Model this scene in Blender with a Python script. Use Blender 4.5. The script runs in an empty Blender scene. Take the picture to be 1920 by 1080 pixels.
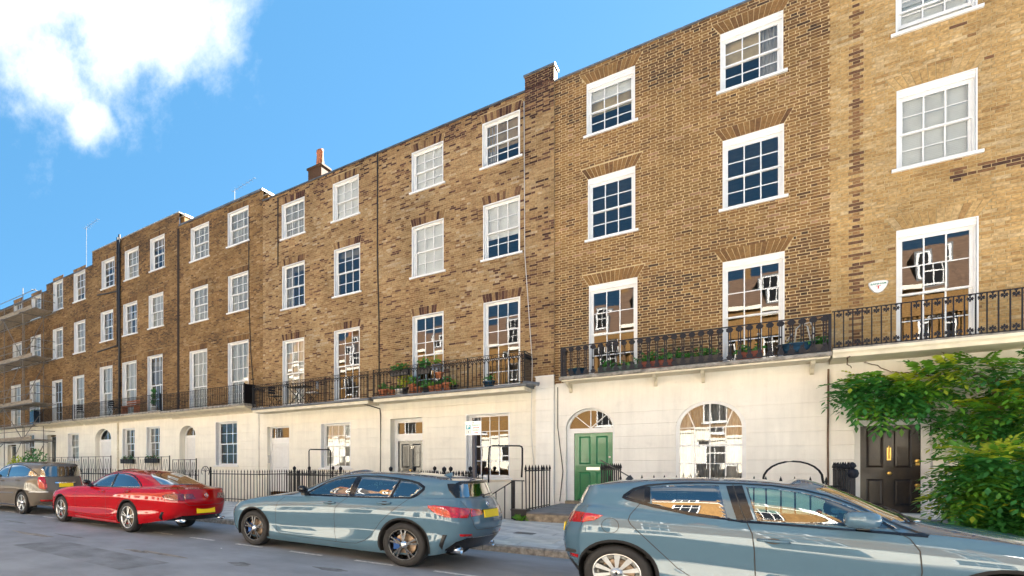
import bpy, bmesh, math, random
import numpy as np
from mathutils import Vector, Matrix, noise
from mathutils.bvhtree import BVHTree
R = math.radians
random.seed(7)
SC = bpy.context.scene
COL = SC.collection

# ------------------------------------------------------------------ camera (survey of the street)
EYE = 1.51
XV, YH, XP, CX = -690.0, 870.0, 1400.0, 316.0       # vanishing points of the terrace in the photograph
FPX = math.sqrt((CX - XV) * (XP - CX))
NPX = math.hypot(XP - CX, FPX)
KX = FPX / (XP - CX)
YAW = math.atan2(XP - CX, FPX)
cam = bpy.data.cameras.new('camera')
cam_o = bpy.data.objects.new('camera', cam)
COL.objects.link(cam_o)
cam_o.location = (0, 0, EYE)
cam_o.rotation_euler = (math.pi / 2, 0, YAW)
cam.sensor_width = 36.0
cam.lens = FPX / 1920 * 36.0
cam.shift_x = (960 - CX) / 1920
cam.shift_y = (YH - 540) / 1920
cam.clip_start = 0.05
cam.clip_end = 3000
SC.camera = cam_o

def at(x, y, Y):
    """a measured point of the photograph on the vertical plane Y, in metres"""
    X = Y * KX * (x - XP) / (x - XV)
    s = (x - XV) * (XP - CX) / (Y * NPX)
    return X, EYE + (YH - y) / s
def atx(x, Y): return at(x, YH, Y)[0]
def view_dir(x, y):
    v = Vector(((x - CX), (YH - y), -FPX))
    return (cam_o.rotation_euler.to_matrix() @ v).normalized()

# ------------------------------------------------------------------ sky and sun
SUN_AZ, SUN_EL = R(20), R(33)          # azimuth measured from +Y (over the roofs) towards +X
sun_dir = Vector((math.sin(SUN_AZ) * math.cos(SUN_EL), math.cos(SUN_AZ) * math.cos(SUN_EL), math.sin(SUN_EL)))
world = bpy.data.worlds.new('World')
SC.world = world
world.use_nodes = True
wn, wl = world.node_tree.nodes, world.node_tree.links
wn.clear()
def wnode(t, **kw):
    n = wn.new(t)
    for k, v in kw.items(): setattr(n, k, v)
    return n
def wmath(op, a, b=None, clamp=False):
    n = wnode('ShaderNodeMath', operation=op, use_clamp=clamp)
    for i, v in enumerate((a, b)):
        if v is None: continue
        if isinstance(v, (int, float)): n.inputs[i].default_value = v
        else: wl.new(v, n.inputs[i])
    return n.outputs[0]
sky = wnode('ShaderNodeTexSky', sky_type='NISHITA', sun_disc=False)
sky.sun_elevation = SUN_EL
sky.sun_rotation = SUN_AZ
sky.altitude = 50; sky.air_density = 1.0; sky.dust_density = 0.3; sky.ozone_density = 3.0
tint = wnode('ShaderNodeMix', data_type='RGBA', blend_type='MULTIPLY')
tint.inputs[0].default_value = 1.0
wl.new(sky.outputs[0], tint.inputs[6])
tint.inputs[7].default_value = (0.28, 0.39, 0.44, 1)
tc = wnode('ShaderNodeTexCoord')
nz = wnode('ShaderNodeTexNoise'); nz.inputs['Scale'].default_value = 8.5; nz.inputs['Detail'].default_value = 12.0; nz.inputs['Roughness'].default_value = 0.62
wl.new(tc.outputs['Generated'], nz.inputs['Vector'])
blobs = [(view_dir(60, -20), 9.2), (view_dir(-260, -120), 12), (view_dir(200, 10), 7.0), (view_dir(95, 140), 3.8), (view_dir(300, 25), 6.0), (view_dir(165, 235), 2.4)]
for az, el, r in ((120, 34, 11), (100, 58, 13), (265, 22, 9), (85, 22, 10), (350, 72, 10), (180, 74, 13), (60, 30, 8), (285, 60, 11), (245, 66, 9), (130, 12, 6), (225, 10, 6)):  # clouds out of view, added as white fill light
    a, e = R(az), R(el)
    blobs.append((Vector((math.sin(a) * math.cos(e), math.cos(a) * math.cos(e), math.sin(e))), r))
best = None
for c, r in blobs:
    d = wnode('ShaderNodeVectorMath', operation='DISTANCE')
    wl.new(tc.outputs['Generated'], d.inputs[0]); d.inputs[1].default_value = c
    v = wmath('SUBTRACT', 1.0, wmath('DIVIDE', d.outputs['Value'], 2 * math.sin(R(r) / 2)))
    best = v if best is None else wmath('MAXIMUM', best, v)
nm = wmath('MULTIPLY', wmath('SUBTRACT', nz.outputs['Fac'], 0.5), 2.6)
cl = wmath('ADD', best, nm)
cf = wnode('ShaderNodeMapRange', interpolation_type='SMOOTHSTEP')
wl.new(cl, cf.inputs[0]); cf.inputs[1].default_value = -0.30; cf.inputs[2].default_value = 0.85
nz2 = wnode('ShaderNodeTexNoise'); nz2.inputs['Scale'].default_value = 11.0; nz2.inputs['Detail'].default_value = 5.0
wl.new(tc.outputs['Generated'], nz2.inputs['Vector'])
ccol = wnode('ShaderNodeMix', data_type='RGBA')
wl.new(nz2.outputs['Fac'], ccol.inputs[0])
CLOUD = 2.9
ccol.inputs[6].default_value = (CLOUD * .52, CLOUD * .60, CLOUD * .68, 1)
ccol.inputs[7].default_value = (CLOUD * 1.1, CLOUD * 1.1, CLOUD * 1.1, 1)
mixc = wnode('ShaderNodeMix', data_type='RGBA')
even = wnode('ShaderNodeMix', data_type='RGBA'); even.inputs[0].default_value = 0.7      # hazeless even summer blue
wl.new(tint.outputs[2], even.inputs[6]); even.inputs[7].default_value = (0.27, .87, 1.58, 1)
wl.new(cf.outputs[0], mixc.inputs[0]); wl.new(even.outputs[2], mixc.inputs[6]); wl.new(ccol.outputs[2], mixc.inputs[7])
bg = wnode('ShaderNodeBackground'); bg.inputs['Strength'].default_value = 0.05
wl.new(mixc.outputs[2], bg.inputs['Color'])
wo = wnode('ShaderNodeOutputWorld'); wl.new(bg.outputs[0], wo.inputs[0])
sun = bpy.data.lights.new('sun', 'SUN'); sun.energy = 5.0; sun.angle = R(0.53); sun.color = (1.0, 0.94, 0.84)
sun_o = bpy.data.objects.new('sun', sun); COL.objects.link(sun_o)
sun_o.rotation_euler = sun_dir.to_track_quat('Z', 'Y').to_euler()
sun_o.location = (20, 60, 40)
SC.view_settings.view_transform = 'Standard'; SC.view_settings.look = 'None'
SC.view_settings.exposure = 3.55; SC.view_settings.gamma = 1.0; SC.view_settings.use_curve_mapping = False
SC.render.engine = 'CYCLES'
SC.cycles.use_denoising = True
SC.cycles.max_bounces = 7; SC.cycles.diffuse_bounces = 4; SC.cycles.glossy_bounces = 4; SC.cycles.transparent_max_bounces = 12; SC.cycles.transmission_bounces = 4
SC.cycles.caustics_reflective = False; SC.cycles.caustics_refractive = False
SC.cycles.sample_clamp_indirect = 6.0

# ------------------------------------------------------------------ materials
def nmat(name):
    m = bpy.data.materials.new(name); m.use_nodes = True
    nt = m.node_tree; nt.nodes.clear()
    return m, nt.nodes, nt.links
def pmat(name, col, rough=0.6, metal=0.0, var=0.12, scale=6.0, bump=0.0, bscale=60.0, spec=0.5, coat=0.0, coat_r=0.03, col2=None, stretch=None, detail=5.0):
    """one Principled material: base colour with noise variation and fine relief"""
    m, n, l = nmat(name)
    b = n.new('ShaderNodeBsdfPrincipled'); o = n.new('ShaderNodeOutputMaterial'); l.new(b.outputs[0], o.inputs[0])
    t = n.new('ShaderNodeTexCoord'); v = t.outputs['Object']
    if stretch:
        mp = n.new('ShaderNodeMapping'); mp.inputs['Scale'].default_value = stretch; l.new(v, mp.inputs[0]); v = mp.outputs[0]
    nz = n.new('ShaderNodeTexNoise'); nz.inputs['Scale'].default_value = scale; nz.inputs['Detail'].default_value = detail; nz.inputs['Roughness'].default_value = 0.6
    l.new(v, nz.inputs['Vector'])
    c2 = col2 or tuple(max(0, c * (1 - var * 1.6)) for c in col)
    r = n.new('ShaderNodeValToRGB'); r.color_ramp.elements[0].position = 0.32; r.color_ramp.elements[1].position = 0.66
    r.color_ramp.elements[0].color = (*c2, 1); r.color_ramp.elements[1].color = (*[min(1, c * (1 + var * .4)) for c in col], 1)
    l.new(nz.outputs['Fac'], r.inputs[0]); l.new(r.outputs[0], b.inputs['Base Color'])
    b.inputs['Roughness'].default_value = rough; b.inputs['Metallic'].default_value = metal
    b.inputs['Specular IOR Level'].default_value = spec; b.inputs['Coat Weight'].default_value = coat; b.inputs['Coat Roughness'].default_value = coat_r
    if bump:
        nb = n.new('ShaderNodeTexNoise'); nb.inputs['Scale'].default_value = bscale; nb.inputs['Detail'].default_value = 4.0
        l.new(v, nb.inputs['Vector'])
        bp = n.new('ShaderNodeBump'); bp.inputs['Strength'].default_value = bump; bp.inputs['Distance'].default_value = 0.01
        l.new(nb.outputs['Fac'], bp.inputs['Height']); l.new(bp.outputs[0], b.inputs['Normal'])
    m['bsdf'] = b.name
    return m
def streaked(name, col, rough):
    """old limewash stucco: patchy repainting, drips and splash dirt near the ground"""
    m = pmat(name, col, rough, var=.05, scale=1.3, bump=.12, bscale=35, detail=8); n, l = m.node_tree.nodes, m.node_tree.links
    b = n[m['bsdf']]; src = b.inputs['Base Color'].links[0].from_socket; g = n.new('ShaderNodeNewGeometry')
    mp = n.new('ShaderNodeMapping'); mp.inputs['Scale'].default_value = (3.2, 3.2, .22); l.new(g.outputs['Position'], mp.inputs[0])
    nz = n.new('ShaderNodeTexNoise'); nz.inputs['Scale'].default_value = 1.6; nz.inputs['Detail'].default_value = 8.0; nz.inputs['Roughness'].default_value = .7; l.new(mp.outputs[0], nz.inputs['Vector'])
    mr = n.new('ShaderNodeMapRange'); l.new(nz.outputs['Fac'], mr.inputs[0]); mr.inputs[1].default_value = .36; mr.inputs[2].default_value = .55; mr.inputs[3].default_value = .93; mr.inputs[4].default_value = 1.0
    n2 = n.new('ShaderNodeTexNoise'); n2.inputs['Scale'].default_value = 4.0; n2.inputs['Detail'].default_value = 9.0; n2.inputs['Roughness'].default_value = .75; l.new(g.outputs['Position'], n2.inputs['Vector'])
    m2 = n.new('ShaderNodeMapRange'); l.new(n2.outputs['Fac'], m2.inputs[0]); m2.inputs[1].default_value = .28; m2.inputs[2].default_value = .45; m2.inputs[3].default_value = .92; m2.inputs[4].default_value = 1.0
    mu = n.new('ShaderNodeMath'); mu.operation = 'MULTIPLY'; l.new(mr.outputs[0], mu.inputs[0]); l.new(m2.outputs[0], mu.inputs[1])
    sc = n.new('ShaderNodeVectorMath'); sc.operation = 'SCALE'; l.new(src, sc.inputs[0]); l.new(mu.outputs[0], sc.inputs['Scale']); l.new(sc.outputs[0], b.inputs['Base Color']); return m
def brick_mat(name, stops, rough=0.88, soot=0.35):
    """brick faces: the 'tone' each brick carries picks its clay, noise speckles it, soot patches stain it"""
    m, n, l = nmat(name)
    b = n.new('ShaderNodeBsdfPrincipled'); o = n.new('ShaderNodeOutputMaterial'); l.new(b.outputs[0], o.inputs[0])
    a = n.new('ShaderNodeAttribute'); a.attribute_name = 'tone'
    r = n.new('ShaderNodeValToRGB'); els = r.color_ramp.elements
    while len(els) < len(stops): els.new(0.5)
    for e, (p, c) in zip(els, stops): e.position = p; e.color = (*c, 1)
    l.new(a.outputs['Fac'], r.inputs[0])
    g = n.new('ShaderNodeNewGeometry')
    nz = n.new('ShaderNodeTexNoise'); nz.inputs['Scale'].default_value = 22.0; nz.inputs['Detail'].default_value = 6.0
    l.new(g.outputs['Position'], nz.inputs['Vector'])
    mr = n.new('ShaderNodeMapRange'); l.new(nz.outputs['Fac'], mr.inputs[0]); mr.inputs[1].default_value = .25; mr.inputs[2].default_value = .75; mr.inputs[3].default_value = .62; mr.inputs[4].default_value = 1.3
    nz2 = n.new('ShaderNodeTexNoise'); nz2.inputs['Scale'].default_value = .55; nz2.inputs['Detail'].default_value = 7.0; nz2.inputs['Roughness'].default_value = .65
    l.new(g.outputs['Position'], nz2.inputs['Vector'])
    mr2 = n.new('ShaderNodeMapRange'); l.new(nz2.outputs['Fac'], mr2.inputs[0]); mr2.inputs[1].default_value = .38; mr2.inputs[2].default_value = .62; mr2.inputs[3].default_value = 1 - soot; mr2.inputs[4].default_value = 1.08
    mu = n.new('ShaderNodeMath'); mu.operation = 'MULTIPLY'; l.new(mr.outputs[0], mu.inputs[0]); l.new(mr2.outputs[0], mu.inputs[1])
    mx = n.new('ShaderNodeVectorMath'); mx.operation = 'SCALE'; l.new(r.outputs[0], mx.inputs[0]); l.new(mu.outputs[0], mx.inputs['Scale'])
    l.new(mx.outputs[0], b.inputs['Base Color']); b.inputs['Roughness'].default_value = rough; b.inputs['Specular IOR Level'].default_value = .25
    bp = n.new('ShaderNodeBump'); bp.inputs['Strength'].default_value = .5; bp.inputs['Distance'].default_value = .006
    nb = n.new('ShaderNodeTexNoise'); nb.inputs['Scale'].default_value = 70.0; l.new(g.outputs['Position'], nb.inputs['Vector'])
    l.new(nb.outputs['Fac'], bp.inputs['Height']); l.new(bp.outputs[0], b.inputs['Normal'])
    return m
def glass_mat(name, tint=(.9, .95, .95), trans=1.0, boost=1.0, base=.02, ior=1.5, wobble=0.0, dark=(.01, .012, .014)):
    """a pane: Fresnel mirror over a tinted see-through body"""
    m, n, l = nmat(name)
    o = n.new('ShaderNodeOutputMaterial')
    tr = n.new('ShaderNodeBsdfTransparent'); tr.inputs[0].default_value = (*tint, 1)
    body = tr.outputs[0]
    if trans < 1:
        df = n.new('ShaderNodeBsdfDiffuse'); df.inputs[0].default_value = (*dark, 1)
        mb = n.new('ShaderNodeMixShader'); mb.inputs[0].default_value = trans; l.new(df.outputs[0], mb.inputs[1]); l.new(body, mb.inputs[2]); body = mb.outputs[0]
    gl = n.new('ShaderNodeBsdfGlossy'); gl.inputs['Roughness'].default_value = 0.0; gl.inputs[0].default_value = (1, 1, 1, 1)
    fr = n.new('ShaderNodeFresnel'); fr.inputs['IOR'].default_value = ior
    ma = n.new('ShaderNodeMath'); ma.operation = 'MULTIPLY_ADD'; ma.use_clamp = True
    l.new(fr.outputs[0], ma.inputs[0]); ma.inputs[1].default_value = boost; ma.inputs[2].default_value = base
    if wobble:
        tcn = n.new('ShaderNodeTexCoord'); nb = n.new('ShaderNodeTexNoise'); nb.inputs['Scale'].default_value = 2.2; nb.inputs['Detail'].default_value = 1.0
        g = n.new('ShaderNodeNewGeometry'); l.new(g.outputs['Position'], nb.inputs['Vector'])
        bp = n.new('ShaderNodeBump'); bp.inputs['Strength'].default_value = wobble; bp.inputs['Distance'].default_value = .05
        l.new(nb.outputs['Fac'], bp.inputs['Height']); l.new(bp.outputs[0], gl.inputs['Normal']); l.new(bp.outputs[0], fr.inputs['Normal'])
    mx = n.new('ShaderNodeMixShader'); l.new(ma.outputs[0], mx.inputs[0]); l.new(body, mx.inputs[1]); l.new(gl.outputs[0], mx.inputs[2])
    l.new(mx.outputs[0], o.inputs[0])
    return m
def paint_mat(name, col, metal=.3, rough=.35, coat=1.0):
    """car paint outside, dark trim on the inner face of the shell"""
    m, n, l = nmat(name)
    o = n.new('ShaderNodeOutputMaterial'); b = n.new('ShaderNodeBsdfPrincipled')
    g = n.new('ShaderNodeNewGeometry')
    nz = n.new('ShaderNodeTexNoise'); nz.inputs['Scale'].default_value = 900.0; l.new(g.outputs['Position'], nz.inputs['Vector'])
    mr = n.new('ShaderNodeMapRange'); l.new(nz.outputs['Fac'], mr.inputs[0]); mr.inputs[3].default_value = .8; mr.inputs[4].default_value = 1.2
    rgb = n.new('ShaderNodeVectorMath'); rgb.operation = 'SCALE'; rgb.inputs[0].default_value = col; l.new(mr.outputs[0], rgb.inputs['Scale'])
    l.new(rgb.outputs[0], b.inputs['Base Color'])
    b.inputs['Metallic'].default_value = metal; b.inputs['Roughness'].default_value = rough; b.inputs['Specular IOR Level'].default_value = .0
    b.inputs['Coat Weight'].default_value = coat; b.inputs['Coat Roughness'].default_value = .012; b.inputs['Coat IOR'].default_value = 1.5
    d = n.new('ShaderNodeBsdfDiffuse'); d.inputs[0].default_value = (.03, .03, .032, 1)
    mx = n.new('ShaderNodeMixShader'); l.new(g.outputs['Backfacing'], mx.inputs[0]); l.new(b.outputs[0], mx.inputs[1]); l.new(d.outputs[0], mx.inputs[2])
    l.new(mx.outputs[0], o.inputs[0])
    return m

M = {}
M['brick_dark'] = brick_mat('brown stock brick', [(0, (0.075, 0.043, 0.027)), (.22, (0.150, 0.083, 0.040)), (.5, (0.252, 0.141, 0.057)), (.8, (0.318, 0.193, 0.084)), (1, (0.363, 0.244, 0.130))], soot=.32)
M['brick_mot'] = brick_mat('mottled stock brick', [(0, (0.057, 0.027, 0.023)), (.16, (0.123, 0.060, 0.043)), (.26, (0.253, 0.146, 0.071)), (.6, (0.351, 0.225, 0.108)), (.85, (0.409, 0.283, 0.150)), (1, (0.458, 0.354, 0.237))], soot=.30)
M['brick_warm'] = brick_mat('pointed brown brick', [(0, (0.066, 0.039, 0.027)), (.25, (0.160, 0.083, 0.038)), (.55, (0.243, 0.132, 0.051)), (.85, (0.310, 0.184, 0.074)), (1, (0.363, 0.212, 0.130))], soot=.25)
M['brick_pale'] = brick_mat('pale yellow stock brick', [(0, (0.081, 0.044, 0.034)), (.1, (0.219, 0.112, 0.057)), (.3, (0.390, 0.239, 0.095)), (.65, (0.486, 0.317, 0.134)), (1, (0.541, 0.400, 0.225))], soot=.24)
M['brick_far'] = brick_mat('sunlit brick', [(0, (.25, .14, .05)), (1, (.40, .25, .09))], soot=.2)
M['mortar_dark'] = pmat('grey brown mortar', (.30, .22, .12), .95, var=.3, scale=3)
M['mortar_mot'] = pmat('tan mortar', (.44, .32, .17), .95, var=.25, scale=3)
M['mortar_warm'] = pmat('pale pointing', (.62, .48, .27), .95, var=.2, scale=3)
M['mortar_pale'] = pmat('yellowish mortar', (.47, .36, .19), .95, var=.22, scale=3)
M['stucco'] = streaked('cream stucco', (.88, .835, .72), .7)
M['stucco2'] = streaked('pinkish white stucco', (.88, .845, .77), .7)
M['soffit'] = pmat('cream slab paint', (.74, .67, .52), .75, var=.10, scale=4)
M['white'] = pmat('white gloss paint', (.82, .82, .81), .38, var=.04, scale=5)
M['blind'] = pmat('white blind cloth', (.85, .85, .83), .85, var=.05, scale=3)
M['net'] = pmat('net curtain', (.55, .55, .53), .9, var=.15, scale=9, stretch=(6, 6, .6))
M['net_grey'] = pmat('grey net curtain', (.26, .26, .265), .9, var=.25, scale=9, stretch=(6, 6, .6))
M['curtain'] = pmat('pale curtain', (.46, .44, .42), .9, var=.2, scale=9, stretch=(6, 6, .6))
M['iron'] = pmat('black iron paint', (.008, .009, .012), .5, var=.3, scale=20, spec=.25)
M['iron_blue'] = pmat('blue black iron paint', (.007, .009, .018), .5, var=.3, scale=20, spec=.25)
M['lead'] = pmat('grey lead flashing', (.13, .14, .155), .5, var=.3, scale=5)
M['slab_edge'] = pmat('weathered stone edge', (.33, .30, .26), .85, var=.4, scale=9, bump=.3)
M['roof'] = pmat('slate roof', (.08, .085, .095), .6, var=.3, scale=4)
M['lead_white'] = pmat('pale flashing', (.62, .63, .64), .6, var=.2, scale=4)
M['glass'] = glass_mat('old window glass', (.93, .96, .95), boost=1.5, base=.03, wobble=.009)
M['glass_far'] = glass_mat('window glass', (.93, .96, .95), boost=1.7, base=.035)
M['interior'] = pmat('unlit room plaster', (.22, .20, .17), .9)
M['asphalt'] = pmat('asphalt', (.26, .27, .288), .9, var=.17, scale=1.1, bump=.35, bscale=160, spec=.4, detail=9)
M['paving'] = pmat('york stone flag', (.60, .58, .54), .85, var=.22, scale=2.2, bump=.2, bscale=70)
M['paving_b'] = pmat('grey york stone flag', (.53, .52, .50), .85, var=.22, scale=2.2, bump=.2, bscale=70)
M['paving_c'] = pmat('buff york stone flag', (.64, .60, .53), .85, var=.22, scale=2.2, bump=.2, bscale=70)
M['joint'] = pmat('sandy joint', (.12, .105, .085), .95)
M['kerb'] = pmat('granite kerb', (.38, .33, .28), .8, var=.35, scale=14, bump=.2)
M['stepstone'] = pmat('worn step stone', (.20, .20, .205), .8, var=.25, scale=3, bump=.2)
M['stepedge'] = pmat('buff step edge', (.42, .33, .22), .85, var=.35, scale=8)
M['linepaint'] = pmat('worn road paint', (.66, .66, .64), .7, var=.30, scale=16)
M['green'] = pmat('green gloss paint', (.003, .17, .05), .28, var=.1, scale=3, coat=.25)
M['black_door'] = pmat('weathered black door paint', (.010, .009, .012), .30, spec=.3, var=.2, scale=5, coat=.08, col2=(.035, .025, .018), stretch=(1, 1, .45))
M['black_gloss'] = pmat('black gloss paint', (.012, .012, .014), .2, coat=.5)
M['white_door'] = pmat('white door paint', (.74, .74, .73), .4, var=.04)
M['brass'] = pmat('brass', (.62, .42, .13), .3, metal=1.0, var=.2)
M['steel'] = pmat('brushed steel', (.62, .62, .60), .3, metal=1.0, var=.1)
M['terracotta'] = pmat('terracotta', (.44, .15, .065), .8, var=.25, scale=12)
M['bluepot'] = pmat('blue glazed pot', (.02, .065, .13), .25, var=.3, scale=10, coat=.4)
M['greentrough'] = pmat('green trough', (.02, .075, .06), .5)
M['redtrough'] = pmat('rust red trough', (.20, .045, .025), .7)
M['soil'] = pmat('potting soil', (.03, .02, .015), .95)
M['wood'] = pmat('weathered wood', (.26, .19, .125), .8, var=.35, scale=8, stretch=(1, 1, 6))
M['plank'] = pmat('scaffold board', (.34, .265, .185), .85, var=.35, scale=6, stretch=(.5, 5, 5))
M['galv'] = pmat('galvanised tube', (.20, .18, .16), .6, metal=.2, var=.3, scale=9)
M['wire'] = pmat('pale wire', (.62, .60, .57), .5)
M['cable'] = pmat('black cable', (.02, .02, .02), .7)
M['pipe'] = pmat('black cast pipe', (.025, .024, .026), .5)
def leaf_mat(name, col):
    m = pmat(name, col, .42, var=.3, scale=8); n, l = m.node_tree.nodes, m.node_tree.links
    b = n[m['bsdf']]; o = [x for x in n if x.type == 'OUTPUT_MATERIAL'][0]; r = b.inputs['Base Color'].links[0].from_socket
    t = n.new('ShaderNodeBsdfTranslucent'); l.new(r, t.inputs[0]); x = n.new('ShaderNodeMixShader'); x.inputs[0].default_value = .38
    l.new(b.outputs[0], x.inputs[1]); l.new(t.outputs[0], x.inputs[2]); l.new(x.outputs[0], o.inputs[0]); return m
M['leaf_a'] = leaf_mat('wisteria leaf', (.15, .37, .03)); M['leaf_b'] = leaf_mat('deep green leaf', (.06, .25, .045)); M['leaf_c'] = leaf_mat('young yellow leaf', (.46, .54, .035))
M['bark'] = pmat('grey brown bark', (.20, .13, .085), .9, var=.4, scale=14, bump=.6, stretch=(1, 1, .3))
M['flower_red'] = pmat('red petals', (.50, .02, .03), .6)
M['flower_or'] = pmat('orange petals', (.60, .22, .03), .6)
M['flower_ye'] = pmat('yellow petals', (.60, .45, .05), .6)
M['tyre'] = pmat('tyre rubber', (.016, .015, .016), .75, var=.2, bump=.2)
M['black_plastic'] = pmat('black plastic', (.012, .012, .014), .45)
M['gloss_black'] = pmat('gloss black trim', (.008, .008, .010), .22, spec=.4)
M['rim_black'] = pmat('black alloy', (.012, .012, .013), .15, coat=.8)
M['rim_silver'] = pmat('machined alloy', (.60, .60, .60), .28, metal=.85)
M['chrome'] = pmat('chrome', (.75, .75, .76), .08, metal=1.0, var=.02)
M['disc'] = pmat('brake disc', (.35, .25, .18), .4, metal=.8, var=.4, scale=20)
M['plate_y'] = pmat('yellow number plate', (.85, .60, .005), .45, var=.01)
M['seat'] = pmat('dark seat cloth', (.028, .028, .03), .85)
M['belly'] = pmat('underbody', (.012, .012, .012), .9)
M['lamp_red'] = pmat('red lamp lens', (.42, .006, .010), .08, var=.35, scale=30, coat=1.0)
M['lamp_clear'] = pmat('clear lamp lens', (.62, .66, .70), .06, var=.3, scale=30, coat=1.0)
M['lamp_pink'] = pmat('pale red lamp lens', (.60, .18, .18), .08, var=.35, scale=40, coat=1.0)
M['badge_blue'] = pmat('blue enamel', (.02, .09, .35), .2)
M['sign_white'] = pmat('white sign face', (.80, .80, .80), .4, var=.02)
M['sign_blue'] = pmat('parking blue green', (.01, .27, .36), .4, var=.02)
M['ink_red'] = pmat('red print', (.55, .03, .03), .5)
M['ink_teal'] = pmat('green print', (.02, .24, .18), .5)
M['ink_dark'] = pmat('dark print', (.04, .05, .05), .5)
M['paint_a'] = paint_mat('blue grey paint', (.075, .135, .188), .0, .5)
M['paint_b'] = paint_mat('steel blue paint', (.078, .140, .195), .0, .5)
M['paint_r'] = paint_mat('red paint', (.30, .001, .003), .0, .5)
M['paint_g'] = paint_mat('taupe grey paint', (.115, .098, .080), .0, .5)
M['paint_k'] = paint_mat('black paint', (.012, .012, .014), .1, .35)
M['car_glass'] = glass_mat('car side glass', (.42, .70, .68), boost=2.6, base=.05, ior=1.52)
M['car_glass_d'] = glass_mat('tinted car glass', (.10, .13, .14), boost=3.2, base=.07, ior=1.52)
# ------------------------------------------------------------------ mesh helpers
class MB:
    """collects boxes, bars, tubes and lathes; build() links them as ONE mesh object"""
    def __init__(s): s.v = []; s.f = []; s.m = []; s.mi = 0
    def add(s, vs, fs):
        o = len(s.v); s.v += [tuple(p) for p in vs]
        for f in fs: s.f.append(tuple(i + o for i in f)); s.m.append(s.mi)
    def box(s, x0, x1, y0, y1, z0, z1, skip=''):
        v = [(x, y, z) for z in (z0, z1) for y in (y0, y1) for x in (x0, x1)]
        F = {'b': (0, 2, 3, 1), 't': (4, 5, 7, 6), 'f': (0, 1, 5, 4), 'k': (2, 6, 7, 3), 'l': (0, 4, 6, 2), 'r': (1, 3, 7, 5)}
        s.add(v, [F[k] for k in F if k not in skip])
    def quad(s, a, b, c, d): s.add([a, b, c, d], [(0, 1, 2, 3)])
    def tube(s, path, r, n=6, cap=True, r1=None):
        path = [Vector(p) for p in path]; k = len(path); rings = []
        t0 = (path[1] - path[0]).normalized()
        up = Vector((0, 0, 1)) if abs(t0.z) < .9 else Vector((1, 0, 0))
        for i, p in enumerate(path):
            t = (path[min(i + 1, k - 1)] - path[max(i - 1, 0)]).normalized()
            a = t.cross(up)
            if a.length < 1e-4: a = t.cross(Vector((0, 1, 0)))
            a.normalize(); b = a.cross(t).normalized()
            rr = r if r1 is None else r + (r1 - r) * i / (k - 1)
            rings.append([p + a * rr * math.cos(2 * math.pi * j / n) + b * rr * math.sin(2 * math.pi * j / n) for j in range(n)])
        vs = [q for ring in rings for q in ring]; fs = []
        for i in range(k - 1):
            for j in range(n):
                fs.append((i * n + j, (i + 1) * n + j, (i + 1) * n + (j + 1) % n, i * n + (j + 1) % n))
        if cap: fs.append(tuple(range(n))); fs.append(tuple(range((k - 1) * n + n - 1, (k - 1) * n - 1, -1)))
        s.add(vs, fs)
    def lathe(s, prof, c=(0, 0, 0), n=16, axis='z'):
        """prof: (radius, height) pairs"""
        vs = []; fs = []
        for r, h in prof:
            for j in range(n):
                a = 2 * math.pi * j / n; p = (r * math.cos(a), r * math.sin(a), h)
                if axis == 'y': p = (p[0], h, p[1])
                if axis == 'x': p = (h, p[0], p[1])
                vs.append((p[0] + c[0], p[1] + c[1], p[2] + c[2]))
        for i in range(len(prof) - 1):
            for j in range(n): fs.append((i * n + j, i * n + (j + 1) % n, (i + 1) * n + (j + 1) % n, (i + 1) * n + j))
        s.add(vs, fs)
    def prism(s, poly, a0, a1, axis='y'):
        """poly in the plane across axis, extruded from a0 to a1"""
        n = len(poly)
        def P(u, w, h): return (u, h, w) if axis == 'y' else ((h, u, w) if axis == 'x' else (u, w, h))
        vs = [P(u, w, a0) for u, w in poly] + [P(u, w, a1) for u, w in poly]
        fs = [tuple(range(n)), tuple(range(2 * n - 1, n - 1, -1))] + [(i, i + n, (i + 1) % n + n, (i + 1) % n) for i in range(n)]
        s.add(vs, fs)
    def mesh(s, name, mats, smooth=False):
        me = bpy.data.meshes.new(name); me.from_pydata(s.v, [], s.f)
        for m in (mats if isinstance(mats, (list, tuple)) else [mats]): me.materials.append(m)
        if any(s.m): me.polygons.foreach_set('material_index', s.m)
        if smooth: me.polygons.foreach_set('use_smooth', [True] * len(s.f))
        me.update()
        return me
    def build(s, name, mats, parent=None, smooth=False):
        return link(name, s.mesh(name, mats, smooth), parent)
def link(name, me, parent=None, loc=None, rot=None):
    o = bpy.data.objects.new(name, me); COL.objects.link(o)
    if loc is not None: o.location = loc
    if rot is not None: o.rotation_euler = rot
    if parent is not None: attach(o, parent)
    return o
WM = {}
def wmat_of(o): return WM.get(o.name, Matrix.Identity(4))
def attach(o, p):
    """parent o to p, keeping o where it was modelled in the street"""
    o.parent = p; o.matrix_parent_inverse = wmat_of(p).inverted()
    WM[o.name] = o.matrix_basis.copy()
def thing(name, label, cat, loc=(0, 0, 0), rz=0.0, group=None):
    o = bpy.data.objects.new(name, None); COL.objects.link(o); o.empty_display_size = .3
    o.location = loc; o.rotation_euler = (0, 0, rz)
    WM[o.name] = Matrix.Translation(Vector(loc)) @ Matrix.Rotation(rz, 4, 'Z')
    return tag(o, label, cat, group)
def tag(o, label=None, cat=None, group=None, kind=None):
    if label: o['label'] = label
    if cat: o['category'] = cat
    if group: o['group'] = group
    if kind: o['kind'] = kind
    return o
def local(o, p):
    """child whose mesh is already in p's own frame"""
    o.parent = p; return o
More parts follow.
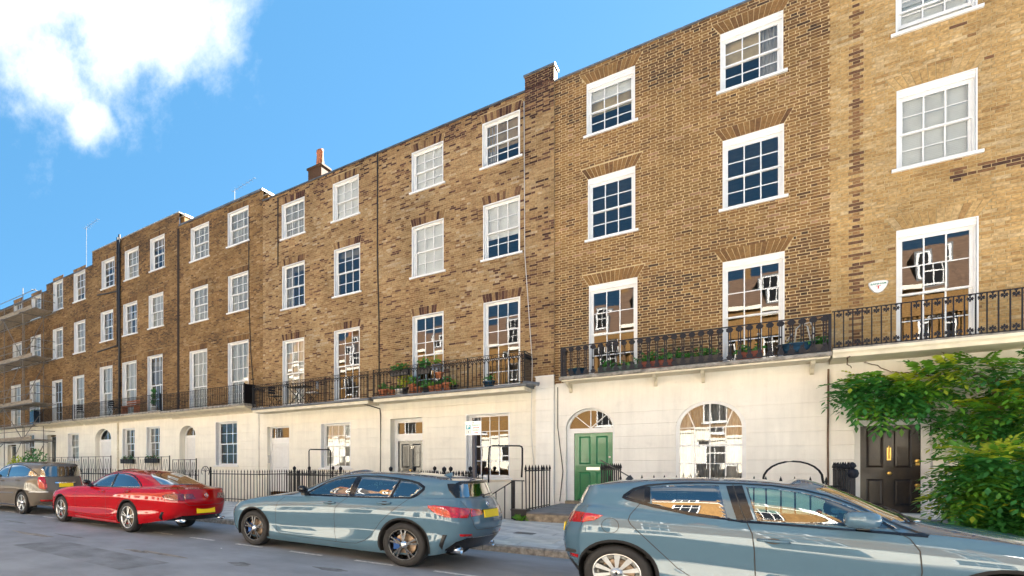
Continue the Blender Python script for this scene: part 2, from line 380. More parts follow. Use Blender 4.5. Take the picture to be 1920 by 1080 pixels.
def text_mesh(txt, size, mat, depth=.002, align='CENTER', bold=False):
    cu = bpy.data.curves.new('lettering', 'FONT'); cu.body = txt; cu.size = size; cu.extrude = depth; cu.align_x = align; cu.align_y = 'CENTER'; cu.resolution_u = 3
    if bold: cu.offset = size * .02
    o = bpy.data.objects.new('lettering', cu); COL.objects.link(o)
    dg = bpy.context.evaluated_depsgraph_get()
    me = bpy.data.meshes.new_from_object(o.evaluated_get(dg)); me.materials.clear(); me.materials.append(mat)
    bpy.data.objects.remove(o); bpy.data.curves.remove(cu)
    return me
def arc(cx, cz, r, a0, a1, n, rz=None):
    rz = rz or r
    return [(cx + r * math.cos(a0 + (a1 - a0) * i / n), cz + rz * math.sin(a0 + (a1 - a0) * i / n)) for i in range(n + 1)]
# ------------------------------------------------------------------ ground, road, pavement
YF = 19.9           # house fronts
YK = 10.72          # kerb
YR = 16.0           # railings
PZ = 0.12           # pavement level
g = MB(); g.quad((-400, -400, -2.75), (400, -400, -2.75), (400, 400, -2.75), (-400, 400, -2.75))
tag(g.build('ground', M['joint']), kind='structure')
g = MB(); nx = 60
g.box(-170, 70, 2.0, YK + .14, -.6, 0)
road = tag(g.build('road', M['asphalt']), kind='structure')
g = MB(); g.box(-170, 70, YK + .145, YR + .12, -2.7, PZ - .012)
pav = tag(g.build('pavement', M['joint']), kind='structure')
g = MB(); g.box(-170, 70, -2.0, 1.86, -2.7, PZ)
tag(g.build('far_pavement', M['paving']), kind='structure')
g = MB(); g.box(-170, 70, 1.86, 2.0, -.5, PZ)
tag(g.build('far_kerb', M['kerb']), kind='structure')
# flags: rows of york stone, each flag its own piece near the camera
rs = random.Random(3)
fm = {}
def flag_mesh(L, D, k):
    key = (L, D, k)
    if key not in fm:
        b = MB(); e = .006
        b.add([(0, 0, -.01), (L, 0, -.01), (L, D, -.01), (0, D, -.01), (e, e, 0), (L - e, e, 0), (L - e, D - e, 0), (e, D - e, 0)],
              [(4, 5, 6, 7), (0, 1, 5, 4), (1, 2, 6, 5), (2, 3, 7, 6), (3, 0, 4, 7)])
        fm[key] = b.mesh('paving_slab', M[('paving', 'paving_b', 'paving_c')[k]])
    return fm[key]
far = MB()
y = YK + .155
depths = [.62, .75, .62, .75, .62, .75, .62, .62]
for D in depths:
    D = min(D, YR + .115 - y)
    if D < .1: break
    x = -60 + rs.random()
    while x < 12:
        L = rs.choice((.6, .75, .9, 1.05))
        dz = rs.uniform(-.0035, .0035)
        if -9.5 < x < 3.0:
            link('paving_slab', flag_mesh(L - .008, D - .008, rs.choice((0, 0, 1, 2))), pav, (x + .004, y + .004, PZ + dz), (rs.uniform(-.002, .002), rs.uniform(-.002, .002), 0))
        else:
            far.quad((x + .004, y + .004, PZ + dz), (x + L - .004, y + .004, PZ + dz), (x + L - .004, y + D - .004, PZ + dz), (x + .004, y + D - .004, PZ + dz))
        x += L
    y += D
tag(far.build('distant_paving', M['paving'], pav), kind='stuff')
# kerb stones
b = MB(); b.prism([(0, -.3), (.15, -.3), (.15, PZ), (.02, PZ), (0, PZ - .02)], 0, .905, 'x')
km = b.mesh('kerb_stone', M['kerb'])
far = MB(); x = -70.0
kerb = MB(); kerb.box(-170, 70, YK + .01, YK + .14, -.4, PZ - .03); kerb = tag(kerb.build('kerb', M['joint']), kind='structure')
while x < 14:
    if -10 < x < 4: link('kerb_stone', km, kerb, (x, YK + rs.uniform(-.006, .006), rs.uniform(-.004, .004)))
    else: far.prism([(YK, -.3), (YK + .15, -.3), (YK + .15, PZ), (YK + .02, PZ), (YK, PZ - .02)], x, x + .905, 'x')
    x += .915
tag(far.build('distant_kerb_stones', M['kerb'], kerb), kind='stuff')
# parking bay dashes (worn, ragged ends)
yd = 8.2
xs = [atx(p, Y) for p, Y in ((700, 8.14), (579, 8.2), (465, 8.24), (383, 8.3), (306, 8.34))]
p0 = xs[0]; period = (xs[0] - xs[4]) / 4
for k in range(-3, 17):
    xc = p0 - k * period; yy = 8.14 + min(max(k, 0) * .045, .45) + rs.uniform(-.012, .012)
    b = MB(); n = 9; hw = .315 + rs.uniform(-.02, .02)
    top = [(xc - hw + 2 * hw * i / n, yy + .05 + rs.uniform(-.006, .006)) for i in range(n + 1)]
    bot = [(xc - hw + 2 * hw * i / n + rs.uniform(-.01, .01), yy - .05 + rs.uniform(-.006, .006)) for i in range(n + 1)]
    for i in range(n): b.quad((*bot[i], .004), (*bot[i + 1], .004), (*top[i + 1], .004), (*top[i], .004))
    b.build('bay_dash', M['linepaint'], road)
# patch repairs in the asphalt
M['asphalt_b'] = pmat('newer asphalt patch', (.20, .207, .22), .88, var=.25, scale=2, bump=.35, bscale=160)
M['asphalt_c'] = pmat('sandy worn asphalt', (.27, .235, .20), .88, var=.45, scale=3, bump=.3, bscale=160)
for poly, mt in (([(-9.5, 5.1), (-6.2, 5.0), (-6.1, 5.9), (-9.4, 6.1)], 'asphalt_b'),):
    b = MB(); b.add([(x, y, .003) for x, y in poly], [tuple(range(len(poly)))])
    b.build('asphalt_patch', M[mt], road)
rp = random.Random(8)
def blotch(cx_, cy_, rx, ry, mt, name, n=26):
    b = MB(); ph = rp.random() * 6
    b.add([(cx_ + rx * (1 + .22 * math.sin(3 * a + ph) + .12 * rp.uniform(-1, 1)) * math.cos(a), cy_ + ry * (1 + .22 * math.sin(2 * a + ph) + .12 * rp.uniform(-1, 1)) * math.sin(a), .0025) for a in [2 * math.pi * k / n for k in range(n)]], [tuple(range(n))])
    b.build(name, M[mt], road)
M['oil'] = pmat('oil stained asphalt', (.17, .17, .172), .8, var=.4, scale=5, bump=.3, bscale=160)
for px_, Y, rx, ry, mt in ((300, 6.4, .5, .10, 'asphalt_c'), (255, 6.3, .3, .08, 'asphalt_c'), (60, 6.2, .8, .10, 'asphalt_c'), (130, 6.6, .5, .06, 'oil'), (620, 7.2, .25, .10, 'oil'), (30, 7.2, .6, .05, 'oil'), (450, 6.6, .20, .12, 'oil')): blotch(atx(px_, Y), Y, rx, ry, mt, 'road_stain')
xd, yd_ = atx(984, 12.9), 12.9
b = MB(); b.box(xd - .17, xd + .17, yd_ - .17, yd_ + .17, PZ - .01, PZ + .004); b.box(xd - .14, xd + .14, yd_ - .14, yd_ + .14, PZ + .005, PZ + .007)
b.build('drain_cover', pmat('iron drain cover', (.12, .115, .11), .6, var=.4, scale=30), pav)
b = MB(); b.lathe([(.0, .004), (.012, .004), (.016, 0)], (*([at(415, 1008, 7.6)[0], 7.6]), .001), 9)
tag(b.build('litter', M['sign_white']), 'small white scrap of paper lying on the road behind the red car', 'litter')

# ------------------------------------------------------------------ house fronts
class Hole:
    def __init__(s, xa, xb, za, zb, rise=0.0, flare=0.0):
        s.xa, s.xb, s.za, s.zb, s.rise, s.flare = xa, xb, za, zb, rise, flare     # zb = springing when rise > 0
        s.top = zb + rise
    def iv(s, z):
        if s.flare and z > s.zb: return None
        if z <= s.zb or not s.rise: return s.xa, s.xb
        t = max(0.0, 1 - ((z - s.zb) / s.rise) ** 2) ** .5; c = (s.xa + s.xb) / 2; h = (s.xb - s.xa) / 2 * t
        return c - h, c + h
    def breaks(s):
        z = [s.za, s.zb]
        if s.rise: z += [s.zb + s.rise * math.sin(math.pi / 2 * i / 12) for i in range(1, 13)]
        return z
    def outline(s):
        pts = [(s.xa, s.za), (s.xa, s.zb)]
        if s.rise:
            c = (s.xa + s.xb) / 2; h = (s.xb - s.xa) / 2
            pts = [(s.xa, s.za)] + [(c - h * math.cos(math.pi * i / 24), s.zb + s.rise * math.sin(math.pi * i / 24)) for i in range(25)] + [(s.xb, s.za)]
        else: pts += [(s.xb, s.zb), (s.xb, s.za)]
        return pts
def wall_strips(mb, X0, X1, Z0, Z1, holes, yf, extra=()):
    zs = {Z0, Z1} | set(extra)
    for h in holes: zs |= set(h.breaks())
    zs = sorted(z for z in zs if Z0 - 1e-6 <= z <= Z1 + 1e-6)
    for a, b in zip(zs, zs[1:]):
        if b - a < 1e-5: continue
        m = (a + b) / 2; e = 1e-6
        act = sorted((h for h in holes if h.za < m < h.top), key=lambda h: h.xa)
        cur = [(X0, X0)]; ends = []
        lo = X0; hi = X0
        for h in act:
            l0, l1 = h.iv(a + e); u0, u1 = h.iv(b - e)
            mb.quad((lo, yf(a), a), (l0, yf(a), a), (u0, yf(b), b), (hi, yf(b), b)); lo, hi = l1, u1
        mb.quad((lo, yf(a), a), (X1, yf(a), a), (X1, yf(b), b), (hi, yf(b), b))
def reveal(mb, h, y0, y1, floor=True):
    p = h.outline()
    for (a, b), (c, d) in zip(p, p[1:]): mb.quad((a, y0, b), (c, y0, d), (c, y1, d), (a, y1, b))
    if floor: mb.quad((h.xa, y0, h.za), (h.xb, y0, h.za), (h.xb, y1, h.za), (h.xa, y1, h.za))
BM = {}
def brick_piece(L, h, tone, mat):
    key = (round(L, 3), round(h, 4), tone, mat.name)
    if key not in BM:
        e = .003
        v = [(0, .012, 0), (L, .012, 0), (L, .012, h), (0, .012, h), (e, 0, e), (L - e, 0, e), (L - e, 0, h - e), (e, 0, h - e)]
        me = bpy.data.meshes.new('brick'); me.from_pydata(v, [], [(4, 5, 6, 7), (0, 1, 5, 4), (1, 2, 6, 5), (2, 3, 7, 6), (3, 0, 4, 7)])
        me.materials.append(mat); at_ = me.attributes.new('tone', 'FLOAT', 'POINT'); at_.data.foreach_set('value', [tone] * 8)
        BM[key] = me
    return BM[key]
def bricks(parent, X0, X1, Z0, Z1, holes, mat, n_own, seed, tone_fn, vous=None, pitch=.0715, joint=.010, face=None):
    """Flemish bond; the n_own largest (nearest) bricks are parts, the rest one mesh"""
    rr = random.Random(seed); rows = max(1, round((Z1 - Z0) / pitch)); ph = (Z1 - Z0) / rows
    V = []; F = []; T = []; full = []; yf = face if face is not None else YF
    def put(poly, y, tone):
        o = len(V); c = (sum(p[0] for p in poly) / 4, sum(p[1] for p in poly) / 4)
        V.extend([(p[0], yf + .012, p[1]) for p in poly])
        V.extend([(p[0] + (c[0] - p[0]) * .02, y, p[1] + (c[1] - p[1]) * .06) for p in poly])
        F.extend([(o + 4, o + 5, o + 6, o + 7)] + [(o + i, o + (i + 1) % 4, o + 4 + (i + 1) % 4, o + 4 + i) for i in range(4)])
        T.extend([tone] * 8)
    blocks = list(holes)
    for r in range(rows):
        z0 = Z0 + r * ph + joint / 2; z1 = z0 + ph - joint; zm = (z0 + z1) / 2
        iv = []
        for h in blocks:
            if h.za - .5 * ph < zm < h.top:
                iv.append(h.iv(zm) if zm > h.za else (h.xa, h.xb))
            elif vous and h.top <= zm < h.top + vous[0]:
                t = (zm - h.top) / vous[0]; e = (h.xb - h.xa) / 2 * vous[1] * t + .01; iv.append((h.xa - e, h.xb + e))
        iv.sort()
        x = X0 + (0 if r % 2 else -.0565) ; k = r % 2
        while x < X1:
            L = (.2235 if k % 2 == 0 else .112) + rr.uniform(-.004, .004); k += 1
            a, b = max(x + joint / 2, X0), min(x + L - joint / 2, X1); x += L
            segs = [(a, b)]
            for i0, i1 in iv:
                ns = []
                for s0, s1 in segs:
                    if i1 <= s0 or i0 >= s1: ns.append((s0, s1)); continue
                    if s0 < i0: ns.append((s0, i0 - .004))
                    if s1 > i1: ns.append((i1 + .004, s1))
                segs = ns
            for s0, s1 in segs:
                if s1 - s0 < .02: continue
                tone = min(.999, max(0.0, tone_fn(rr, (s0 + s1) / 2, zm)))
                if segs == [(a, b)] and b - a > .09: full.append((s0, s1, z0, z1, tone))
                else:
                    j = rr.uniform(-.002, .002)
                    put([(s0, z0 + j), (s1, z0 + j), (s1, z1 + j), (s0, z1 + j)], yf - rr.uniform(0, .003), tone)
    full.sort(key=lambda q: -(q[0] + (.0 if q[1] - q[0] > .15 else -1.2)))
    for i, (s0, s1, z0, z1, tone) in enumerate(full):
        j = rr.uniform(-.002, .002)
        if i < n_own:
            L = .2135 if s1 - s0 > .15 else .102
            link('brick', brick_piece(L, z1 - z0, round(tone * 9) / 9, mat), parent, ((s0 + s1) / 2 - L / 2, yf - rr.uniform(0, .003), z0 + j), (0, rr.uniform(-.004, .004), 0))
        else:
            k1, k2 = rr.uniform(-.0015, .0015), rr.uniform(-.0015, .0015)
            put([(s0, z0 + j + k1), (s1, z0 + j + k2), (s1, z1 + j + k2), (s0, z1 + j + k1)], yf - rr.uniform(0, .003), tone)
    if vous:
        hh, fl, vt = vous
        for h in holes:
            n = max(5, round((h.xb - h.xa) / .083)); c = (h.xa + h.xb) / 2; w = h.xb - h.xa
            for i in range(n):
                u0, u1 = (i + .05) / n - .5, (i + .95) / n - .5
                put([(c + u0 * w, h.top + .005), (c + u1 * w, h.top + .005), (c + u1 * w * (1 + fl), h.top + hh - .005), (c + u0 * w * (1 + fl), h.top + hh - .005)],
                    yf - rr.uniform(.001, .004), min(.99, max(0, vt(rr))))
    me = bpy.data.meshes.new('brickwork'); me.from_pydata(V, [], F); me.materials.append(mat)
    at_ = me.attributes.new('tone', 'FLOAT', 'POINT'); at_.data.foreach_set('value', T)
    return tag(link('brickwork', me, parent), kind='stuff')

rw = random.Random(11)
def pane_set(parent, x0, x1, z0, z1, cols, rows, y, bar, mat, single):
    """glass of one sash: separate panes, each set a hair out of true"""
    if single:
        b = MB(); b.quad((x0, y, z0), (x1, y, z0), (x1, y, z1), (x0, y, z1)); b.build('pane', mat, parent); return
    pw, ph = (x1 - x0 - bar * (cols - 1)) / cols, (z1 - z0 - bar * (rows - 1)) / rows
    b = MB(); b.quad((-pw / 2, 0, -ph / 2), (pw / 2, 0, -ph / 2), (pw / 2, 0, ph / 2), (-pw / 2, 0, ph / 2)); me = b.mesh('pane', mat)
    for i in range(cols):
        for j in range(rows):
            link('pane', me, parent, (x0 + pw / 2 + i * (pw + bar), y, z0 + ph / 2 + j * (ph + bar)), (rw.gauss(0, .006), 0, rw.gauss(0, .006)))
def drape(x0, x1, z0, z1, y, mb, folds=None, amp=.025):
    n = max(6, int((x1 - x0) / .018)); w = x1 - x0; f = folds or max(3, w / .09); ph = rw.random() * 6
    pr = None
    for i in range(n + 1):
        x = x0 + w * i / n; yy = y + amp * math.sin(ph + 2 * math.pi * f * i / n) + amp * .4 * math.sin(ph * 2 + 5.1 * math.pi * f * i / n)
        cur = ((x, yy, z0), (x, yy, z1))
        if pr: mb.quad(pr[0], cur[0], cur[1], pr[1])
        pr = cur
def sash(parent, xa, xb, za, zb, depth=.16, cols=3, ru=2, rl=2, fill='dark', single=False, sill=True, head=.03, front=YF, gap=0.0, lin=.022, stile=.055, name='sash_window', sill_out=.07):
    b = MB(); y0 = front - .006; yd = front + depth
    # lining of the reveal, painted white
    b.box(xa, xa + lin, y0, yd + .06, za, zb); b.box(xb - lin, xb, y0, yd + .06, za, zb)
    b.box(xa + lin, xb - lin, y0 + .002, yd + .06, zb - lin, zb)
    if head > .03:
        b.box(xa + lin, xb - lin, front + .05, yd + .05, zb - lin - head, zb - lin)
        b.box(xa + lin, xb - lin, front + .03, front + .05, zb - lin - head * .55, zb - lin)
    ia, ib, iz0, iz1 = xa + lin, xb - lin, za, zb - lin - (head if head > .03 else 0)
    fr = stile                                                # box frame
    b.box(ia, ia + fr * .5, yd - .02, yd + .09, iz0, iz1); b.box(ib - fr * .5, ib, yd - .02, yd + .09, iz0, iz1)
    b.box(ia, ib, yd - .018, yd + .09, iz1 - .03, iz1)
    ia += fr * .5; ib -= fr * .5; iz1 -= .03
    zm = iz0 + (iz1 - iz0) * rl / (ru + rl); bar = .022; st = .045
    for (s0, s1, rows, yy, up) in ((zm - .02, iz1, ru, yd, 1), (iz0 + gap, zm + .02 + gap, rl, yd + .042, 0)):
        b.box(ia, ia + st, yy, yy + .038, s0, s1); b.box(ib - st, ib, yy, yy + .038, s0, s1)
        b.box(ia + st, ib - st, yy - .001, yy + .038, s1 - .045, s1); b.box(ia + st, ib - st, yy - .001, yy + .038, s0, s0 + (.04 if up else .075))
        gx0, gx1, gz0, gz1 = ia + st, ib - st, s0 + (.04 if up else .075), s1 - .045
        for i in range(1, cols):
            xc = gx0 + (gx1 - gx0) * i / cols; b.box(xc - bar / 2, xc + bar / 2, yy + .003, yy + .034, gz0, gz1)
        for j in range(1, rows):
            zc = gz0 + (gz1 - gz0) * j / rows; b.box(gx0, gx1, yy + .0045, yy + .0325, zc - bar / 2, zc + bar / 2)
    w = b.build(name, M['white'], parent)
    for (s0, s1, rows, yy, up) in ((zm - .02, iz1, ru, yd, 1), (iz0 + gap, zm + .02 + gap, rl, yd + .042, 0)):
        pane_set(w, ia + st, ib - st, s0 + (.04 if up else .075), s1 - .045, cols, rows, yy + .018, bar, M['glass_far' if single else 'glass'], single)
    if sill:
        s = MB(); s.prism([(front - sill_out, za - .012), (front - sill_out, za - .075), (front + depth, za - .085), (front + depth, za + .006)], xa - .07, xb + .07, 'x'); s.build('sill', M['white'], w)
    yb = yd + .13
    if fill == 'blind' or fill.startswith('part'):
        f = 1.0 if fill == 'blind' else float(fill[4:])
        m = MB(); m.quad((xa, yb, zb - (zb - za) * f), (xb, yb, zb - (zb - za) * f), (xb, yb, zb), (xa, yb, zb)); m.build('blind', M['blind'], w)
    if fill == 'net':
        m = MB(); drape(xa, xb, za, zb, yb, m); m.build('net_curtain', M['net'], w, True)
    if fill == 'slats':
        m = MB(); z = za + .02
        while z < zb: m.quad((xa, yb + .004, z), (xb, yb + .004, z), (xb, yb - .004, z + .034), (xa, yb - .004, z + .034)); z += .038
        m.build('slatted_blind', M['blind'], w)
    if fill == 'drapes':
        ww = (xb - xa) * .3
        for x0, x1 in ((xa, xa + ww), (xb - ww, xb)):
            m = MB(); drape(x0, x1, za, zb, yb + .04, m); m.build('curtain', M['curtain'], w, True)
    if fill == 'drape_left' or fill == 'drape_right':
        ww = (xb - xa) * .34; x0, x1 = (xa, xa + ww) if fill == 'drape_left' else (xb - ww, xb)
        m = MB(); drape(x0, x1, za, zb, yb + .04, m); m.build('curtain', M['curtain'], w, True)
    return w
def panel_door(parent, xa, xb, za, zb, y, mat, panels, label=None, name='front_door'):
    """leaf with sunk panels: panels are (x0, x1, z0, z1) in fractions of the leaf"""
    b = MB(); W_, H_ = xb - xa, zb - za
    hs = [Hole(xa + W_ * p[0], xa + W_ * p[1], za + H_ * p[2], za + H_ * p[3]) for p in panels]
    wall_strips(b, xa, xb, za, zb, hs, lambda z: y)
    b.quad((xa, y, za), (xa, y + .05, za), (xa, y + .05, zb), (xa, y, zb))
    d = b.build(name, mat, parent)
    if label: d['label'] = label
    for h in hs:
        q = MB(); e = .022; k = .014
        o = [(h.xa, h.za), (h.xb, h.za), (h.xb, h.zb), (h.xa, h.zb)]; i1 = [(h.xa + e, h.za + e), (h.xb - e, h.za + e), (h.xb - e, h.zb - e), (h.xa + e, h.zb - e)]
        i2 = [(h.xa + 2 * e, h.za + 2 * e), (h.xb - 2 * e, h.za + 2 * e), (h.xb - 2 * e, h.zb - 2 * e), (h.xa + 2 * e, h.zb - 2 * e)]
        rings = [(o, y), (i1, y + k), (i2, y + k * .35)]
        for (p, ya), (r, yb) in zip(rings, rings[1:]):
            for s in range(4): q.quad((p[s][0], ya, p[s][1]), (p[(s + 1) % 4][0], ya, p[(s + 1) % 4][1]), (r[(s + 1) % 4][0], yb, r[(s + 1) % 4][1]), (r[s][0], yb, r[s][1]))
        q.quad(*[(p[0], y + k * .35, p[1]) for p in i2])
        q.build('panel', mat, d)
    return d
def stucco(parent, X0, X1, Z0, Z1, holes, mat, depth, course=.335, zc0=None, name='stucco_wall', front=YF, floors=()):
    b = MB(); zs = []; z = zc0 if zc0 is not None else Z1 - .45
    js = []
    while z > Z0 + .05: js.append(z); z -= course
    ex = [q for j in js for q in (j - .008, j, j + .008)]
    wall_strips(b, X0, X1, Z0, Z1, holes, lambda z: front + (.009 if any(abs(z - j) < 1e-6 for j in js) else 0), ex)
    for h, d in zip(holes, depth): reveal(b, h, front, front + d)
    return b.build(name, mat, parent)
def shell(parent, X0, X1, ztop, zroof, mat_side, left=True, right=True, back=9.0):
    """party walls, back wall, roof and room plaster behind the front"""
    b = MB(); yb = YF + back
    if left: b.box(X0 + .002, X0 + .30, YF + .55, yb, -2.7, ztop - .02)
    if right: b.box(X1 - .30, X1 - .002, YF + .55, yb, -2.7, ztop - .02)
    b.box(X0 + .31, X1 - .31, yb - .3, yb, -2.7, ztop - .4)
    b.build('party_wall', mat_side, parent)
    b = MB(); b.box(X0 + .31, X1 - .31, YF + .34, yb - .31, zroof - .15, zroof); b.build('roof', M['roof'], parent)
    b = MB()
    for z in (3.75, 7.0, 9.9): b.box(X0 + .31, X1 - .31, YF + .45, yb - .31, z - .25, z)
    b.build('floor_slab', M['interior'], parent)
def coping(parent, X0, X1, z, mat, h=.07, out=.05, name='coping'):
    b = MB(); b.box(X0, X1, YF - out, YF + .36, z, z + h); b.build(name, mat, parent)
def balcony(parent, X0, X1, z, yf, mat, thick=.11, name='balcony', nose=0.0):
    b = MB()
    if nose: b.prism([(YF - .002, z), (yf, z), (yf, z - .06), (yf + .04, z - .10), (yf + .06, z - thick), (YF - .002, z - thick - nose)], X0, X1, 'x')
    else: b.prism([(YF - .002, z), (yf + .02, z), (yf, z - .02), (yf, z - thick + .02), (yf + .02, z - thick), (YF - .002, z - thick)], X0, X1, 'x')
    return b.build(name, mat, parent)
def rails(parent, pts, zs, mat, r=.014):
    b = MB()
    for z in zs:
        for (xa, ya), (xb, yb) in zip(pts, pts[1:]):
            if abs(xa - xb) > abs(ya - yb): b.box(min(xa, xb) - r, max(xa, xb) + r, ya - r, ya + r, z - r * .8, z + r * .8)
            else: b.box(xa - r * .98, xa + r * .98, min(ya, yb) + r, max(ya, yb), z - r * .78, z + r * .78)
    return b.build('handrail', mat, parent)
def line_of(parent, name, me, X0, X1, y, z, step, skip_ends=False):
    n = max(1, round((X1 - X0) / step)); st = (X1 - X0) / n
    for i in range(1 if skip_ends else 0, n + (0 if skip_ends else 1)): link(name, me, parent, (X0 + i * st, y, z))
# ------------------------------------------------------------------ the terrace, right to left
def opening(xl, xr, yt, yb, Y=YF):
    xm = (xl + xr) / 2
    return atx(xl, Y), atx(xr, Y), at(xm, yb, Y)[1], at(xm, yt, Y)[1]
def tone_plain(c=.5, s=.22, streak=.25):
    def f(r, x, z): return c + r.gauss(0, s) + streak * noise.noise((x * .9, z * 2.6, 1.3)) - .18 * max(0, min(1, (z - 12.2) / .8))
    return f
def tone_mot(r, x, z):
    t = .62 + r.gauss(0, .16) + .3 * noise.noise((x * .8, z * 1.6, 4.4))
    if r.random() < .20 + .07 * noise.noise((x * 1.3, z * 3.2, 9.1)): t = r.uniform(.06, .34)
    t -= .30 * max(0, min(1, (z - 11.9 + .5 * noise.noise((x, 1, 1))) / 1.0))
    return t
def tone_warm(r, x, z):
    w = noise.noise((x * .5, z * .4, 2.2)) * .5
    t = (.30 if z < 7.1 + w or z > 11.5 + w else .60) + r.gauss(0, .19) + .22 * noise.noise((x * .9, z * 2.6, 1.3))  # paler middle courses carry lens flare glow in the brick tone
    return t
def tone_pale(r, x, z):
    t = .64 + r.gauss(0, .17) + .3 * noise.noise((x * .8, z * 1.9, 7.7))
    d = abs(x - 1.72)
    if d < .055 + .05 * noise.noise((z * 2.3, 0, 5)) + (.09 if noise.noise((z * .9, 3, 1)) > .28 else 0) and r.random() < .72: t = r.uniform(.02, .2)         # toothed scar of an old pier
    if abs(z - 7.55) < .16 and 3.0 < x < 4.4 and r.random() < .6: t = r.uniform(0, .15)
    return t
HOUSES = {}
def brick_front(key, label, X0, X1, zb, ztop, ops, brick, mortar, n_own, tone, vous, cop, group=None, joint=.010, shell_lr=(1, 1), zroof=None):
    t = thing('terraced_house', label, 'house', ((X0 + X1) / 2, YF, 0)); HOUSES[key] = t
    holes = [Hole(*o[:4]) for o in ops]
    b = MB(); wall_strips(b, X0, X1, zb, ztop, holes, lambda z: YF + .006)
    for h in holes: reveal(b, h, YF + .006, YF + .3)
    b.quad((X0, YF + .006, ztop), (X1, YF + .006, ztop), (X1, YF + .33, ztop), (X0, YF + .33, ztop))
    b.quad((X0, YF + .33, zb), (X1, YF + .33, zb), (X1, YF + .33, ztop), (X0, YF + .33, ztop)) if False else None
    w = b.build('brick_wall', M[mortar], t)
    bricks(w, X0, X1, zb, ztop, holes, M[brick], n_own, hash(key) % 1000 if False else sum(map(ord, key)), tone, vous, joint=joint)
    for o in ops:
        o5 = o[4] if len(o) > 4 else {}
        sash(t, *o[:4], **o5)
    coping(t, X0, X1, ztop, M[cop[0]], cop[1], cop[2])
    bk = MB(); bk.box(X0 + .31, X1 - .31, YF + .33, YF + .345, ztop - 1.3, ztop - .02); bk.build('parapet_back', M[mortar], t)
    shell(t, X0, X1, ztop, zroof or ztop - .9, M['brick_far'], *shell_lr)
    return t
Z1F = 3.93          # level of the balcony floors
B7 = atx(1040, YF); B8 = atx(1555, YF); B6 = atx(710, YF); B5 = atx(493, YF); B4 = atx(336, YF); B3 = atx(173, YF); B2 = atx(87, YF)
B9 = 7.4; B1 = atx(-45, YF)
def W_(xl, xr, yt, yb, **k): return (*opening(xl, xr, yt, yb), k)
def F_(xl, xr, yt, z0=Z1F + .06, **k):
    a, b, _, z1 = opening(xl, xr, yt, yt + 10); return (a, b, z0, z1, dict(sill=False, **k))
front_kw = dict(depth=.12, head=.13, lin=.02)
# --- green door house
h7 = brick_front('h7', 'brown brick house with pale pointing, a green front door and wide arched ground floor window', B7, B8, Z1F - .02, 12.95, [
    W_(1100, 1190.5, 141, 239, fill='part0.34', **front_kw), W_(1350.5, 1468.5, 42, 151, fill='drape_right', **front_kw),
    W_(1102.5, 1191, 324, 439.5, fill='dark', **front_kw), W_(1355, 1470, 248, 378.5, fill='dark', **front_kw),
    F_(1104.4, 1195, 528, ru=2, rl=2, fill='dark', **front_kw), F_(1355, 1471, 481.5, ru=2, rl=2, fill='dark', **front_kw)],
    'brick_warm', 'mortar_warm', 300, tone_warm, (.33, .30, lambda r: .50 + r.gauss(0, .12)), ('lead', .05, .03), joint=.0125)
# --- black door house
h8 = brick_front('h8', 'pale yellow brick house with a black front door half hidden by wisteria', B8, B9, Z1F - .02, 12.97, [
    (*opening(1679.5, 1833, -62, 37), dict(fill='slats', gap=.14, **front_kw)), (*opening(1681, 1833, 149, 299.5), dict(fill='slats', **front_kw)),
    F_(1680.5, 1835, 419, ru=2, rl=2, fill='dark', **front_kw),
    (5.15, 6.15, 9.95, 11.5, dict(fill='dark', **front_kw)), (5.15, 6.15, 6.95, 8.9, dict(fill='dark', **front_kw)), (5.15, 6.15, Z1F + .06, 6.3, dict(sill=False, **front_kw))],
    'brick_pale', 'mortar_pale', 300, tone_pale, (.33, .30, lambda r: .55 + r.gauss(0, .15)), ('lead', .05, .03))
# --- pot balcony house
h6 = brick_front('h6', 'mottled brick house with flower pots on its balcony and a black front door', B6, B7, Z1F - .05, 13.0, [
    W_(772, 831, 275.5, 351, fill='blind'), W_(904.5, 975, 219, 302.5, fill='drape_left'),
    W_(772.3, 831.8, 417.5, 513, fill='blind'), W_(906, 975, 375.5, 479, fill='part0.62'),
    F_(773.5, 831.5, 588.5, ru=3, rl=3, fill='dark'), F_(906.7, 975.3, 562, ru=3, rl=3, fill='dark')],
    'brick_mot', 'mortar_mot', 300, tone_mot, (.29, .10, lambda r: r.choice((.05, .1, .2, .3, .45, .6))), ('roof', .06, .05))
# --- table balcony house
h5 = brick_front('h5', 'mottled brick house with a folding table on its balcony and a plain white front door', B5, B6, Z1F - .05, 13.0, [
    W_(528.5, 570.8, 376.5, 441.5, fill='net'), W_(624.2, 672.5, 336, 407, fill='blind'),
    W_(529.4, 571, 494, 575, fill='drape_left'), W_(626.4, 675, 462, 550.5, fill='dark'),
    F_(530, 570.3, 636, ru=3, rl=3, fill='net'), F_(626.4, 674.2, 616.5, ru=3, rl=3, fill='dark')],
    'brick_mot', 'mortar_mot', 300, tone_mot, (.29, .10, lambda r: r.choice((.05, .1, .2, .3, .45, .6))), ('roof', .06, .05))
far_kw = dict(depth=.17)
h4 = brick_front('h4', 'brown brick house with an arched white doorway, two windows wide, right of the drainpipe house', B4, B5, Z1F + .1, 13.5, [
    W_(357.8, 391.7, 422, 484.5, fill='net', **far_kw), W_(427.2, 465.8, 392.5, 456, fill='net', **far_kw),
    W_(357.5, 389.7, 537.5, 601, fill='net', **far_kw), W_(427.8, 465.3, 513, 582, fill='net', **far_kw),
    F_(355.8, 388.3, 656.5, Z1F + .22, ru=3, rl=2, fill='net', **far_kw), F_(427.5, 466, 640, Z1F + .22, ru=3, rl=2, fill='net', **far_kw)],
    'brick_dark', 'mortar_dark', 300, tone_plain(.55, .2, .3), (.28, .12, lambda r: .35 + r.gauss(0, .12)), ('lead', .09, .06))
fw = dict(depth=.2, single=True)
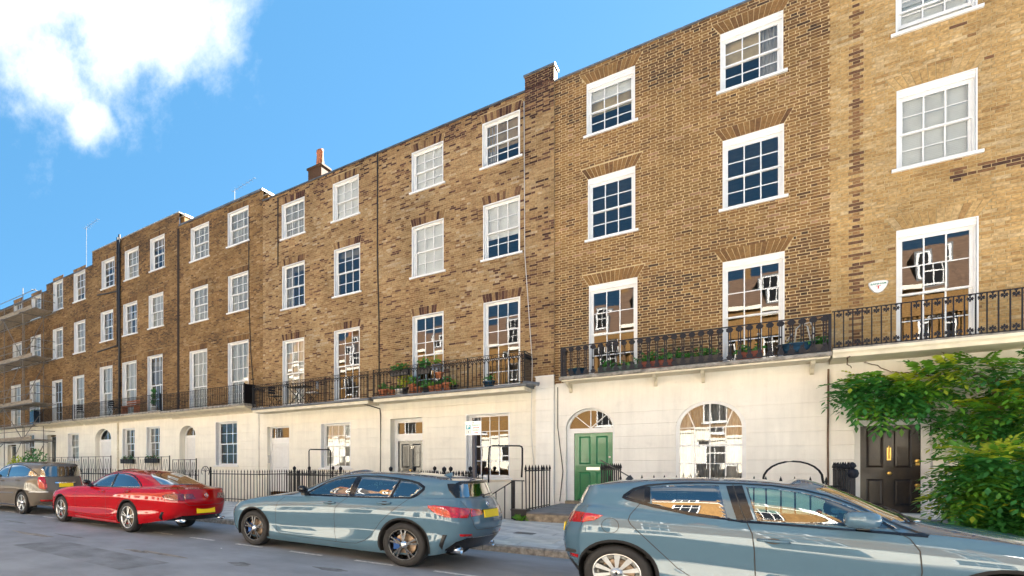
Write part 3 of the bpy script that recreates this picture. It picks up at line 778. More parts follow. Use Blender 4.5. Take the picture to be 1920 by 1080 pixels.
h3 = brick_front('h3', 'tall brown brick house three windows wide with a black drainpipe down its front', B3, B4, Z1F + .15, 14.2, [
    W_(190.7, 214.7, 485.5, 538, fill='dark', **fw), W_(234.3, 259.7, 466.5, 521, fill='net', **fw), W_(281.7, 308.3, 443.5, 504, fill='dark', **fw),
    W_(189, 212, 583, 638, fill='drapes', **fw), W_(231.3, 257, 567.5, 626, fill='drapes', **fw), W_(279, 306, 551, 612.5, fill='net', **fw),
    F_(187.3, 210.7, 687, Z1F + .25, fill='net', **fw), F_(229.3, 255.8, 678, Z1F + .25, fill='net', **fw), F_(276.7, 304.7, 666, Z1F + .25, fill='dark', **fw)],
    'brick_dark', 'mortar_dark', 300, tone_plain(.45, .18, .3), (.28, .12, lambda r: .35 + r.gauss(0, .12)), ('slab_edge', .06, .03))
h2 = brick_front('h2', 'brown brick house two windows wide beside the scaffolding, lower than the drainpipe house', B2, B3, Z1F + .15, 13.4, [
    W_(100, 118, 526.5, 580, fill='net', **fw), W_(138.3, 159.7, 509.5, 563, fill='dark', **fw),
    W_(99.3, 118, 615.5, 671, fill='net', **fw), W_(139, 159.7, 602, 660, fill='net', **fw),
    F_(98, 116.7, 713, Z1F + .25, fill='dark', **fw), F_(137, 157.8, 704.5, Z1F + .25, fill='net', **fw)],
    'brick_dark', 'mortar_dark', 0, tone_plain(.42, .18, .3), (.28, .12, lambda r: .35 + r.gauss(0, .12)), ('roof', .06, .03))
h1 = brick_front('h1', 'brown brick house at the far end behind the scaffolding', B1, B2, Z1F + .15, 13.0, [
    W_(59.3, 77.3, 554.5, 597, fill='net', **fw), W_(26, 41.3, 567, 606, fill='dark', **fw), W_(-22, -4, 583, 622, fill='dark', **fw),
    W_(57.7, 76.7, 629.5, 679, fill='net', **fw), W_(24, 40.7, 642.5, 690, fill='net', **fw), W_(-24, -6, 654, 701, fill='dark', **fw),
    F_(56, 75, 713.5, Z1F + .25, fill='net', **fw), F_(21, 39, 722, Z1F + .25, fill='net', **fw), F_(-24, -6, 731, Z1F + .25, fill='net', **fw)],
    'brick_dark', 'mortar_dark', 0, tone_plain(.42, .18, .3), (.28, .12, lambda r: .35 + r.gauss(0, .12)), ('roof', .06, .03))

# ---- ground floors
def arch_of(xl, xr, ycrown, yspring, za):
    a, b = atx(xl, YF), atx(xr, YF); xm = (xl + xr) / 2
    zs, zc = at(xm, yspring, YF)[1], at(xm, ycrown, YF)[1]
    return Hole(a, b, za, zs, zc - zs)
def fan_bars(b, c, zs, rx, rz, y, n, w=.022, hub=0.0):
    for i in range(1, n):
        a = math.pi * i / n; p0 = (c + hub * rx * math.cos(a), zs + hub * rz * math.sin(a)); p1 = (c + rx * math.cos(a), zs + rz * math.sin(a))
        d = Vector((p1[0] - p0[0], p1[1] - p0[1])).normalized(); nx, nz = -d.y * w / 2, d.x * w / 2
        b.prism([(p0[0] - nx, p0[1] - nz), (p1[0] - nx, p1[1] - nz), (p1[0] + nx, p1[1] + nz), (p0[0] + nx, p0[1] + nz)], y, y + .03)
def fanlight(parent, h, zt, y, n, hub=0.0, mat='glass'):
    """half round light over a door: frame, bars, panes between them"""
    c = (h.xa + h.xb) / 2; rx = (h.xb - h.xa) / 2; rz = h.rise; zs = h.zb
    b = MB(); N = 24
    o = arc(c, zs, rx, 0, math.pi, N, rz); i_ = arc(c, zs, rx - .06, 0, math.pi, N, rz - .06)
    for k in range(N):
        q = [o[k], o[k + 1], i_[k + 1], i_[k]]; b.prism(q, y - .01, y + .06)
    fan_bars(b, c, zs + .01, rx - .05, rz - .05, y, n, hub=hub)
    b.box(h.xa, h.xb, y - .02, y + .07, zt, zs + .012)
    f = b.build('fanlight', M['white'], parent)
    for k in range(n):
        pts = [(c, zs + .012)] + arc(c, zs + .012, rx - .06, math.pi * k / n, math.pi * (k + 1) / n, 8, rz - .06)
        m = MB(); m.add([(p[0], y + .015, p[1]) for p in pts], [tuple(range(len(pts)))]); p_ = m.build('pane', M[mat], f)
    return f
LAND = 0.30; THR = .43
# green door house
ha = arch_of(1061, 1152, 765, 803, -2.7); hw = arch_of(1267, 1399, 751, 803, .62)
stucco(h7, B7, B8, -2.7, Z1F - .021, [Hole(ha.xa, ha.xb, LAND - .1, ha.zb, ha.rise), hw], M['stucco2'], [.22, .10], zc0=at(1150, 774, YF)[1])
yd = YF + .22
fanlight(h7, ha, ha.zb - .10, yd - .03, 4)
dz = at(1110, 811, YF)[1]; dx0, dx1 = atx(1074, YF) , atx(1147, YF)
b = MB(); b.box(ha.xa, dx0, yd - .05, yd + .05, LAND, ha.zb - .10); b.box(dx1, ha.xb, yd - .05, yd + .05, LAND, ha.zb - .10); b.box(dx0, dx1, yd - .048, yd + .05, dz, ha.zb - .101); b.build('door_frame', M['white'], h7)
d7 = panel_door(h7, dx0, dx1, THR, dz, yd - .01, M['green'], [(.13, .43, .54, .95), (.57, .87, .54, .95), (.13, .43, .07, .42), (.57, .87, .07, .42)], 'green four panelled front door')
W7 = dx1 - dx0
b = MB(); b.box(dx0 + W7 * .32, dx0 + W7 * .67, yd - .022, yd - .009, THR + (dz - THR) * .455, THR + (dz - THR) * .498); b.build('letterbox', M['steel'], d7)
b = MB(); b.lathe([(0, -.055), (.022, -.05), (.026, -.03), (.012, -.012), (.012, 0)], (dx1 - .07, yd - .01, THR + 1.28), 10, 'y'); b.build('lock', M['steel'], d7)
b = MB(); b.box(ha.xa - .0, ha.xb + .0, YF - .12, yd + .06, LAND - .2, THR); b.build('threshold', M['stepedge'], h7)
# arched window with radiating bars and net behind
wy = YF + .07; c = (hw.xa + hw.xb) / 2; rx = (hw.xb - hw.xa) / 2; N = 28
b = MB(); o = arc(c, hw.zb, rx, 0, math.pi, N, hw.rise); i_ = arc(c, hw.zb, rx - .075, 0, math.pi, N, hw.rise - .075)
for k in range(N): b.prism([o[k], o[k + 1], i_[k + 1], i_[k]], wy - .03, wy + .09)
b.box(hw.xa, hw.xa + .075, wy - .03, wy + .09, hw.za, hw.zb); b.box(hw.xb - .075, hw.xb, wy - .03, wy + .09, hw.za, hw.zb)
zm = at(1333, 835, YF)[1]; ia, ib = hw.xa + .075, hw.xb - .075
b.box(ia, ib, wy - .005, wy + .05, zm - .025, zm + .025); b.box(ia, ib, wy, wy + .05, hw.za, hw.za + .08)
zb2 = at(1333, 801, YF)[1]; zb3 = at(1333, 869, YF)[1]
for z in (zb2, zb3, at(1333, 900, YF)[1]): b.box(ia, ib, wy + .012, wy + .04, z - .011, z + .011)
cols4 = [ia + (ib - ia) * k / 4 for k in range(5)]
for x in cols4[1:4]: b.box(x - .012, x + .012, wy + .01, wy + .042, hw.za, zb2 if x != cols4[2] else hw.zb + hw.rise - .08)
for s in (-1, 1):
    p0 = (c + s * (ib - ia) / 4, zb2); p1 = (c + s * rx * .66, hw.zb + hw.rise * .70)
    b.prism([(p0[0] - .012, p0[1]), (p1[0] - .012, p1[1]), (p1[0] + .012, p1[1]), (p0[0] + .012, p0[1])], wy + .011, wy + .041)
aw = b.build('arched_window', M['white'], h7)
rowz = [hw.za + .08, zb3 - .011, zb3 + .011, zm - .025, zm + .025, zb2 - .011]
for k in range(4):
    for j in (0, 2, 4):
        x0, x1, z0, z1 = cols4[k], cols4[k + 1], rowz[j], rowz[j + 1]
        m = MB(); m.quad((-(x1 - x0) / 2, 0, -(z1 - z0) / 2), ((x1 - x0) / 2, 0, -(z1 - z0) / 2), ((x1 - x0) / 2, 0, (z1 - z0) / 2), (-(x1 - x0) / 2, 0, (z1 - z0) / 2))
        link('pane', m.mesh('pane', M['glass']), aw, ((x0 + x1) / 2, wy + .025, (z0 + z1) / 2), (rw.gauss(0, .005), 0, rw.gauss(0, .005)))
for a0, a1 in ((0, .28), (.28, .5), (.5, .72), (.72, 1)):
    pts = arc(c, hw.zb, rx - .07, math.pi * a0, math.pi * a1, 8, hw.rise - .07)
    lo = [(c + (.0 if a1 == .5 else (rx - .07) * .0), zb2 + .011)]
    pts = [(pts[0][0] if a0 not in (0,) else pts[0][0], zb2 + .011)] + pts + [(pts[-1][0], zb2 + .011)] if True else pts
    pts = [p for p in pts if p[1] >= zb2]
    m = MB(); m.add([(p[0], wy + .025, p[1]) for p in pts], [tuple(range(len(pts)))]); m.build('pane', M['glass'], aw)
m = MB(); drape(hw.xa, hw.xb, hw.za, hw.zb + hw.rise, wy + .20, m, amp=.03); m.build('net_curtain', M['net_grey'], aw, True)
m = MB(); drape(hw.xa, hw.xa + .28, hw.za, hw.zb + hw.rise * .7, wy + .14, m); drape(hw.xb - .35, hw.xb, hw.za, hw.zb + hw.rise * .7, wy + .14, m); m.build('curtain', M['curtain'], aw, True)
b = MB(); b.box(hw.xa - .08, hw.xb + .08, YF - .08, YF + .06, hw.za - .11, hw.za - .002); b.build('sill', M['white'], aw)
# black door house
hb = arch_of(1602, 1749, 741, 786, -2.7)
stucco(h8, B8, B9, -2.7, Z1F - .021, [Hole(hb.xa, hb.xb, LAND - .1, hb.zb, hb.rise), Hole(4.7, 6.3, .8, 2.9)], M['stucco2'], [.30, .15], zc0=at(1580, 752, YF)[1])
sash(h8, 4.7, 6.3, .8, 2.9, depth=.15)
yd = YF + .30
fanlight(h8, hb, hb.zb - .12, yd - .03, 6)
dz = at(1673, 791, YF)[1]; dx0, dx1 = atx(1613, YF) + .02, atx(1736, YF) - .03
b = MB(); b.box(hb.xa, dx0, yd - .06, yd + .05, LAND, hb.zb - .12); b.box(dx1, hb.xb, yd - .06, yd + .05, LAND, hb.zb - .12); b.box(dx0, dx1, yd - .058, yd + .05, dz, hb.zb - .121); b.build('door_frame', M['white'], h8)
d8 = panel_door(h8, dx0, dx1, THR, dz, yd - .01, M['black_door'], [(.11, .40, .50, .94), (.57, .86, .50, .94), (.11, .40, .08, .37), (.57, .86, .08, .37)], 'weathered black four panelled front door with brass fittings')
WD, HD = dx1 - dx0, dz - THR
b = MB(); b.box(dx0 + WD * .455, dx0 + WD * .525, yd - .022, yd - .009, THR + HD * .58, THR + HD * .72)
b.tube([(dx0 + WD * .49, yd - .03, THR + HD * .74), (dx0 + WD * .49, yd - .04, THR + HD * .69), (dx0 + WD * .49, yd - .025, THR + HD * .60)], .012, 6); b.build('knocker', M['brass'], d8)
b = MB(); b.lathe([(0, -.08), (.03, -.075), (.042, -.05), (.034, -.03), (.014, -.02), (.014, 0)], (dx0 + WD * .49, yd - .01, THR + HD * .435), 14, 'y'); b.build('door_knob', M['brass'], d8)
for zf in (.57, .305):
    b = MB(); b.lathe([(0, -.035), (.035, -.032), (.042, -.012), (.045, 0)], (dx0 + WD * .95, yd - .01, THR + HD * zf), 12, 'y')
    b.box(dx0 + WD * .92, dx0 + WD * .985, yd - .02, yd - .009, THR + HD * zf - .09, THR + HD * zf + .02); b.build('lock', M['brass'], d8)
b = MB(); b.box(hb.xa, hb.xb + .1, YF - .22, yd + .06, LAND - .2, THR); b.build('threshold', M['stucco2'], h8)
b = MB(); xx, zz = at(1748, 805, YF); b.box(xx - .03, xx - .015, YF - .05, YF, zz - .1, zz + .1); b.box(xx + .03, xx + .06, YF - .03, YF, zz - .09, zz + .09); b.box(xx + .06, xx + .09, YF - .06, YF, zz - .02, zz + .03); b.build('bell_bracket', M['iron'], h8)
# pot balcony house: stepped pier at its right end
pier = atx(1006, YF)
hd = Hole(*[atx(731.7, YF), atx(792, YF)], LAND - .2, at(762, 784, YF)[1]); hg = Hole(*opening(873.3, 955.8, 775, 895))
stucco(h6, B6, pier, -2.7, Z1F - .06, [hd, hg], M['stucco'], [.42, .26], zc0=at(880, 758, YF)[1], course=.36)
sash(h6, hg.xa, hg.xb, hg.za, hg.zb, depth=.26, cols=4, ru=2, rl=2, fill='dark', stile=.09, sill_out=.06)
pt = at(1020, 707, YF)[1]
stucco(h6, pier, B7 - .004, -2.7, pt, [], M['stucco2'], [], zc0=pt - .35, name='stucco_pier', front=YF - .10)
b = MB(); b.box(pier - .02, B7 + .01, YF - .12, YF + .0, pt, pt + .03); b.quad((B7 - .004, YF - .10, -2.7), (B7 - .004, YF, -2.7), (B7 - .004, YF, pt), (B7 - .004, YF - .10, pt)); b.quad((pier, YF - .10, -2.7), (pier, YF, -2.7), (pier, YF, pt), (pier, YF - .10, pt)); b.build('pier_cap', M['white'], h6)
# the brick pier above it, carried past the roof
bp0, bp1, zt = atx(985, YF), B7 - .006, at(1008, 137, YF)[1]
b = MB(); b.box(bp0, bp1, YF - .05, YF - .001, pt + .031, 13.05); b.box(bp0, bp1, YF - .05, YF + .36, 13.08, zt); pw = b.build('brick_pier', M['mortar_mot'], h6)
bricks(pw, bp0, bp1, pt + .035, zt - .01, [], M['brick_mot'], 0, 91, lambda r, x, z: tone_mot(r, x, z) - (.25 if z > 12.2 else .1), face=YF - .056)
b = MB(); b.box(bp0 - .03, bp1 + .03, YF - .10, YF + .40, zt, zt + .06); b.build('pier_coping', M['lead'], h6)
yd = YF + .40
b = MB(); lx = atx(753, YF) + .15
b.box(hd.xa, hd.xb, yd + .0, yd + .08, at(775, 747, YF)[1] - .6, at(775, 747, YF)[1] - .5) if False else None
zf0, zf1, zl = at(770, 813, YF + .3)[1], at(770, 792, YF + .3)[1], at(770, 826, YF + .3)[1]
b.box(hd.xa, hd.xb, yd - .03, yd + .06, zf1, hd.zb); b.box(hd.xa, hd.xb, yd - .028, yd + .06, zl, zf0); b.box(hd.xa, hd.xa + .12, yd - .03, yd + .06, LAND, zf1 + .001); b.box(hd.xb - .1, hd.xb, yd - .03, yd + .06, LAND, zf1 + .001); b.build('door_frame', M['white'], h6)
m = MB(); m.quad((hd.xa + .12, yd, zf0), (hd.xb - .1, yd, zf0), (hd.xb - .1, yd, zf1), (hd.xa + .12, yd, zf1)); m.build('transom_pane', M['glass'], h6)
d6 = panel_door(h6, hd.xa + .121, hd.xb - .101, THR - .1, zl, yd, M['black_gloss'], [(.13, .44, .52, .94), (.56, .87, .52, .94), (.13, .44, .08, .42), (.56, .87, .08, .42)], 'black gloss front door numbered 37')
link('door_number', text_mesh('37', .13, M['steel'], .004), d6, ((hd.xa + hd.xb) / 2 + .06, yd - .006, zl - .25), (math.pi / 2, 0, 0))
b = MB(); b.lathe([(0, -.05), (.03, -.045), (.035, -.02), (.012, 0)], ((hd.xa + hd.xb) / 2, yd, THR + .85), 10, 'y'); b.build('door_knob', M['brass'], d6)
# table balcony house
hd = Hole(atx(501, YF), atx(542, YF), LAND - .2, at(521, 799.5, YF)[1]); hg = Hole(*opening(601.4, 657.5, 793, 877))
stucco(h5, B5, B6, -2.7, Z1F - .06, [hd, hg], M['stucco'], [.27, .26], zc0=at(600, 774, YF)[1], course=.36)
sash(h5, hg.xa, hg.xb, hg.za, hg.zb, depth=.24, cols=4, ru=2, rl=2, fill='net', stile=.09)
yd = YF + .25; zf1, zf0, zl = at(525, 801, YF)[1] - .02, at(525, 820.5, YF)[1], at(525, 831, YF)[1]
b = MB(); b.box(hd.xa, hd.xb, yd - .03, yd + .06, zf1, hd.zb); b.box(hd.xa, hd.xb, yd - .028, yd + .06, zl, zf0); b.box(hd.xa, hd.xa + .1, yd - .03, yd + .06, LAND, zf1 + .001); b.box(hd.xb - .08, hd.xb, yd - .03, yd + .06, LAND, zf1 + .001); b.build('door_frame', M['white'], h5)
m = MB(); m.quad((hd.xa + .1, yd, zf0), (hd.xb - .08, yd, zf0), (hd.xb - .08, yd, zf1), (hd.xa + .1, yd, zf1)); m.build('transom_pane', M['glass'], h5)
panel_door(h5, hd.xa + .101, hd.xb - .081, THR - .1, zl, yd, M['white_door'], [(.13, .44, .50, .93), (.56, .87, .50, .93), (.13, .44, .08, .42), (.56, .87, .08, .42)], 'plain white panelled front door')
b = MB(); xx, zz = at(509, 861, YF + .1); b.box(hd.xa + .0, hd.xa + .03, YF + .02, YF + .17, zz - .17, zz + .17); b.build('entry_phone', M['steel'], h5)
def far_ground(t, X0, X1, arches, rects, mat, course=.38):
    hs = [h for h, d in arches] + [h for h, k in rects]
    stucco(t, X0, X1, -2.7, Z1F + .10 if t is h4 else Z1F + .15, hs, M[mat], [d for h, d in arches] + [k.get('depth', .24) for h, k in rects], zc0=3.3, course=course)
    for h, d in arches:
        yd = YF + d
        if h.rise: fanlight(t, h, h.zb - .12, yd, 2, mat='glass_far')
        b = MB(); b.box(h.xa, h.xb, yd + .02, yd + .05, .2, h.zb - .1)
        b.box(h.xa, h.xa + .14, yd - .03, yd + .0195, .2, h.zb - .121); b.box(h.xb - .14, h.xb, yd - .03, yd + .0195, .2, h.zb - .121); b.build('door_frame', M['white'], t)
        panel_door(t, h.xa + .141, h.xb - .141, .3, h.zb - .125, yd, M['white_door'] if h.rise else M['black_gloss'], [(.13, .44, .50, .93), (.56, .87, .50, .93), (.13, .44, .08, .42), (.56, .87, .08, .42)])
    for h, k in rects: sash(t, h.xa, h.xb, h.za, h.zb, **k)
gk = dict(depth=.24, stile=.08)
far_ground(h4, B4, B5, [(arch_of(336.5, 366, 798, 816, .1), .42)], [(Hole(*opening(404.2, 445, 790, 872)), dict(cols=3, fill='dark', **gk))], 'stucco')
gk = dict(depth=.24, stile=.08, single=True, fill='drapes')
h_a = opening(229.3, 253, 803, 859); h_b = opening(274.4, 300, 799.6, 858)
far_ground(h3, B3, B4, [(arch_of(178.5, 208.2, 804, 824, .1), .36)], [(Hole(*h_a), gk), (Hole(*h_b), gk)], 'stucco')
far_ground(h2, B2, B3, [(Hole(atx(88.4, YF), atx(105, YF), .1, at(97, 815.5, YF)[1]), .3)], [(Hole(*opening(127.3, 148.4, 812, 862)), dict(gk, fill='net'))], 'stucco')
far_ground(h1, B1, B2, [(Hole(atx(14.5, YF), atx(30, YF), .1, at(22, 834, YF)[1]), .3)], [(Hole(*opening(47.8, 64.4, 813, 862)), dict(gk, fill='dark'))], 'stucco')
# raised parapet return on the two stepped roofs (seen end on, catching the sun)
for t, X, z0, z1 in ((h3, B4, 13.6, 14.2), (h4, B5, 13.1, 13.5)):
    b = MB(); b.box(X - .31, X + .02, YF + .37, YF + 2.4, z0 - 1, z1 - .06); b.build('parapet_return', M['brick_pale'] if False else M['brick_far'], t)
    b = MB(); b.box(X - .36, X + .06, YF + .37, YF + 2.45, z1 - .055, z1 + .05); b.build('parapet_flashing', M['lead_white'], t)
# flat near-black strip laid on the wall between the two houses left of centre
b = MB(); X = B4 + .04; b.box(X - .16, X - .02, YF - .03, YF - .004, Z1F + .2, 13.4); b.build('dark_wall_strip', pmat('near black brick', (.035, .022, .016), .9, var=.4, scale=15), h4)
# drainpipes
def pipe(parent, pts, r, name='drainpipe', clips=True, mat='pipe'):
    b = MB(); b.tube(pts, r, 8)
    if clips:
        z0, z1 = pts[0][2], pts[-1][2]
        for k in range(1, 7):
            z = z0 + (z1 - z0) * k / 7; f = [p for p in pts][0]; b.lathe([(r, -.05), (r * 1.35, -.045), (r * 1.35, .045), (r, .05)], (f[0], f[1], z), 8)
    return b.build(name, M[mat], parent, True)
px_ = atx(226, YF)
pipe(h3, [(px_, YF - .09, Z1F + .1), (px_, YF - .09, at(228, 440, YF)[1])], .065)
pipe(h3, [(px_ - .19, YF - .08, at(224, 650, YF)[1]), (px_ - .19, YF - .08, at(224, 445, YF)[1])], .05)
z_ = at(205, 652, YF)[1]; pipe(h3, [(atx(184, YF), YF - .05, z_ - .1), (px_ - .1, YF - .07, z_)], .045, clips=False)
z_ = at(205, 551, YF)[1]; pipe(h3, [(atx(184, YF), YF - .05, z_ + .15), (atx(200, YF), YF - .06, z_ + .05), (px_ - .1, YF - .07, z_ - .05)], .045, clips=False)
X = atx(708.5, YF); pipe(h6, [(X, YF - .03, at(708, 285, YF)[1]), (X - .01, YF - .02, at(706, 480, YF)[1]), (X + .05, YF - .02, at(712, 600, YF)[1]), (X + .06, YF - .02, Z1F)], .022, 'cable', False, 'cable')
X = atx(467, YF); pipe(h4, [(X, YF - .02, 12.6), (X, YF - .02, 9), (X + .1, YF - .02, 6.6), (X + .35, YF - .02, Z1F + .1)], .018, 'cable', False, 'cable')
X = atx(521.5, YF); pipe(h5, [(X, YF - .02, 12.9), (X, YF - .02, 10)], .022, 'cable', False, 'cable')
X = atx(984, YF); pipe(h6, [(X, YF - .09, 12.7), (X + .02, YF - .09, 8), (X + .22, YF - .09, 4.6), (X + .2, YF - .14, 2.5), (X + .32, YF - .14, .8)], .010, 'cable', False, 'wire')
X = atx(1046, YF); pipe(h7, [(X, YF - .02, 3.8), (X, YF - .02, 2.6), (X + .13, YF - .02, 1.3), (X + .05, YF - .02, .4)], .010, 'cable', False, 'cable')
X = atx(714, YF); pipe(h6, [(X - .35, YF - .85, 3.72), (X - .15, YF - .4, 3.62), (X - .02, YF - .03, 3.55), (X, YF - .02, 3.3), (X - .01, YF - .02, .9)], .018, 'cable', False, 'cable')
X = atx(486, YF); pipe(h5, [(X, YF - .02, 3.7), (X, YF - .02, 1.0)], .014, 'cable', False, 'wire')
X = atx(1553, YF); pipe(h7, [(X, YF - .04, 3.7), (X - .01, YF - .05, 2.0), (X, YF - .04, .4)], .016, 'vine_stem', False, 'bark')
X = atx(222, YF); pipe(h3, [(X, YF - .05, 3.85), (X, YF - .05, .3)], .05, 'drainpipe', True, 'soffit')
# chimney and aerials
cx_, cz_ = at(594, 330, 21.2); zt = at(594, 318, 21.2)[1]
t = h5
b = MB(); b.box(cx_ - .30, cx_ + .34, 21.0, 21.7, 12.0, zt); b.box(cx_ - .35, cx_ + .39, 20.95, 21.75, zt, zt + .08); ch = b.build('chimney', M['brick_dark'], t)
zp = at(600, 285, 21.3)[1]; b = MB(); b.lathe([(.16, 0), (.19, .04), (.17, .1), (.135, (zp - zt) * .8), (.15, (zp - zt) * .83), (.15, zp - zt), (.115, zp - zt), (.11, .2)], (at(600, 300, 21.3)[0], 21.3, zt + .07), 16); b.build('chimney_pot', M['terracotta'], ch, True)
def aerial(x, ytop, ybase, Y, arm, label):
    X, zt = at(x, ytop, Y); zb = at(x, ybase, Y)[1]
    t = thing('tv_aerial', label, 'aerial', (X, Y, zb - 1))
    b = MB(); b.tube([(X, Y, zb - 1.2), (X, Y, zt - .15)], .013, 6); b.build('mast', M['galv'], t)
    b = MB(); b.tube([(X - .2, Y, zt - .22), (X + arm, Y, zt)], .010, 5); b.build('boom', M['galv'], t)
    for k in range(7):
        f = k / 6; p = Vector((X - .1 + (arm + .1) * f, Y, zt - .21 + .20 * f)); e = MB(); e.tube([p + Vector((0, -.25 + .08 * f, 0)), p + Vector((0, .25 - .08 * f, 0))], .006, 4); e.build('element', M['galv'], t)
aerial(162, 422, 470, 22.5, 1.3, 'thin television aerial standing on the roof of the drainpipe house')
aerial(440, 351, 380, 26.0, 1.5, 'small television aerial above the parapet left of the white flashing')
# alarm box
X, Z = at(1646, 538, YF)
t = thing('alarm_box', 'white shield shaped burglar alarm box on the pale yellow brick wall', 'alarm box', (X, YF, Z))
pts = [(-.13, .105), (-.08, .125), (0, .132), (.08, .125), (.13, .105), (.138, .07), (.115, -.02), (.062, -.115), (.0, -.15), (-.062, -.115), (-.115, -.02), (-.138, .07)]
b = MB(); n = len(pts)
for k, (sc, y0) in enumerate(((1, -.004), (1, -.05), (.93, -.068))): b.v += [(p[0] * sc + X, YF + y0, p[1] * sc + Z) for p in pts]
for r in range(2):
    for i in range(n): b.f.append((r * n + i, r * n + (i + 1) % n, (r + 1) * n + (i + 1) % n, (r + 1) * n + i)); b.m.append(0)
b.f.append(tuple(range(2 * n, 3 * n))); b.m.append(0); b.build('case', M['white'], t)
link('lettering', text_mesh('BANHAM', .052, M['ink_teal'], .002, bold=True), t, (X, YF - .071, Z + .055), (math.pi / 2, 0, 0))
b = MB(); b.box(X - .035, X + .035, YF - .072, YF - .067, Z + .005, Z + .015); b.box(X - .008, X + .008, YF - .0715, YF - .067, Z - .05, Z + .006); b.build('emblem', M['ink_red'], t)
# ------------------------------------------------------------------ balconies
YB = 19.1
def disc(b, x, z, r, y0, y1, n=8):
    b.prism([(x + r * math.cos(2 * math.pi * k / n), z + r * math.sin(2 * math.pi * k / n)) for k in range(n)], y0, y1)
# green door house: pairs of rods with a rosette on top and a bud at the foot
zt, zb = 4.82, 4.02
Xa, Xb = atx(1053, YB), atx(1557, YB)
sl = balcony(h7, Xa - .06, Xb + .02, 4.0, YB - .04, M['slab_edge'], .10)
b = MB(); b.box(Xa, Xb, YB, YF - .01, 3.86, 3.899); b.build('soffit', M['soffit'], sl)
for px_b in (1064, 1226, 1317, 1525):
    X = atx(px_b, YB + .3); b = MB(); b.prism([(YF - .003, 3.86), (YB + .25, 3.86), (YB + .30, 3.80), (YF - .18, 3.72), (YF - .10, 3.62), (YF - .003, 3.60)], X - .03, X + .03, 'x'); b.build('bracket', M['soffit'], sl)
bl = MB(); H = zt - zb
for s in (-.019, .019): bl.box(s - .009, s + .009, -.009, .009, .0, H)
disc(bl, 0, H - .075, .066, -.014, .014, 7); disc(bl, 0, H * .52, .022, -.012, .012, 6); disc(bl, 0, H * .2, .035, -.011, .011, 7); disc(bl, 0, .065, .06, -.0115, .0115, 6)
me = bl.mesh('baluster', M['iron_blue'])
line_of(sl, 'baluster', me, Xa + .06, Xb - .08, YB, zb, .165)
bl2 = me
for k in range(1, 4): link('baluster', me, sl, (Xa, YB + .19 * k, zb), (0, 0, math.pi / 2))
b = MB(); 
rails(sl, [(Xa, YF - .02), (Xa, YB), (Xb, YB)], [zt, zb + .015], M['iron_blue'], .016)
b = MB(); b.box(Xa - .022, Xa + .022, YB - .022, YB + .022, 4.0, zt + .02); b.box(Xb - .03, Xb + .015, YB - .022, YB + .022, 4.0, zt - .01); b.tube([(Xb - .10, YB, zt), (Xb - .03, YB, zt - .03), (Xb + .0, YB, zt - .12)], .014, 6); b.build('railing_post', M['iron_blue'], sl)
# black door house: single rods, palmettes hanging from the rail and standing on the foot rail
Xa8, Xb8 = atx(1562, YB), B9
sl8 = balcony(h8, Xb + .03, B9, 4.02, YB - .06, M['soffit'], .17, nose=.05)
b = MB(); b.box(Xb + .031, B9, YB - .05, YB + .05, 4.021, 4.055); b.build('kerb_stone', M['slab_edge'], sl8)
rod = MB(); rod.box(-.009, .009, -.009, .009, 0, .80); rod = rod.mesh('baluster', M['iron_blue'])
pm = MB()
for k in range(7):
    a = R(-24 + 228 * k / 6); r0, r1 = .010, (.046, .052, .062, .076, .062, .052, .046)[k]; c, q = math.cos(a), math.sin(a); w = .0125; zc = .062
    pm.prism([(c * r0 - q * w * .4, zc + q * r0 + c * w * .4), (c * r0 + q * w * .4, zc + q * r0 - c * w * .4), (c * r1 * .7 + q * w, zc + q * r1 * .7 - c * w), (c * r1, zc + q * r1), (c * r1 * .7 - q * w, zc + q * r1 * .7 + c * w)], -.007, .007)
pm.box(-.009, .009, -.006, .006, 0, .062); pm.box(-.02, .02, -.0065, .0065, -.006, .012)
pm = pm.mesh('palmette', M['iron_blue'])
st = .128; n = int((Xb8 - Xa8) / st)
for k in range(n + 1):
    X = Xa8 + .02 + k * st; link('baluster', rod, sl8, (X, YB, 4.06))
    skip = abs(X - (atx(1683, YB))) < .07
    if not skip: link('palmette', pm, sl8, (X + st / 2, YB, 4.855), (0, math.pi, 0))
    link('palmette', pm, sl8, (X + st / 2, YB, 4.085))
rails(sl8, [(Xa8, YB), (Xb8, YB)], [4.87, 4.075], M['iron_blue'], .013)
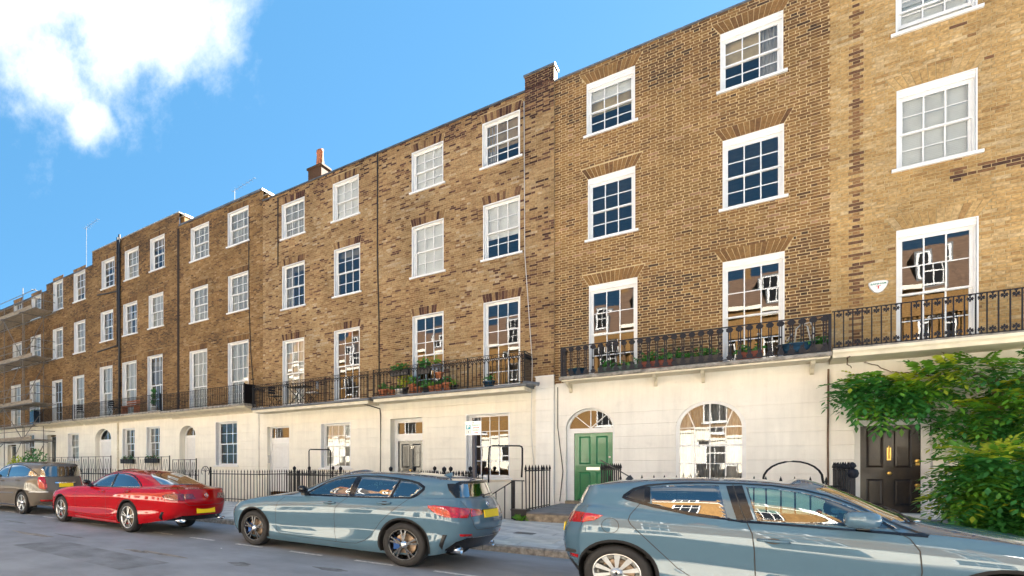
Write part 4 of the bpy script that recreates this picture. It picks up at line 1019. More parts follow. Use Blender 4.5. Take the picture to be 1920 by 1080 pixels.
# pot balcony house and table balcony house: interlaced gothic rods with rings under the rail
yb6 = 19.0
def gothic_unit(st, H):
    b = MB(); b.box(-.009, .009, -.009, .009, 0, H - .12)
    for s in (-1, 1):
        pts = [(0 + s * st * (1 - math.cos(t)), 0, H - .30 + .18 * math.sin(t)) for t in [math.pi / 2 * i / 4 for i in range(5)]]
        b.tube(pts, .008, 4)
    b.tube([(.038 * math.cos(a), 0, H - .072 + .038 * math.sin(a)) for a in [2 * math.pi * i / 8 for i in range(9)]], .008, 4, cap=False)
    return b.mesh('baluster', M['iron'])
G_H = .92
gu = gothic_unit(.115, G_H)
def gothic(t, Xa, Xb, z, returns, edge='lead'):
    s = balcony(t, Xa - .05, Xb + .05, z, yb6 - .05, M[edge], .09)
    b = MB(); b.box(Xa, Xb, yb6, YF - .01, z - .20, z - .091); b.build('soffit', M['soffit'], s)
    line_of(s, 'baluster', gu, Xa + .04, Xb - .04, yb6, z + .03, .115)
    pts = [(Xa, yb6), (Xb, yb6)]
    if 'r' in returns:
        pts.append((Xb, YF - .02))
        for k in range(1, 7): link('baluster', gu, s, (Xb, yb6 + .12 * k, z + .03), (0, 0, math.pi / 2))
    if 'l' in returns:
        pts.insert(0, (Xa, YF - .02))
        for k in range(1, 7): link('baluster', gu, s, (Xa, yb6 + .12 * k, z + .03), (0, 0, math.pi / 2))
    rails(s, pts, [z + .03 + G_H, z + .03 + G_H - .11, z + .06], M['iron'], .011)
    for x in [Xa] + [Xa + (Xb - Xa) * k / 3 for k in (1, 2)] + [Xb]:
        b = MB(); b.box(x - .014, x + .014, yb6 - .014, yb6 + .014, z, z + G_H + .04); b.build('railing_post', M['iron'], s)
    return s
ZB6 = 3.90
s6 = gothic(h6, atx(700, yb6), atx(983, yb6), ZB6, 'r')
s5 = gothic(h5, atx(474, yb6), atx(690, yb6), ZB6 - .02, 'l')
b = MB(); X = atx(985, yb6); b.tube([(X - .05, yb6 - .02, ZB6 + .02), (X + .35, yb6 - .02, ZB6 - .07)], .055, 8); b.build('spout', M['lead'], s6)
# smaller railings of the houses on the left
def scroll_unit():
    b = MB()
    for s in (-1, 1): b.tube([(s * .004 + s * .020 * math.sin(t * math.pi * 4), 0, .78 * t) for t in [i / 12 for i in range(13)]], .009, 4)
    b.box(-.016, .016, -.008, .008, .37, .41)
    return b.mesh('baluster', M['iron'])
su = scroll_unit()
def scroll(t, Xa, Xb, z, edge='slab_edge', own=True):
    s = balcony(t, Xa - .03, Xb + .03, z, YB - .04, M[edge], .10)
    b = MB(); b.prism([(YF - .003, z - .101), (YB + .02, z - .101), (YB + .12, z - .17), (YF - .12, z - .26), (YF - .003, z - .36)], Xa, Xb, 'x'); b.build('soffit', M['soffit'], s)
    if own: line_of(s, 'baluster', su, Xa + .05, Xb - .05, YB, z + .03, .105)
    else:
        far = MB(); x = Xa + .05
        while x < Xb - .03:
            for zz in range(6): far.box(x - .010 + .014 * (zz % 2), x + .004 + .014 * (zz % 2), YB - .007, YB + .007, z + .03 + zz * .13, z + .16 + zz * .13)
            x += .09
        tag(far.build('railing_rods', M['iron'], s), kind='stuff')
    rails(s, [(Xa, YB), (Xb, YB)], [z + .82, z + .05], M['iron'], .014)
    b = MB()
    for x in (Xa, Xb): b.box(x - .02, x + .02, YB - .02, YB + .02, z, z + .88)
    b.build('railing_post', M['iron'], s)
    return s
Z4 = 4.15
s4 = scroll(h4, atx(302, YB), atx(458, YB), Z4)
b = MB(); X = atx(455, YB); b.box(X - .03, X + .0, YB + .03, YF - .01, Z4, Z4 + .85); b.build('divider_panel', M['white'], s4)
b = MB(); b.box(X + .02, X + .06, YB + .03, YF - .01, Z4, Z4 + .86); b.build('divider_panel', M['iron'], s4)
s3 = scroll(h3, atx(139, YB), atx(300, YB), Z4 + .06)
s2 = scroll(h2, atx(64, YB), atx(136, YB), Z4 + .06, own=False)
b = MB(); b.box(atx(-45, YB), atx(62, YB), YB, YF - .003, Z4 - .1, Z4); b.build('balcony', M['slab_edge'], h1)

# ---- things standing on the balconies
def pot_mesh(r, h, mat):
    b = MB(); b.lathe([(0, 0), (r * .7, 0), (r * .95, h * .8), (r * 1.08, h * .8), (r * 1.08, h), (r * .92, h), (r * .9, h * .85), (0, h * .85)], (0, 0, 0), 14); return b.mesh('pot', mat, True)
lr = random.Random(5)
def leaf_ball(c, r, n, size, flat=1.0):
    b = MB()
    for _ in range(n):
        d = Vector((lr.gauss(0, 1), lr.gauss(0, 1), lr.gauss(0, 1))).normalized(); p = Vector(c) + Vector((d.x * r, d.y * r, d.z * r * flat)) * (lr.random() ** .4)
        u = Vector((lr.gauss(0, 1), lr.gauss(0, 1), lr.gauss(0, .6))).normalized(); w = u.cross(d).normalized() if u.cross(d).length > .01 else Vector((1, 0, 0))
        s = size * lr.uniform(.6, 1.3); b.quad(p - u * s * .1, p + w * s * .3 + u * s * .4, p + u * s, p - w * s * .3 + u * s * .4)
    return b
def potted(x, y, z, r, h, pm, label, leaf, spread, n, flowers=None, name='potted_plant', group=None, lz=0.0):
    t = thing(name, label, 'potted plant', (x, y, z), group=group)
    local(link('pot', pot_mesh(r, h, M[pm])), t)
    local(leaf_ball((0, 0, h + spread * .6 + lz), spread, n, .09, .9).build('leaves', M[leaf]), t)['kind'] = 'stuff'
    if flowers:
        b = leaf_ball((0, -.02, h + spread * .7 + lz), spread * 1.02, max(8, n // 5), .055, .9); o = local(b.build('flowers', M[flowers]), t); o['kind'] = 'stuff'
    return t
yp = yb6 + .16
def pb(px): return atx(px, yp)
Zp = ZB6 + .001
potted(pb(719), yp, Zp, .17, .24, 'terracotta', 'terracotta pot with low leaves nearest the left end of the pot crowded balcony', 'leaf_b', .16, 60)
potted(pb(735), yp, Zp, .12, .20, 'terracotta', 'small terracotta pot beside a white pot on the crowded balcony', 'leaf_b', .11, 50)
potted(pb(745), yp + .12, Zp, .14, .22, 'white', 'white pot among terracotta pots on the crowded balcony', 'leaf_b', .10, 50)
potted(pb(757), yp + .18, Zp, .13, .26, 'black_plastic', 'black pot with tall yellow and orange flowers on the crowded balcony', 'leaf_c', .30, 190, 'flower_or', lz=.06)
potted(pb(773), yp, Zp, .12, .34, 'terracotta', 'tall terracotta pot in front of the left balcony window', 'leaf_a', .18, 80)
potted(pb(785), yp, Zp, .13, .22, 'terracotta', 'terracotta pot with sparse orange flowers left of the small green bush', 'leaf_b', .13, 50, 'flower_or')
potted(pb(799), yp, Zp, .11, .16, 'black_plastic', 'small dark pot holding a green bush on the crowded balcony', 'leaf_b', .20, 120)
potted(pb(810), yp, Zp, .12, .20, 'terracotta', 'terracotta pot with trailing leaves right of the small green bush', 'leaf_a', .12, 60)
potted(pb(823), yp, Zp, .14, .22, 'terracotta', 'wide terracotta pot under the hanging clay pot', 'leaf_b', .12, 60)
potted(pb(839), yp, Zp, .15, .26, 'terracotta', 'terracotta pot with red flowers toward the middle of the crowded balcony', 'leaf_b', .15, 80, 'flower_red')
potted(pb(851), yp, Zp, .11, .16, 'black_plastic', 'dark pot with spiky orange leaves, last of the row of balcony pots', 'leaf_a', .13, 60, 'flower_or')
potted(pb(917), yp, Zp, .17, .18, 'bluepot', 'blue pot with low leaves at the right end of the crowded balcony', 'leaf_b', .15, 60)
def trough(x0, x1, y, z, mat, label, leaf='leaf_b', flower=None, n=150, h=.2, d=.17, sp=.16, name='planter_trough'):
    t = thing(name, label, 'planter', ((x0 + x1) / 2, y, z)); w = (x1 - x0) / 2
    b = MB(); b.prism([(-w, 0), (w, 0), (w + .02, h), (-w - .02, h)], -d / 2, d / 2); local(b.build('trough', M[mat]), t)
    b = MB()
    for k in range(n):
        q = leaf_ball((lr.uniform(-w, w), lr.gauss(0, .05), h + abs(lr.gauss(0, sp * .6))), .05, 1, .10); b.add(q.v, q.f)
    local(b.build('leaves', M[leaf]), t)['kind'] = 'stuff'
    if flower:
        b = MB()
        for k in range(n // 6): q = leaf_ball((lr.uniform(-w, w), lr.gauss(0, .05) - .02, h + abs(lr.gauss(0, sp * .6))), .05, 1, .06); b.add(q.v, q.f)
        local(b.build('flowers', M[flower]), t)['kind'] = 'stuff'
    return t
trough(pb(736), pb(768), yb6 + .09, ZB6 + .66, 'black_plastic', 'dark trough with orange flowers hung on the balcony rail at its left', 'leaf_b', 'flower_or', 170)
trough(pb(786), pb(808), yb6 + .09, ZB6 + .62, 'black_plastic', 'dark basket of ferns hung on the balcony rail before the left window', 'leaf_b', None, 190, sp=.24)
trough(pb(813), pb(828), yb6 + .09, ZB6 + .70, 'bluepot', 'short blue trough hung on the balcony rail right of the ferns', 'leaf_a', None, 60)
t = thing('hanging_pot', 'brown clay pot hung on the balcony rail above the terracotta pots', 'pot', (pb(825), yb6 + .10, ZB6 + .42)); local(link('pot', pot_mesh(.13, .20, M['terracotta'])), t)
b = MB(); b.tube([(0, 0, .2), (0, -.08, .40), (0, -.10, .50)], .006, 4); local(b.build('hook', M['iron']), t)
t = thing('watering_can', 'pale green watering can on the crowded balcony left of the ferns', 'watering can', (pb(768), yb6 + .4, ZB6))
b = MB(); b.lathe([(0, .35), (.12, .35), (.13, .62), (.05, .64), (0, .64)], (0, 0, 0), 14); b.tube([(.12, 0, .42), (.26, 0, .62)], .018, 6); M['mint'] = pmat('mint green plastic', (.16, .42, .36), .5); local(b.build('body', M['mint'], None, True), t)
b = MB(); b.tube([(-.12, 0, .42), (-.2, 0, .52), (-.1, 0, .64)], .012, 5); local(b.build('handle', M['mint'], None, True), t)
b = MB(); b.box(-.16, .16, -.12, .12, 0, .345); local(b.build('stand', M['wood']), t)
# green door house balcony
def bowl(x, y, z, r, h, mat, label):
    t = thing('planter_bowl', label, 'planter', (x, y, z)); b = MB(); b.lathe([(0, 0), (r * .6, 0), (r * .9, h * .5), (r, h), (r * 1.1, h), (r * 1.1, h * 1.06), (r * .9, h), (0, h * .8)], (0, 0, 0), 18); local(b.build('bowl', M[mat], None, True), t)
    local(leaf_ball((0, 0, h), r * .8, 60, .08, .35).build('leaves', M['leaf_b']), t)['kind'] = 'stuff'; return t
yq = YB + .27
def pc(px): return atx(px, yq)
bowl(pc(1081), yq, 4.0, .21, .20, 'bluepot', 'blue glazed bowl at the left end of the balcony with rosette railings')
bowl(pc(1494), yq, 4.0, .30, .26, 'bluepot', 'large blue glazed bowl beside the pale wire frame on the balcony')
trough(pc(1124), pc(1200), yb6 + .26, 4.0, 'greentrough', 'long green trough at the foot of the railing below the left balcony window', n=130, sp=.1, h=.16)
trough(pc(1206), pc(1262), yb6 + .26, 4.0, 'redtrough', 'rust red trough right of the long green trough', 'leaf_b', 'flower_red', 150, sp=.16)
trough(pc(1268), pc(1346), yb6 + .26, 4.0, 'black_plastic', 'black trough of dark leaves between the two balcony windows', n=180, sp=.13)
trough(pc(1384), pc(1428), yb6 + .26, 4.0, 'redtrough', 'brown trough at the foot of the right hand balcony window', n=90, sp=.1)
trough(pc(1505), pc(1550), yb6 + .26, 4.0, 'black_plastic', 'black trough under the pale wire frame at the balcony end', n=110, sp=.12)
t = thing('wire_plant_frame', 'pale bent wire plant frame standing at the right end of the rosette balcony', 'plant frame', (pc(1520), YB + .45, 4.0)); X0 = pc(1520)
def lo(px, py): X, Z = at(px, py, YB + .45); return (X - X0, 0, Z - 4.0)
for path in ([(1488, 655), (1493, 617), (1503, 607), (1514, 612), (1520, 640), (1524, 655)], [(1507, 608), (1520, 604), (1526, 618), (1524, 640), (1540, 634), (1550, 642)], [(1475, 640), (1486, 625)], [(1520, 655), (1512, 648), (1520, 640), (1536, 646), (1528, 655)], [(1543, 655), (1541, 640)]):
    b = MB(); b.tube([lo(*p) for p in path], .012, 5); local(b.build('wire', M['wire'], None, True), t)
# table balcony: folding table and two chairs
xt = atx(561, 19.4); yt_ = 19.42; zt_ = ZB6
t = thing('folding_table', 'dark folding table on the balcony left of the flower pots', 'table', (xt, yt_, zt_)); b = MB(); b.box(-.42, .42, -.28, .28, .70, .73); local(b.build('tabletop', M['iron']), t)
for sx, sy in ((-1, -1), (1, -1), (-1, 1), (1, 1)): b = MB(); b.tube([(sx * .36, sy * .24, .70), (-sx * .30, sy * .24, 0)], .014, 5); local(b.build('leg', M['iron']), t)
def chair(x, y, z, rz, mat, label):
    t = thing('balcony_chair', label, 'chair', (x, y, z), rz); b = MB(); b.box(-.2, .2, -.2, .2, .44, .465); local(b.build('seat', M[mat]), t)
    for k in range(3): b = MB(); b.box(-.2, .2, .2, .22, .58 + .11 * k, .66 + .11 * k); local(b.build('back_slat', M[mat]), t)
    for sx in (-1, 1):
        b = MB(); b.tube([(sx * .19, .21, .88), (sx * .19, .2, .44), (sx * .18, -.18, 0)], .012, 5); local(b.build('leg', M['iron']), t)
        b = MB(); b.tube([(sx * .18, -.19, .44), (sx * .18, .2, 0)], .012, 5); local(b.build('leg', M['iron']), t)
chair(atx(585, 19.5), 19.5, zt_, R(-75), 'white', 'white slatted chair right of the folding table')
chair(atx(516, 19.5), 19.5, zt_, R(80), 'iron_blue', 'blue black slatted chair left of the folding table')
# houses on the left
zt_ = Z4 + .06
xt = atx(245, 19.5); t = thing('bench', 'reddish wooden bench on the drainpipe house balcony', 'bench', (xt, 19.5, zt_)); b = MB(); b.box(-.55, .55, -.2, .2, .42, .46); local(b.build('seat', M['terracotta']), t)
for k in range(2): b = MB(); b.box(-.55, .55, .18, .21, .56 + .12 * k, .64 + .12 * k); local(b.build('back_slat', M['terracotta']), t)
for sx in (-.5, .5): b = MB(); b.box(sx - .03, sx + .03, -.2, .2, 0, .42); local(b.build('leg', M['terracotta']), t)
chair(atx(213, 19.5), 19.5, zt_, R(90), 'iron', 'black slatted chair left of the reddish bench')
chair(atx(150, 19.5), 19.5, zt_, R(60), 'iron', 'black slatted chair nearest the scaffolding end of the balconies')
xt, _ = at(286, 760, YB + .1); t = thing('topiary', 'potted topiary clipped into three stacked balls', 'topiary', (xt, YB - .12 + .3, zt_)); local(link('pot', pot_mesh(.15, .26, M['white'])), t)
b = MB(); b.tube([(0, 0, .2), (0, 0, 1.1)], .015, 5); local(b.build('stem', M['bark']), t)
for z, r in ((.50, .20), (.80, .17), (1.06, .14)): local(leaf_ball((0, 0, z), r, 260, .06).build('clipped_ball', M['leaf_b']), t)
xt = atx(57, YB); t = thing('blue_planter', 'tall dark blue planter box at the balcony end by the scaffolding', 'planter', (xt, YB + .3, zt_ - .05)); b = MB(); b.box(-.28, .28, -.2, .2, 0, .88); local(b.build('box', M['bluepot']), t); local(leaf_ball((0, 0, .9), .22, 40, .1, .4).build('leaves', M['leaf_b']), t)['kind'] = 'stuff'
# window boxes on the drainpipe house
for i, (xl, xr, ytop, ybot, dd) in enumerate(((229, 251, 859, 869, 'dark window box with pale red flowers nearer the arched doorway'), (274, 298, 857, 868, 'dark window box with bright red flowers further from the arched doorway'))):
    X0, X1 = atx(xl, YF - .1), atx(xr, YF - .1); z = at((xl + xr) / 2, ybot, YF - .1)[1]
    trough(X0, X1, YF - .14, z, 'black_plastic', dd, 'leaf_b', 'flower_red', 110, h=.24, sp=.12, name='window_box')

# ------------------------------------------------------------------ opposite terrace (behind the camera; seen mirrored in glass and paint)
YO = -6.3
def opposite():
    t = thing('facing_house', 'brick house across the street seen only mirrored in windows and car paint', 'house', (0, YO, 0), group='houses across the street mirrored in the glass')
    w = 5.2; H = 10.2
    b = MB(); hs = [Hole(x0, x0 + 1.0, z0, z0 + hh) for x0 in (.75, 3.4) for z0, hh in ((4.0, 2.4), (7.4, 1.7))]
    wall_strips(b, 0, w, 3.7, H, hs, lambda z: 0.0)
    for h in hs: reveal(b, h, 0.0, -.2)
    b.box(0, w, -8, -.21, H - .3, H)
    b = local(b.build('brick_wall', M['brick_far']), t)
    b = MB(); hs2 = [Hole(.6, 1.75, .2, 3.0), Hole(3.0, 4.6, .9, 2.9)]; wall_strips(b, 0, w, -.2, 3.699, hs2, lambda z: .03)
    for h in hs2: reveal(b, h, .03, -.2)
    b.box(0, w, .031, .12, 3.55, 3.72); local(b.build('stucco_wall', M['stucco']), t)
    b = MB(); b.box(-.02, w - .02, -.1, .18, H, H + .22); local(b.build('parapet', M['stucco']), t)
    b = MB(); b.prism([(-.3, H + .05), (-1.6, H + 2.5), (-5.5, H + 2.7), (-6, H)], 0, w, 'x'); local(b.build('mansard_roof', M['roof2']), t)
    for x in (1.2, 3.7):
        b = MB(); b.box(x - .55, x + .55, -1.7, -.55, H + .5, H + 2.1); d = local(b.build('dormer', M['lead']), t)
        b = MB(); b.box(x - .5, x + .5, -.56, -.52, H + .6, H + 2.0); f = local(b.build('dormer_window', M['white']), d)
        b = MB()
        for i in range(3):
            for j in range(2): b.quad((x - .42 + i * .29, -.515, H + .68 + j * .65), (x - .16 + i * .29, -.515, H + .68 + j * .65), (x - .16 + i * .29, -.515, H + 1.28 + j * .65), (x - .42 + i * .29, -.515, H + 1.28 + j * .65))
        local(b.build('pane', M['gloss_black']), f)
    b = MB(); b.box(-.3, .35, -4, -1.5, H - 1, H + 3.6); c = local(b.build('chimney', M['brick_far']), t)
    for y in (-3.6, -3.0, -2.4, -1.8): b = MB(); b.lathe([(.15, 0), (.12, .7), (.15, .72), (.15, .8), (0, .8)], (0, y, H + 3.6), 8); local(b.build('chimney_pot', M['terracotta']), c)
    for h in hs + hs2[1:]:
        b = MB(); y = -.12; xa, xb, za, zb = h.xa, h.xb, h.za, h.zb
        b.box(xa - .08, xb + .08, -.1, .09, za - .08, za)
        for x in (xa, xb - .07): b.box(x, x + .07, y - .03, y + .03, za, zb)
        for z in (za, (za + zb) / 2 - .03, zb - .07): b.box(xa + .07, xb - .07, y - .03, y + .03, z, z + .07)
        for k in (1, 2): x = xa + (xb - xa) * k / 3; b.box(x - .012, x + .012, y - .01, y + .028, za + .07, zb - .07)
        f = local(b.build('sash_window', M['white']), t)
        b = MB(); b.quad((xa, y, za), (xb, y, za), (xb, y, zb), (xa, y, zb)); local(b.build('pane', M['pane_far']), f)
    b = MB(); h = hs2[0]; b.box(h.xa + .1, h.xb - .1, -.2, -.14, h.za, h.za + 2.1); b.box(h.xa, h.xb, -.21, -.15, h.za + 2.101, h.zb); local(b.build('front_door', M['black_gloss']), t)
    return t
M['roof2'] = pmat('brown roof tile', (.16, .095, .06), .85, var=.4, scale=16)
M['pane_far'] = pmat('dark mirrored pane', (.02, .022, .025), .05, coat=1.0)
proto = opposite()
def copy_tree(o, parent=None):
    c = o.copy(); COL.objects.link(c)
    if parent is not None: c.parent = parent
    for ch in list(o.children): copy_tree(ch, c)
    return c
x = -36.4
for k in range(9):
    o = proto if k == 0 else copy_tree(proto)
    o.location = (x, YO, 0); x += 5.2
# ------------------------------------------------------------------ entrance landings, railings, hoops
X70, X71 = atx(985, YR), atx(1131, YR)
def landing(X0, X1, label, Y0=15.72):
    t = thing('entrance_landing', label, 'doorstep', ((X0 + X1) / 2, Y0, PZ))
    b = MB(); b.box(X0, X1, Y0 + .02, YF - .003, -2.6, LAND - .001); b.build('landing_base', M['stepedge'], t)
    n = 3; w = (YF - .004 - Y0) / n
    for k in range(n): b = MB(); b.box(X0 - .012, X1 + .012, Y0 + k * w + .004, Y0 + (k + 1) * w - .004, LAND, LAND + .045); b.build('landing_slab', M['stepstone'], t)
    return t
LAND -= .0
landing(X70, X71, 'worn grey stone landing leading to the green front door')
X80, X81 = atx(1594, YR), atx(1594, YR) + 1.75
landing(X80, X81, 'worn grey stone landing leading to the weathered black front door')
landing(atx(722, YR) + .1, atx(722, YR) + 1.35, 'stone landing leading to the black gloss front door', 16.0)
landing(atx(478, YR) + .1, atx(478, YR) + 1.35, 'stone landing leading to the plain white front door', 16.0)
def spear(H, r=.0105, head=.16, fat=.024):
    b = MB(); b.box(-r, r, -r, r, 0, H - head)
    b.lathe([(r, H - head), (fat * .8, H - head + .012), (r * .9, H - head + .03), (fat, H - head + .055), (fat * .75, H - head * .45), (0, H)], (0, 0, 0), 6)
    return b.mesh('railing_bar', M['iron'])
def urn_post(H):
    b = MB(); b.box(-.017, .017, -.017, .017, 0, H - .17)
    b.lathe([(.02, H - .19), (.03, H - .18), (.018, H - .16), (.05, H - .115), (.058, H - .07), (.045, H - .03), (.012, H - .012), (.01, H), (0, H + .01)], (0, 0, 0), 10)
    return b.mesh('railing_post', M['iron'])
SP = spear(1.2); SPB = spear(1.22, .013, .18, .03); UP = urn_post(1.32)
def fence(label, pts, step=.15, z=PZ, H=1.2, posts=8, bar=None, group=None, rails_z=(.10, 1.02)):
    """iron railings along a polyline, every bar its own part"""
    t = thing('iron_railings', label, 'railings', (pts[0][0], pts[0][1], z), group=group); bar = bar or SP; c = 0
    for (x0, y0), (x1, y1) in zip(pts, pts[1:]):
        L = math.hypot(x1 - x0, y1 - y0); n = max(1, round(L / step))
        for k in range(n + (1 if (x1, y1) == pts[-1] else 0)):
            f = k / n; p = (x0 + (x1 - x0) * f, y0 + (y1 - y0) * f, z)
            post = posts and c % posts == posts // 2; c += 1
            link('railing_post' if post else 'railing_bar', UP if post else bar, t, p, (rs.gauss(0, .006), rs.gauss(0, .006), rs.uniform(0, .3)))
        for zz in rails_z:
            b = MB(); b.tube([(x0, y0, z + zz * H / 1.2), (x1, y1, z + zz * H / 1.2)], .014, 4); b.build('rail', M['iron'], t)
    return t
Xf0 = atx(396, YR); Xd5 = atx(478, YR) + .1; Xd6 = atx(722, YR) + .1
fence('black spear topped railings behind the red car, starting at a square post', [(Xf0, YR), (Xd5, YR), (Xd5, YF - .1)], posts=0)
fence('black spear railings with urn finials behind the grey blue hatchback bonnet', [(Xd5 + 1.25, YF - .1), (Xd5 + 1.25, YR), (Xd6, YR), (Xd6, YF - .1)], posts=11)
Xg = atx(905, YR)
fence('black spear railings with urn finials behind the grey blue hatchback roof and signpost', [(Xd6 + 1.25, YF - .1), (Xd6 + 1.25, YR), (Xg, YR)], posts=11)
b = MB(); b.box(Xf0 - .06, Xf0 - .01, YR - .03, YR + .03, PZ, PZ + 1.28); t = thing('gate_post', 'square black iron post at the left end of the spear topped railings', 'post', (Xf0, YR, PZ)); b.build('post', M['iron'], t)
fence('pointed railings running back to the house left of the green front door', [(X70 + .02, YR), (X70 + .02, 18.35)], .29, LAND - .02, 1.25, 0, SPB)
fence('short run of pointed railings right of the green front door', [(X71 - .02, YR), (X71 - .02, 18.6)], .29, LAND + .02, 1.25, 0, SPB)
fence('front railings with small spear tips showing above the steel blue hatchback roof', [(X71 + .12, YR), (X80 - .1, YR)], .19, PZ - .04, 1.2, 0)
fence('short run of pointed railings left of the weathered black front door', [(X80 + .02, YR), (X80 + .02, 19.0)], .29, LAND + .04, 1.25, 0, SPB)
b = MB(); b.box(-.03, .03, -.03, .03, 0, .95); b.lathe([(.03, .95), (.06, .98), (.075, 1.04), (.06, 1.10), (.02, 1.13), (.045, 1.17), (.03, 1.22), (0, 1.25)], (0, 0, 0), 12)
t = thing('gate_post', 'fat black post with a ball finial left of the weathered black front door', 'post', (X80 + .02, YR - .12, LAND)); local(b.build('post', M['iron_blue']), t)
# hand rail down to the basement
Xs = atx(962, YR)
t = thing('basement_stair_rail', 'plain black handrail going down to the basement beside the pointed railings', 'handrail', (Xs, YR, PZ))
b = MB(); b.box(Xs - .035, Xs + .035, YR - .035, YR + .035, PZ, PZ + .98); b.build('post', M['iron'], t)
b = MB(); b.tube([(Xs, YR, PZ + .96), (Xs - .62, YR, PZ + .50)], .014, 5); b.tube([(Xs, YR, PZ + .97), (X70 - .02, YR, PZ + .97)], .014, 5); b.build('handrail', M['iron'], t)
for f in (.3, .62): X = Xs - .62 * f; zt_ = PZ + .96 - .46 * f; b = MB(); b.box(X - .01, X + .01, YR - .01, YR + .01, PZ - .2, zt_); b.build('upright', M['iron'], t)
X = Xs + .2; b = MB(); b.box(X - .01, X + .01, YR - .01, YR + .01, PZ, PZ + .96); b.build('upright', M['iron'], t)
b = MB(); b.prism([(-.12, 0), (.12, 0), (.16, .24), (-.16, .24)], -.13, .13); b.box(-.18, .18, -.15, .15, .24, .27)
t = thing('planter_pot', 'small black plastic pot at the foot of the basement handrail', 'pot', (Xs + .20, YR - .16, PZ)); local(b.build('pot', M['black_plastic']), t)
t = thing('weed', 'tuft of green weed growing at the edge of the landing step', 'weed', (X70 - .02, 15.66, PZ)); local(leaf_ball((0, 0, .07), .13, 70, .10, .6).build('leaves', M['leaf_a']), t)
# hoops over the basement steps
def hoop(label, pts, Y, r=.02):
    X0 = at(*pts[0], Y)[0]; t = thing('guard_hoop', label, 'guard hoop', (X0, Y, PZ)); b = MB(); P_ = [(at(x, y, Y)[0], Y, at(x, y, Y)[1]) for x, y in pts]
    b.tube(P_, r, 7); b.build('hoop', M['iron'], t, True); return t
hoop('rectangular black tube hoop above the railings near the plain white front door', [(579.5, 905), (579.5, 880), (579.3, 846), (580.5, 843.3), (582, 842.6), (617, 843), (619, 844), (619.6, 847), (619.6, 885), (619.6, 905)], YR + .06)
hoop('rectangular black tube hoop above the railings right of the signpost', [(916, 905), (916.5, 860), (917.5, 840), (919.5, 837), (923, 835.8), (974, 836), (978, 837.5), (979.3, 841), (979.3, 870), (978, 895)], YR + .06)
hoop('arched black tube hoop rising above the steel blue hatchback roof', [(1431, 915), (1431.5, 895)] + [(1487 + 56 * -math.cos(math.pi * k / 12), 899 - 34 * math.sin(math.pi * k / 12)) for k in range(1, 12)] + [(1543, 902), (1546, 915), (1560, 917), (1590, 919)], YR + .1, .017)
# low ornamental railings of the houses on the left: squares with diagonal crosses
def lattice(label, xl, xr, ytop, Y, n, H=.95):
    X0, X1 = atx(xl, Y), atx(xr, Y); zt_ = at((xl + xr) / 2, ytop, Y)[1]
    t = thing('ornamental_railing', label, 'railings', (X0, Y, PZ)); w = (X1 - X0) / n
    for k in range(n):
        xa = X0 + k * w; b = MB()
        for p, q in (((0, 0), (.35, H - .1)), ((.35, H - .1), (.5, .25)), ((.5, .25), (.65, H - .1)), ((.65, H - .1), (1, 0))): b.tube([(xa + p[0] * w, Y, zt_ - H + p[1]), (xa + q[0] * w, Y, zt_ - H + q[1])], .010, 4)
        b.build('lattice_panel', M['iron'], t)
        b = MB(); b.box(xa - .012, xa + .012, Y - .012, Y + .012, zt_ - H - .8, zt_ + .02); b.build('upright', M['iron'], t)
    for z in (zt_, zt_ - H): b = MB(); b.tube([(X0, Y, z), (X1, Y, z)], .012, 4); b.build('rail', M['iron'], t)
    b = MB(); b.box(X1 - .02, X1 + .02, Y - .02, Y + .02, zt_ - H - .8, zt_ + .06); b.build('upright', M['iron'], t)
lattice('thin lattice railing behind the taupe car, near the far plain doorway', 92, 208, 857, YF - 1.4, 9)
lattice('lattice railing with tall zigzag bars below the window boxes', 232, 318, 857, YF - 1.4, 6)
lattice('short lattice railing beside the arched doorway behind the red car', 324, 368, 862, YF - 1.6, 4)
fence('low dark railings behind the red car roof', [(atx(284, YR), YR), (atx(372, YR), YR)], .17, PZ, 1.12, 0)
fence('low dark railings behind the taupe car roof', [(atx(150, YR), YR), (atx(216, YR), YR)], .19, PZ, 1.10, 0)
X = atx(385, YR); t = thing('scroll_finial', 'round black scrollwork end panel left of the square gate post', 'finial', (X, YR, PZ)); b = MB()
zc = at(386, 884, YR)[1]
b.tube([(X + .20 * math.cos(a), YR, zc + .20 * math.sin(a)) for a in [math.pi * k / 10 for k in range(-2, 13)]], .014, 5)
for k in range(5): a = math.pi * (k + .5) / 5; b.tube([(X, YR, zc), (X + .19 * math.cos(a), YR, zc + .19 * math.sin(a))], .010, 4)
b.box(X - .2, X + .2, YR - .01, YR + .01, PZ, PZ + .05); b.box(X - .012, X + .012, YR - .012, YR + .012, PZ, zc); b.build('scroll', M['iron'], t)

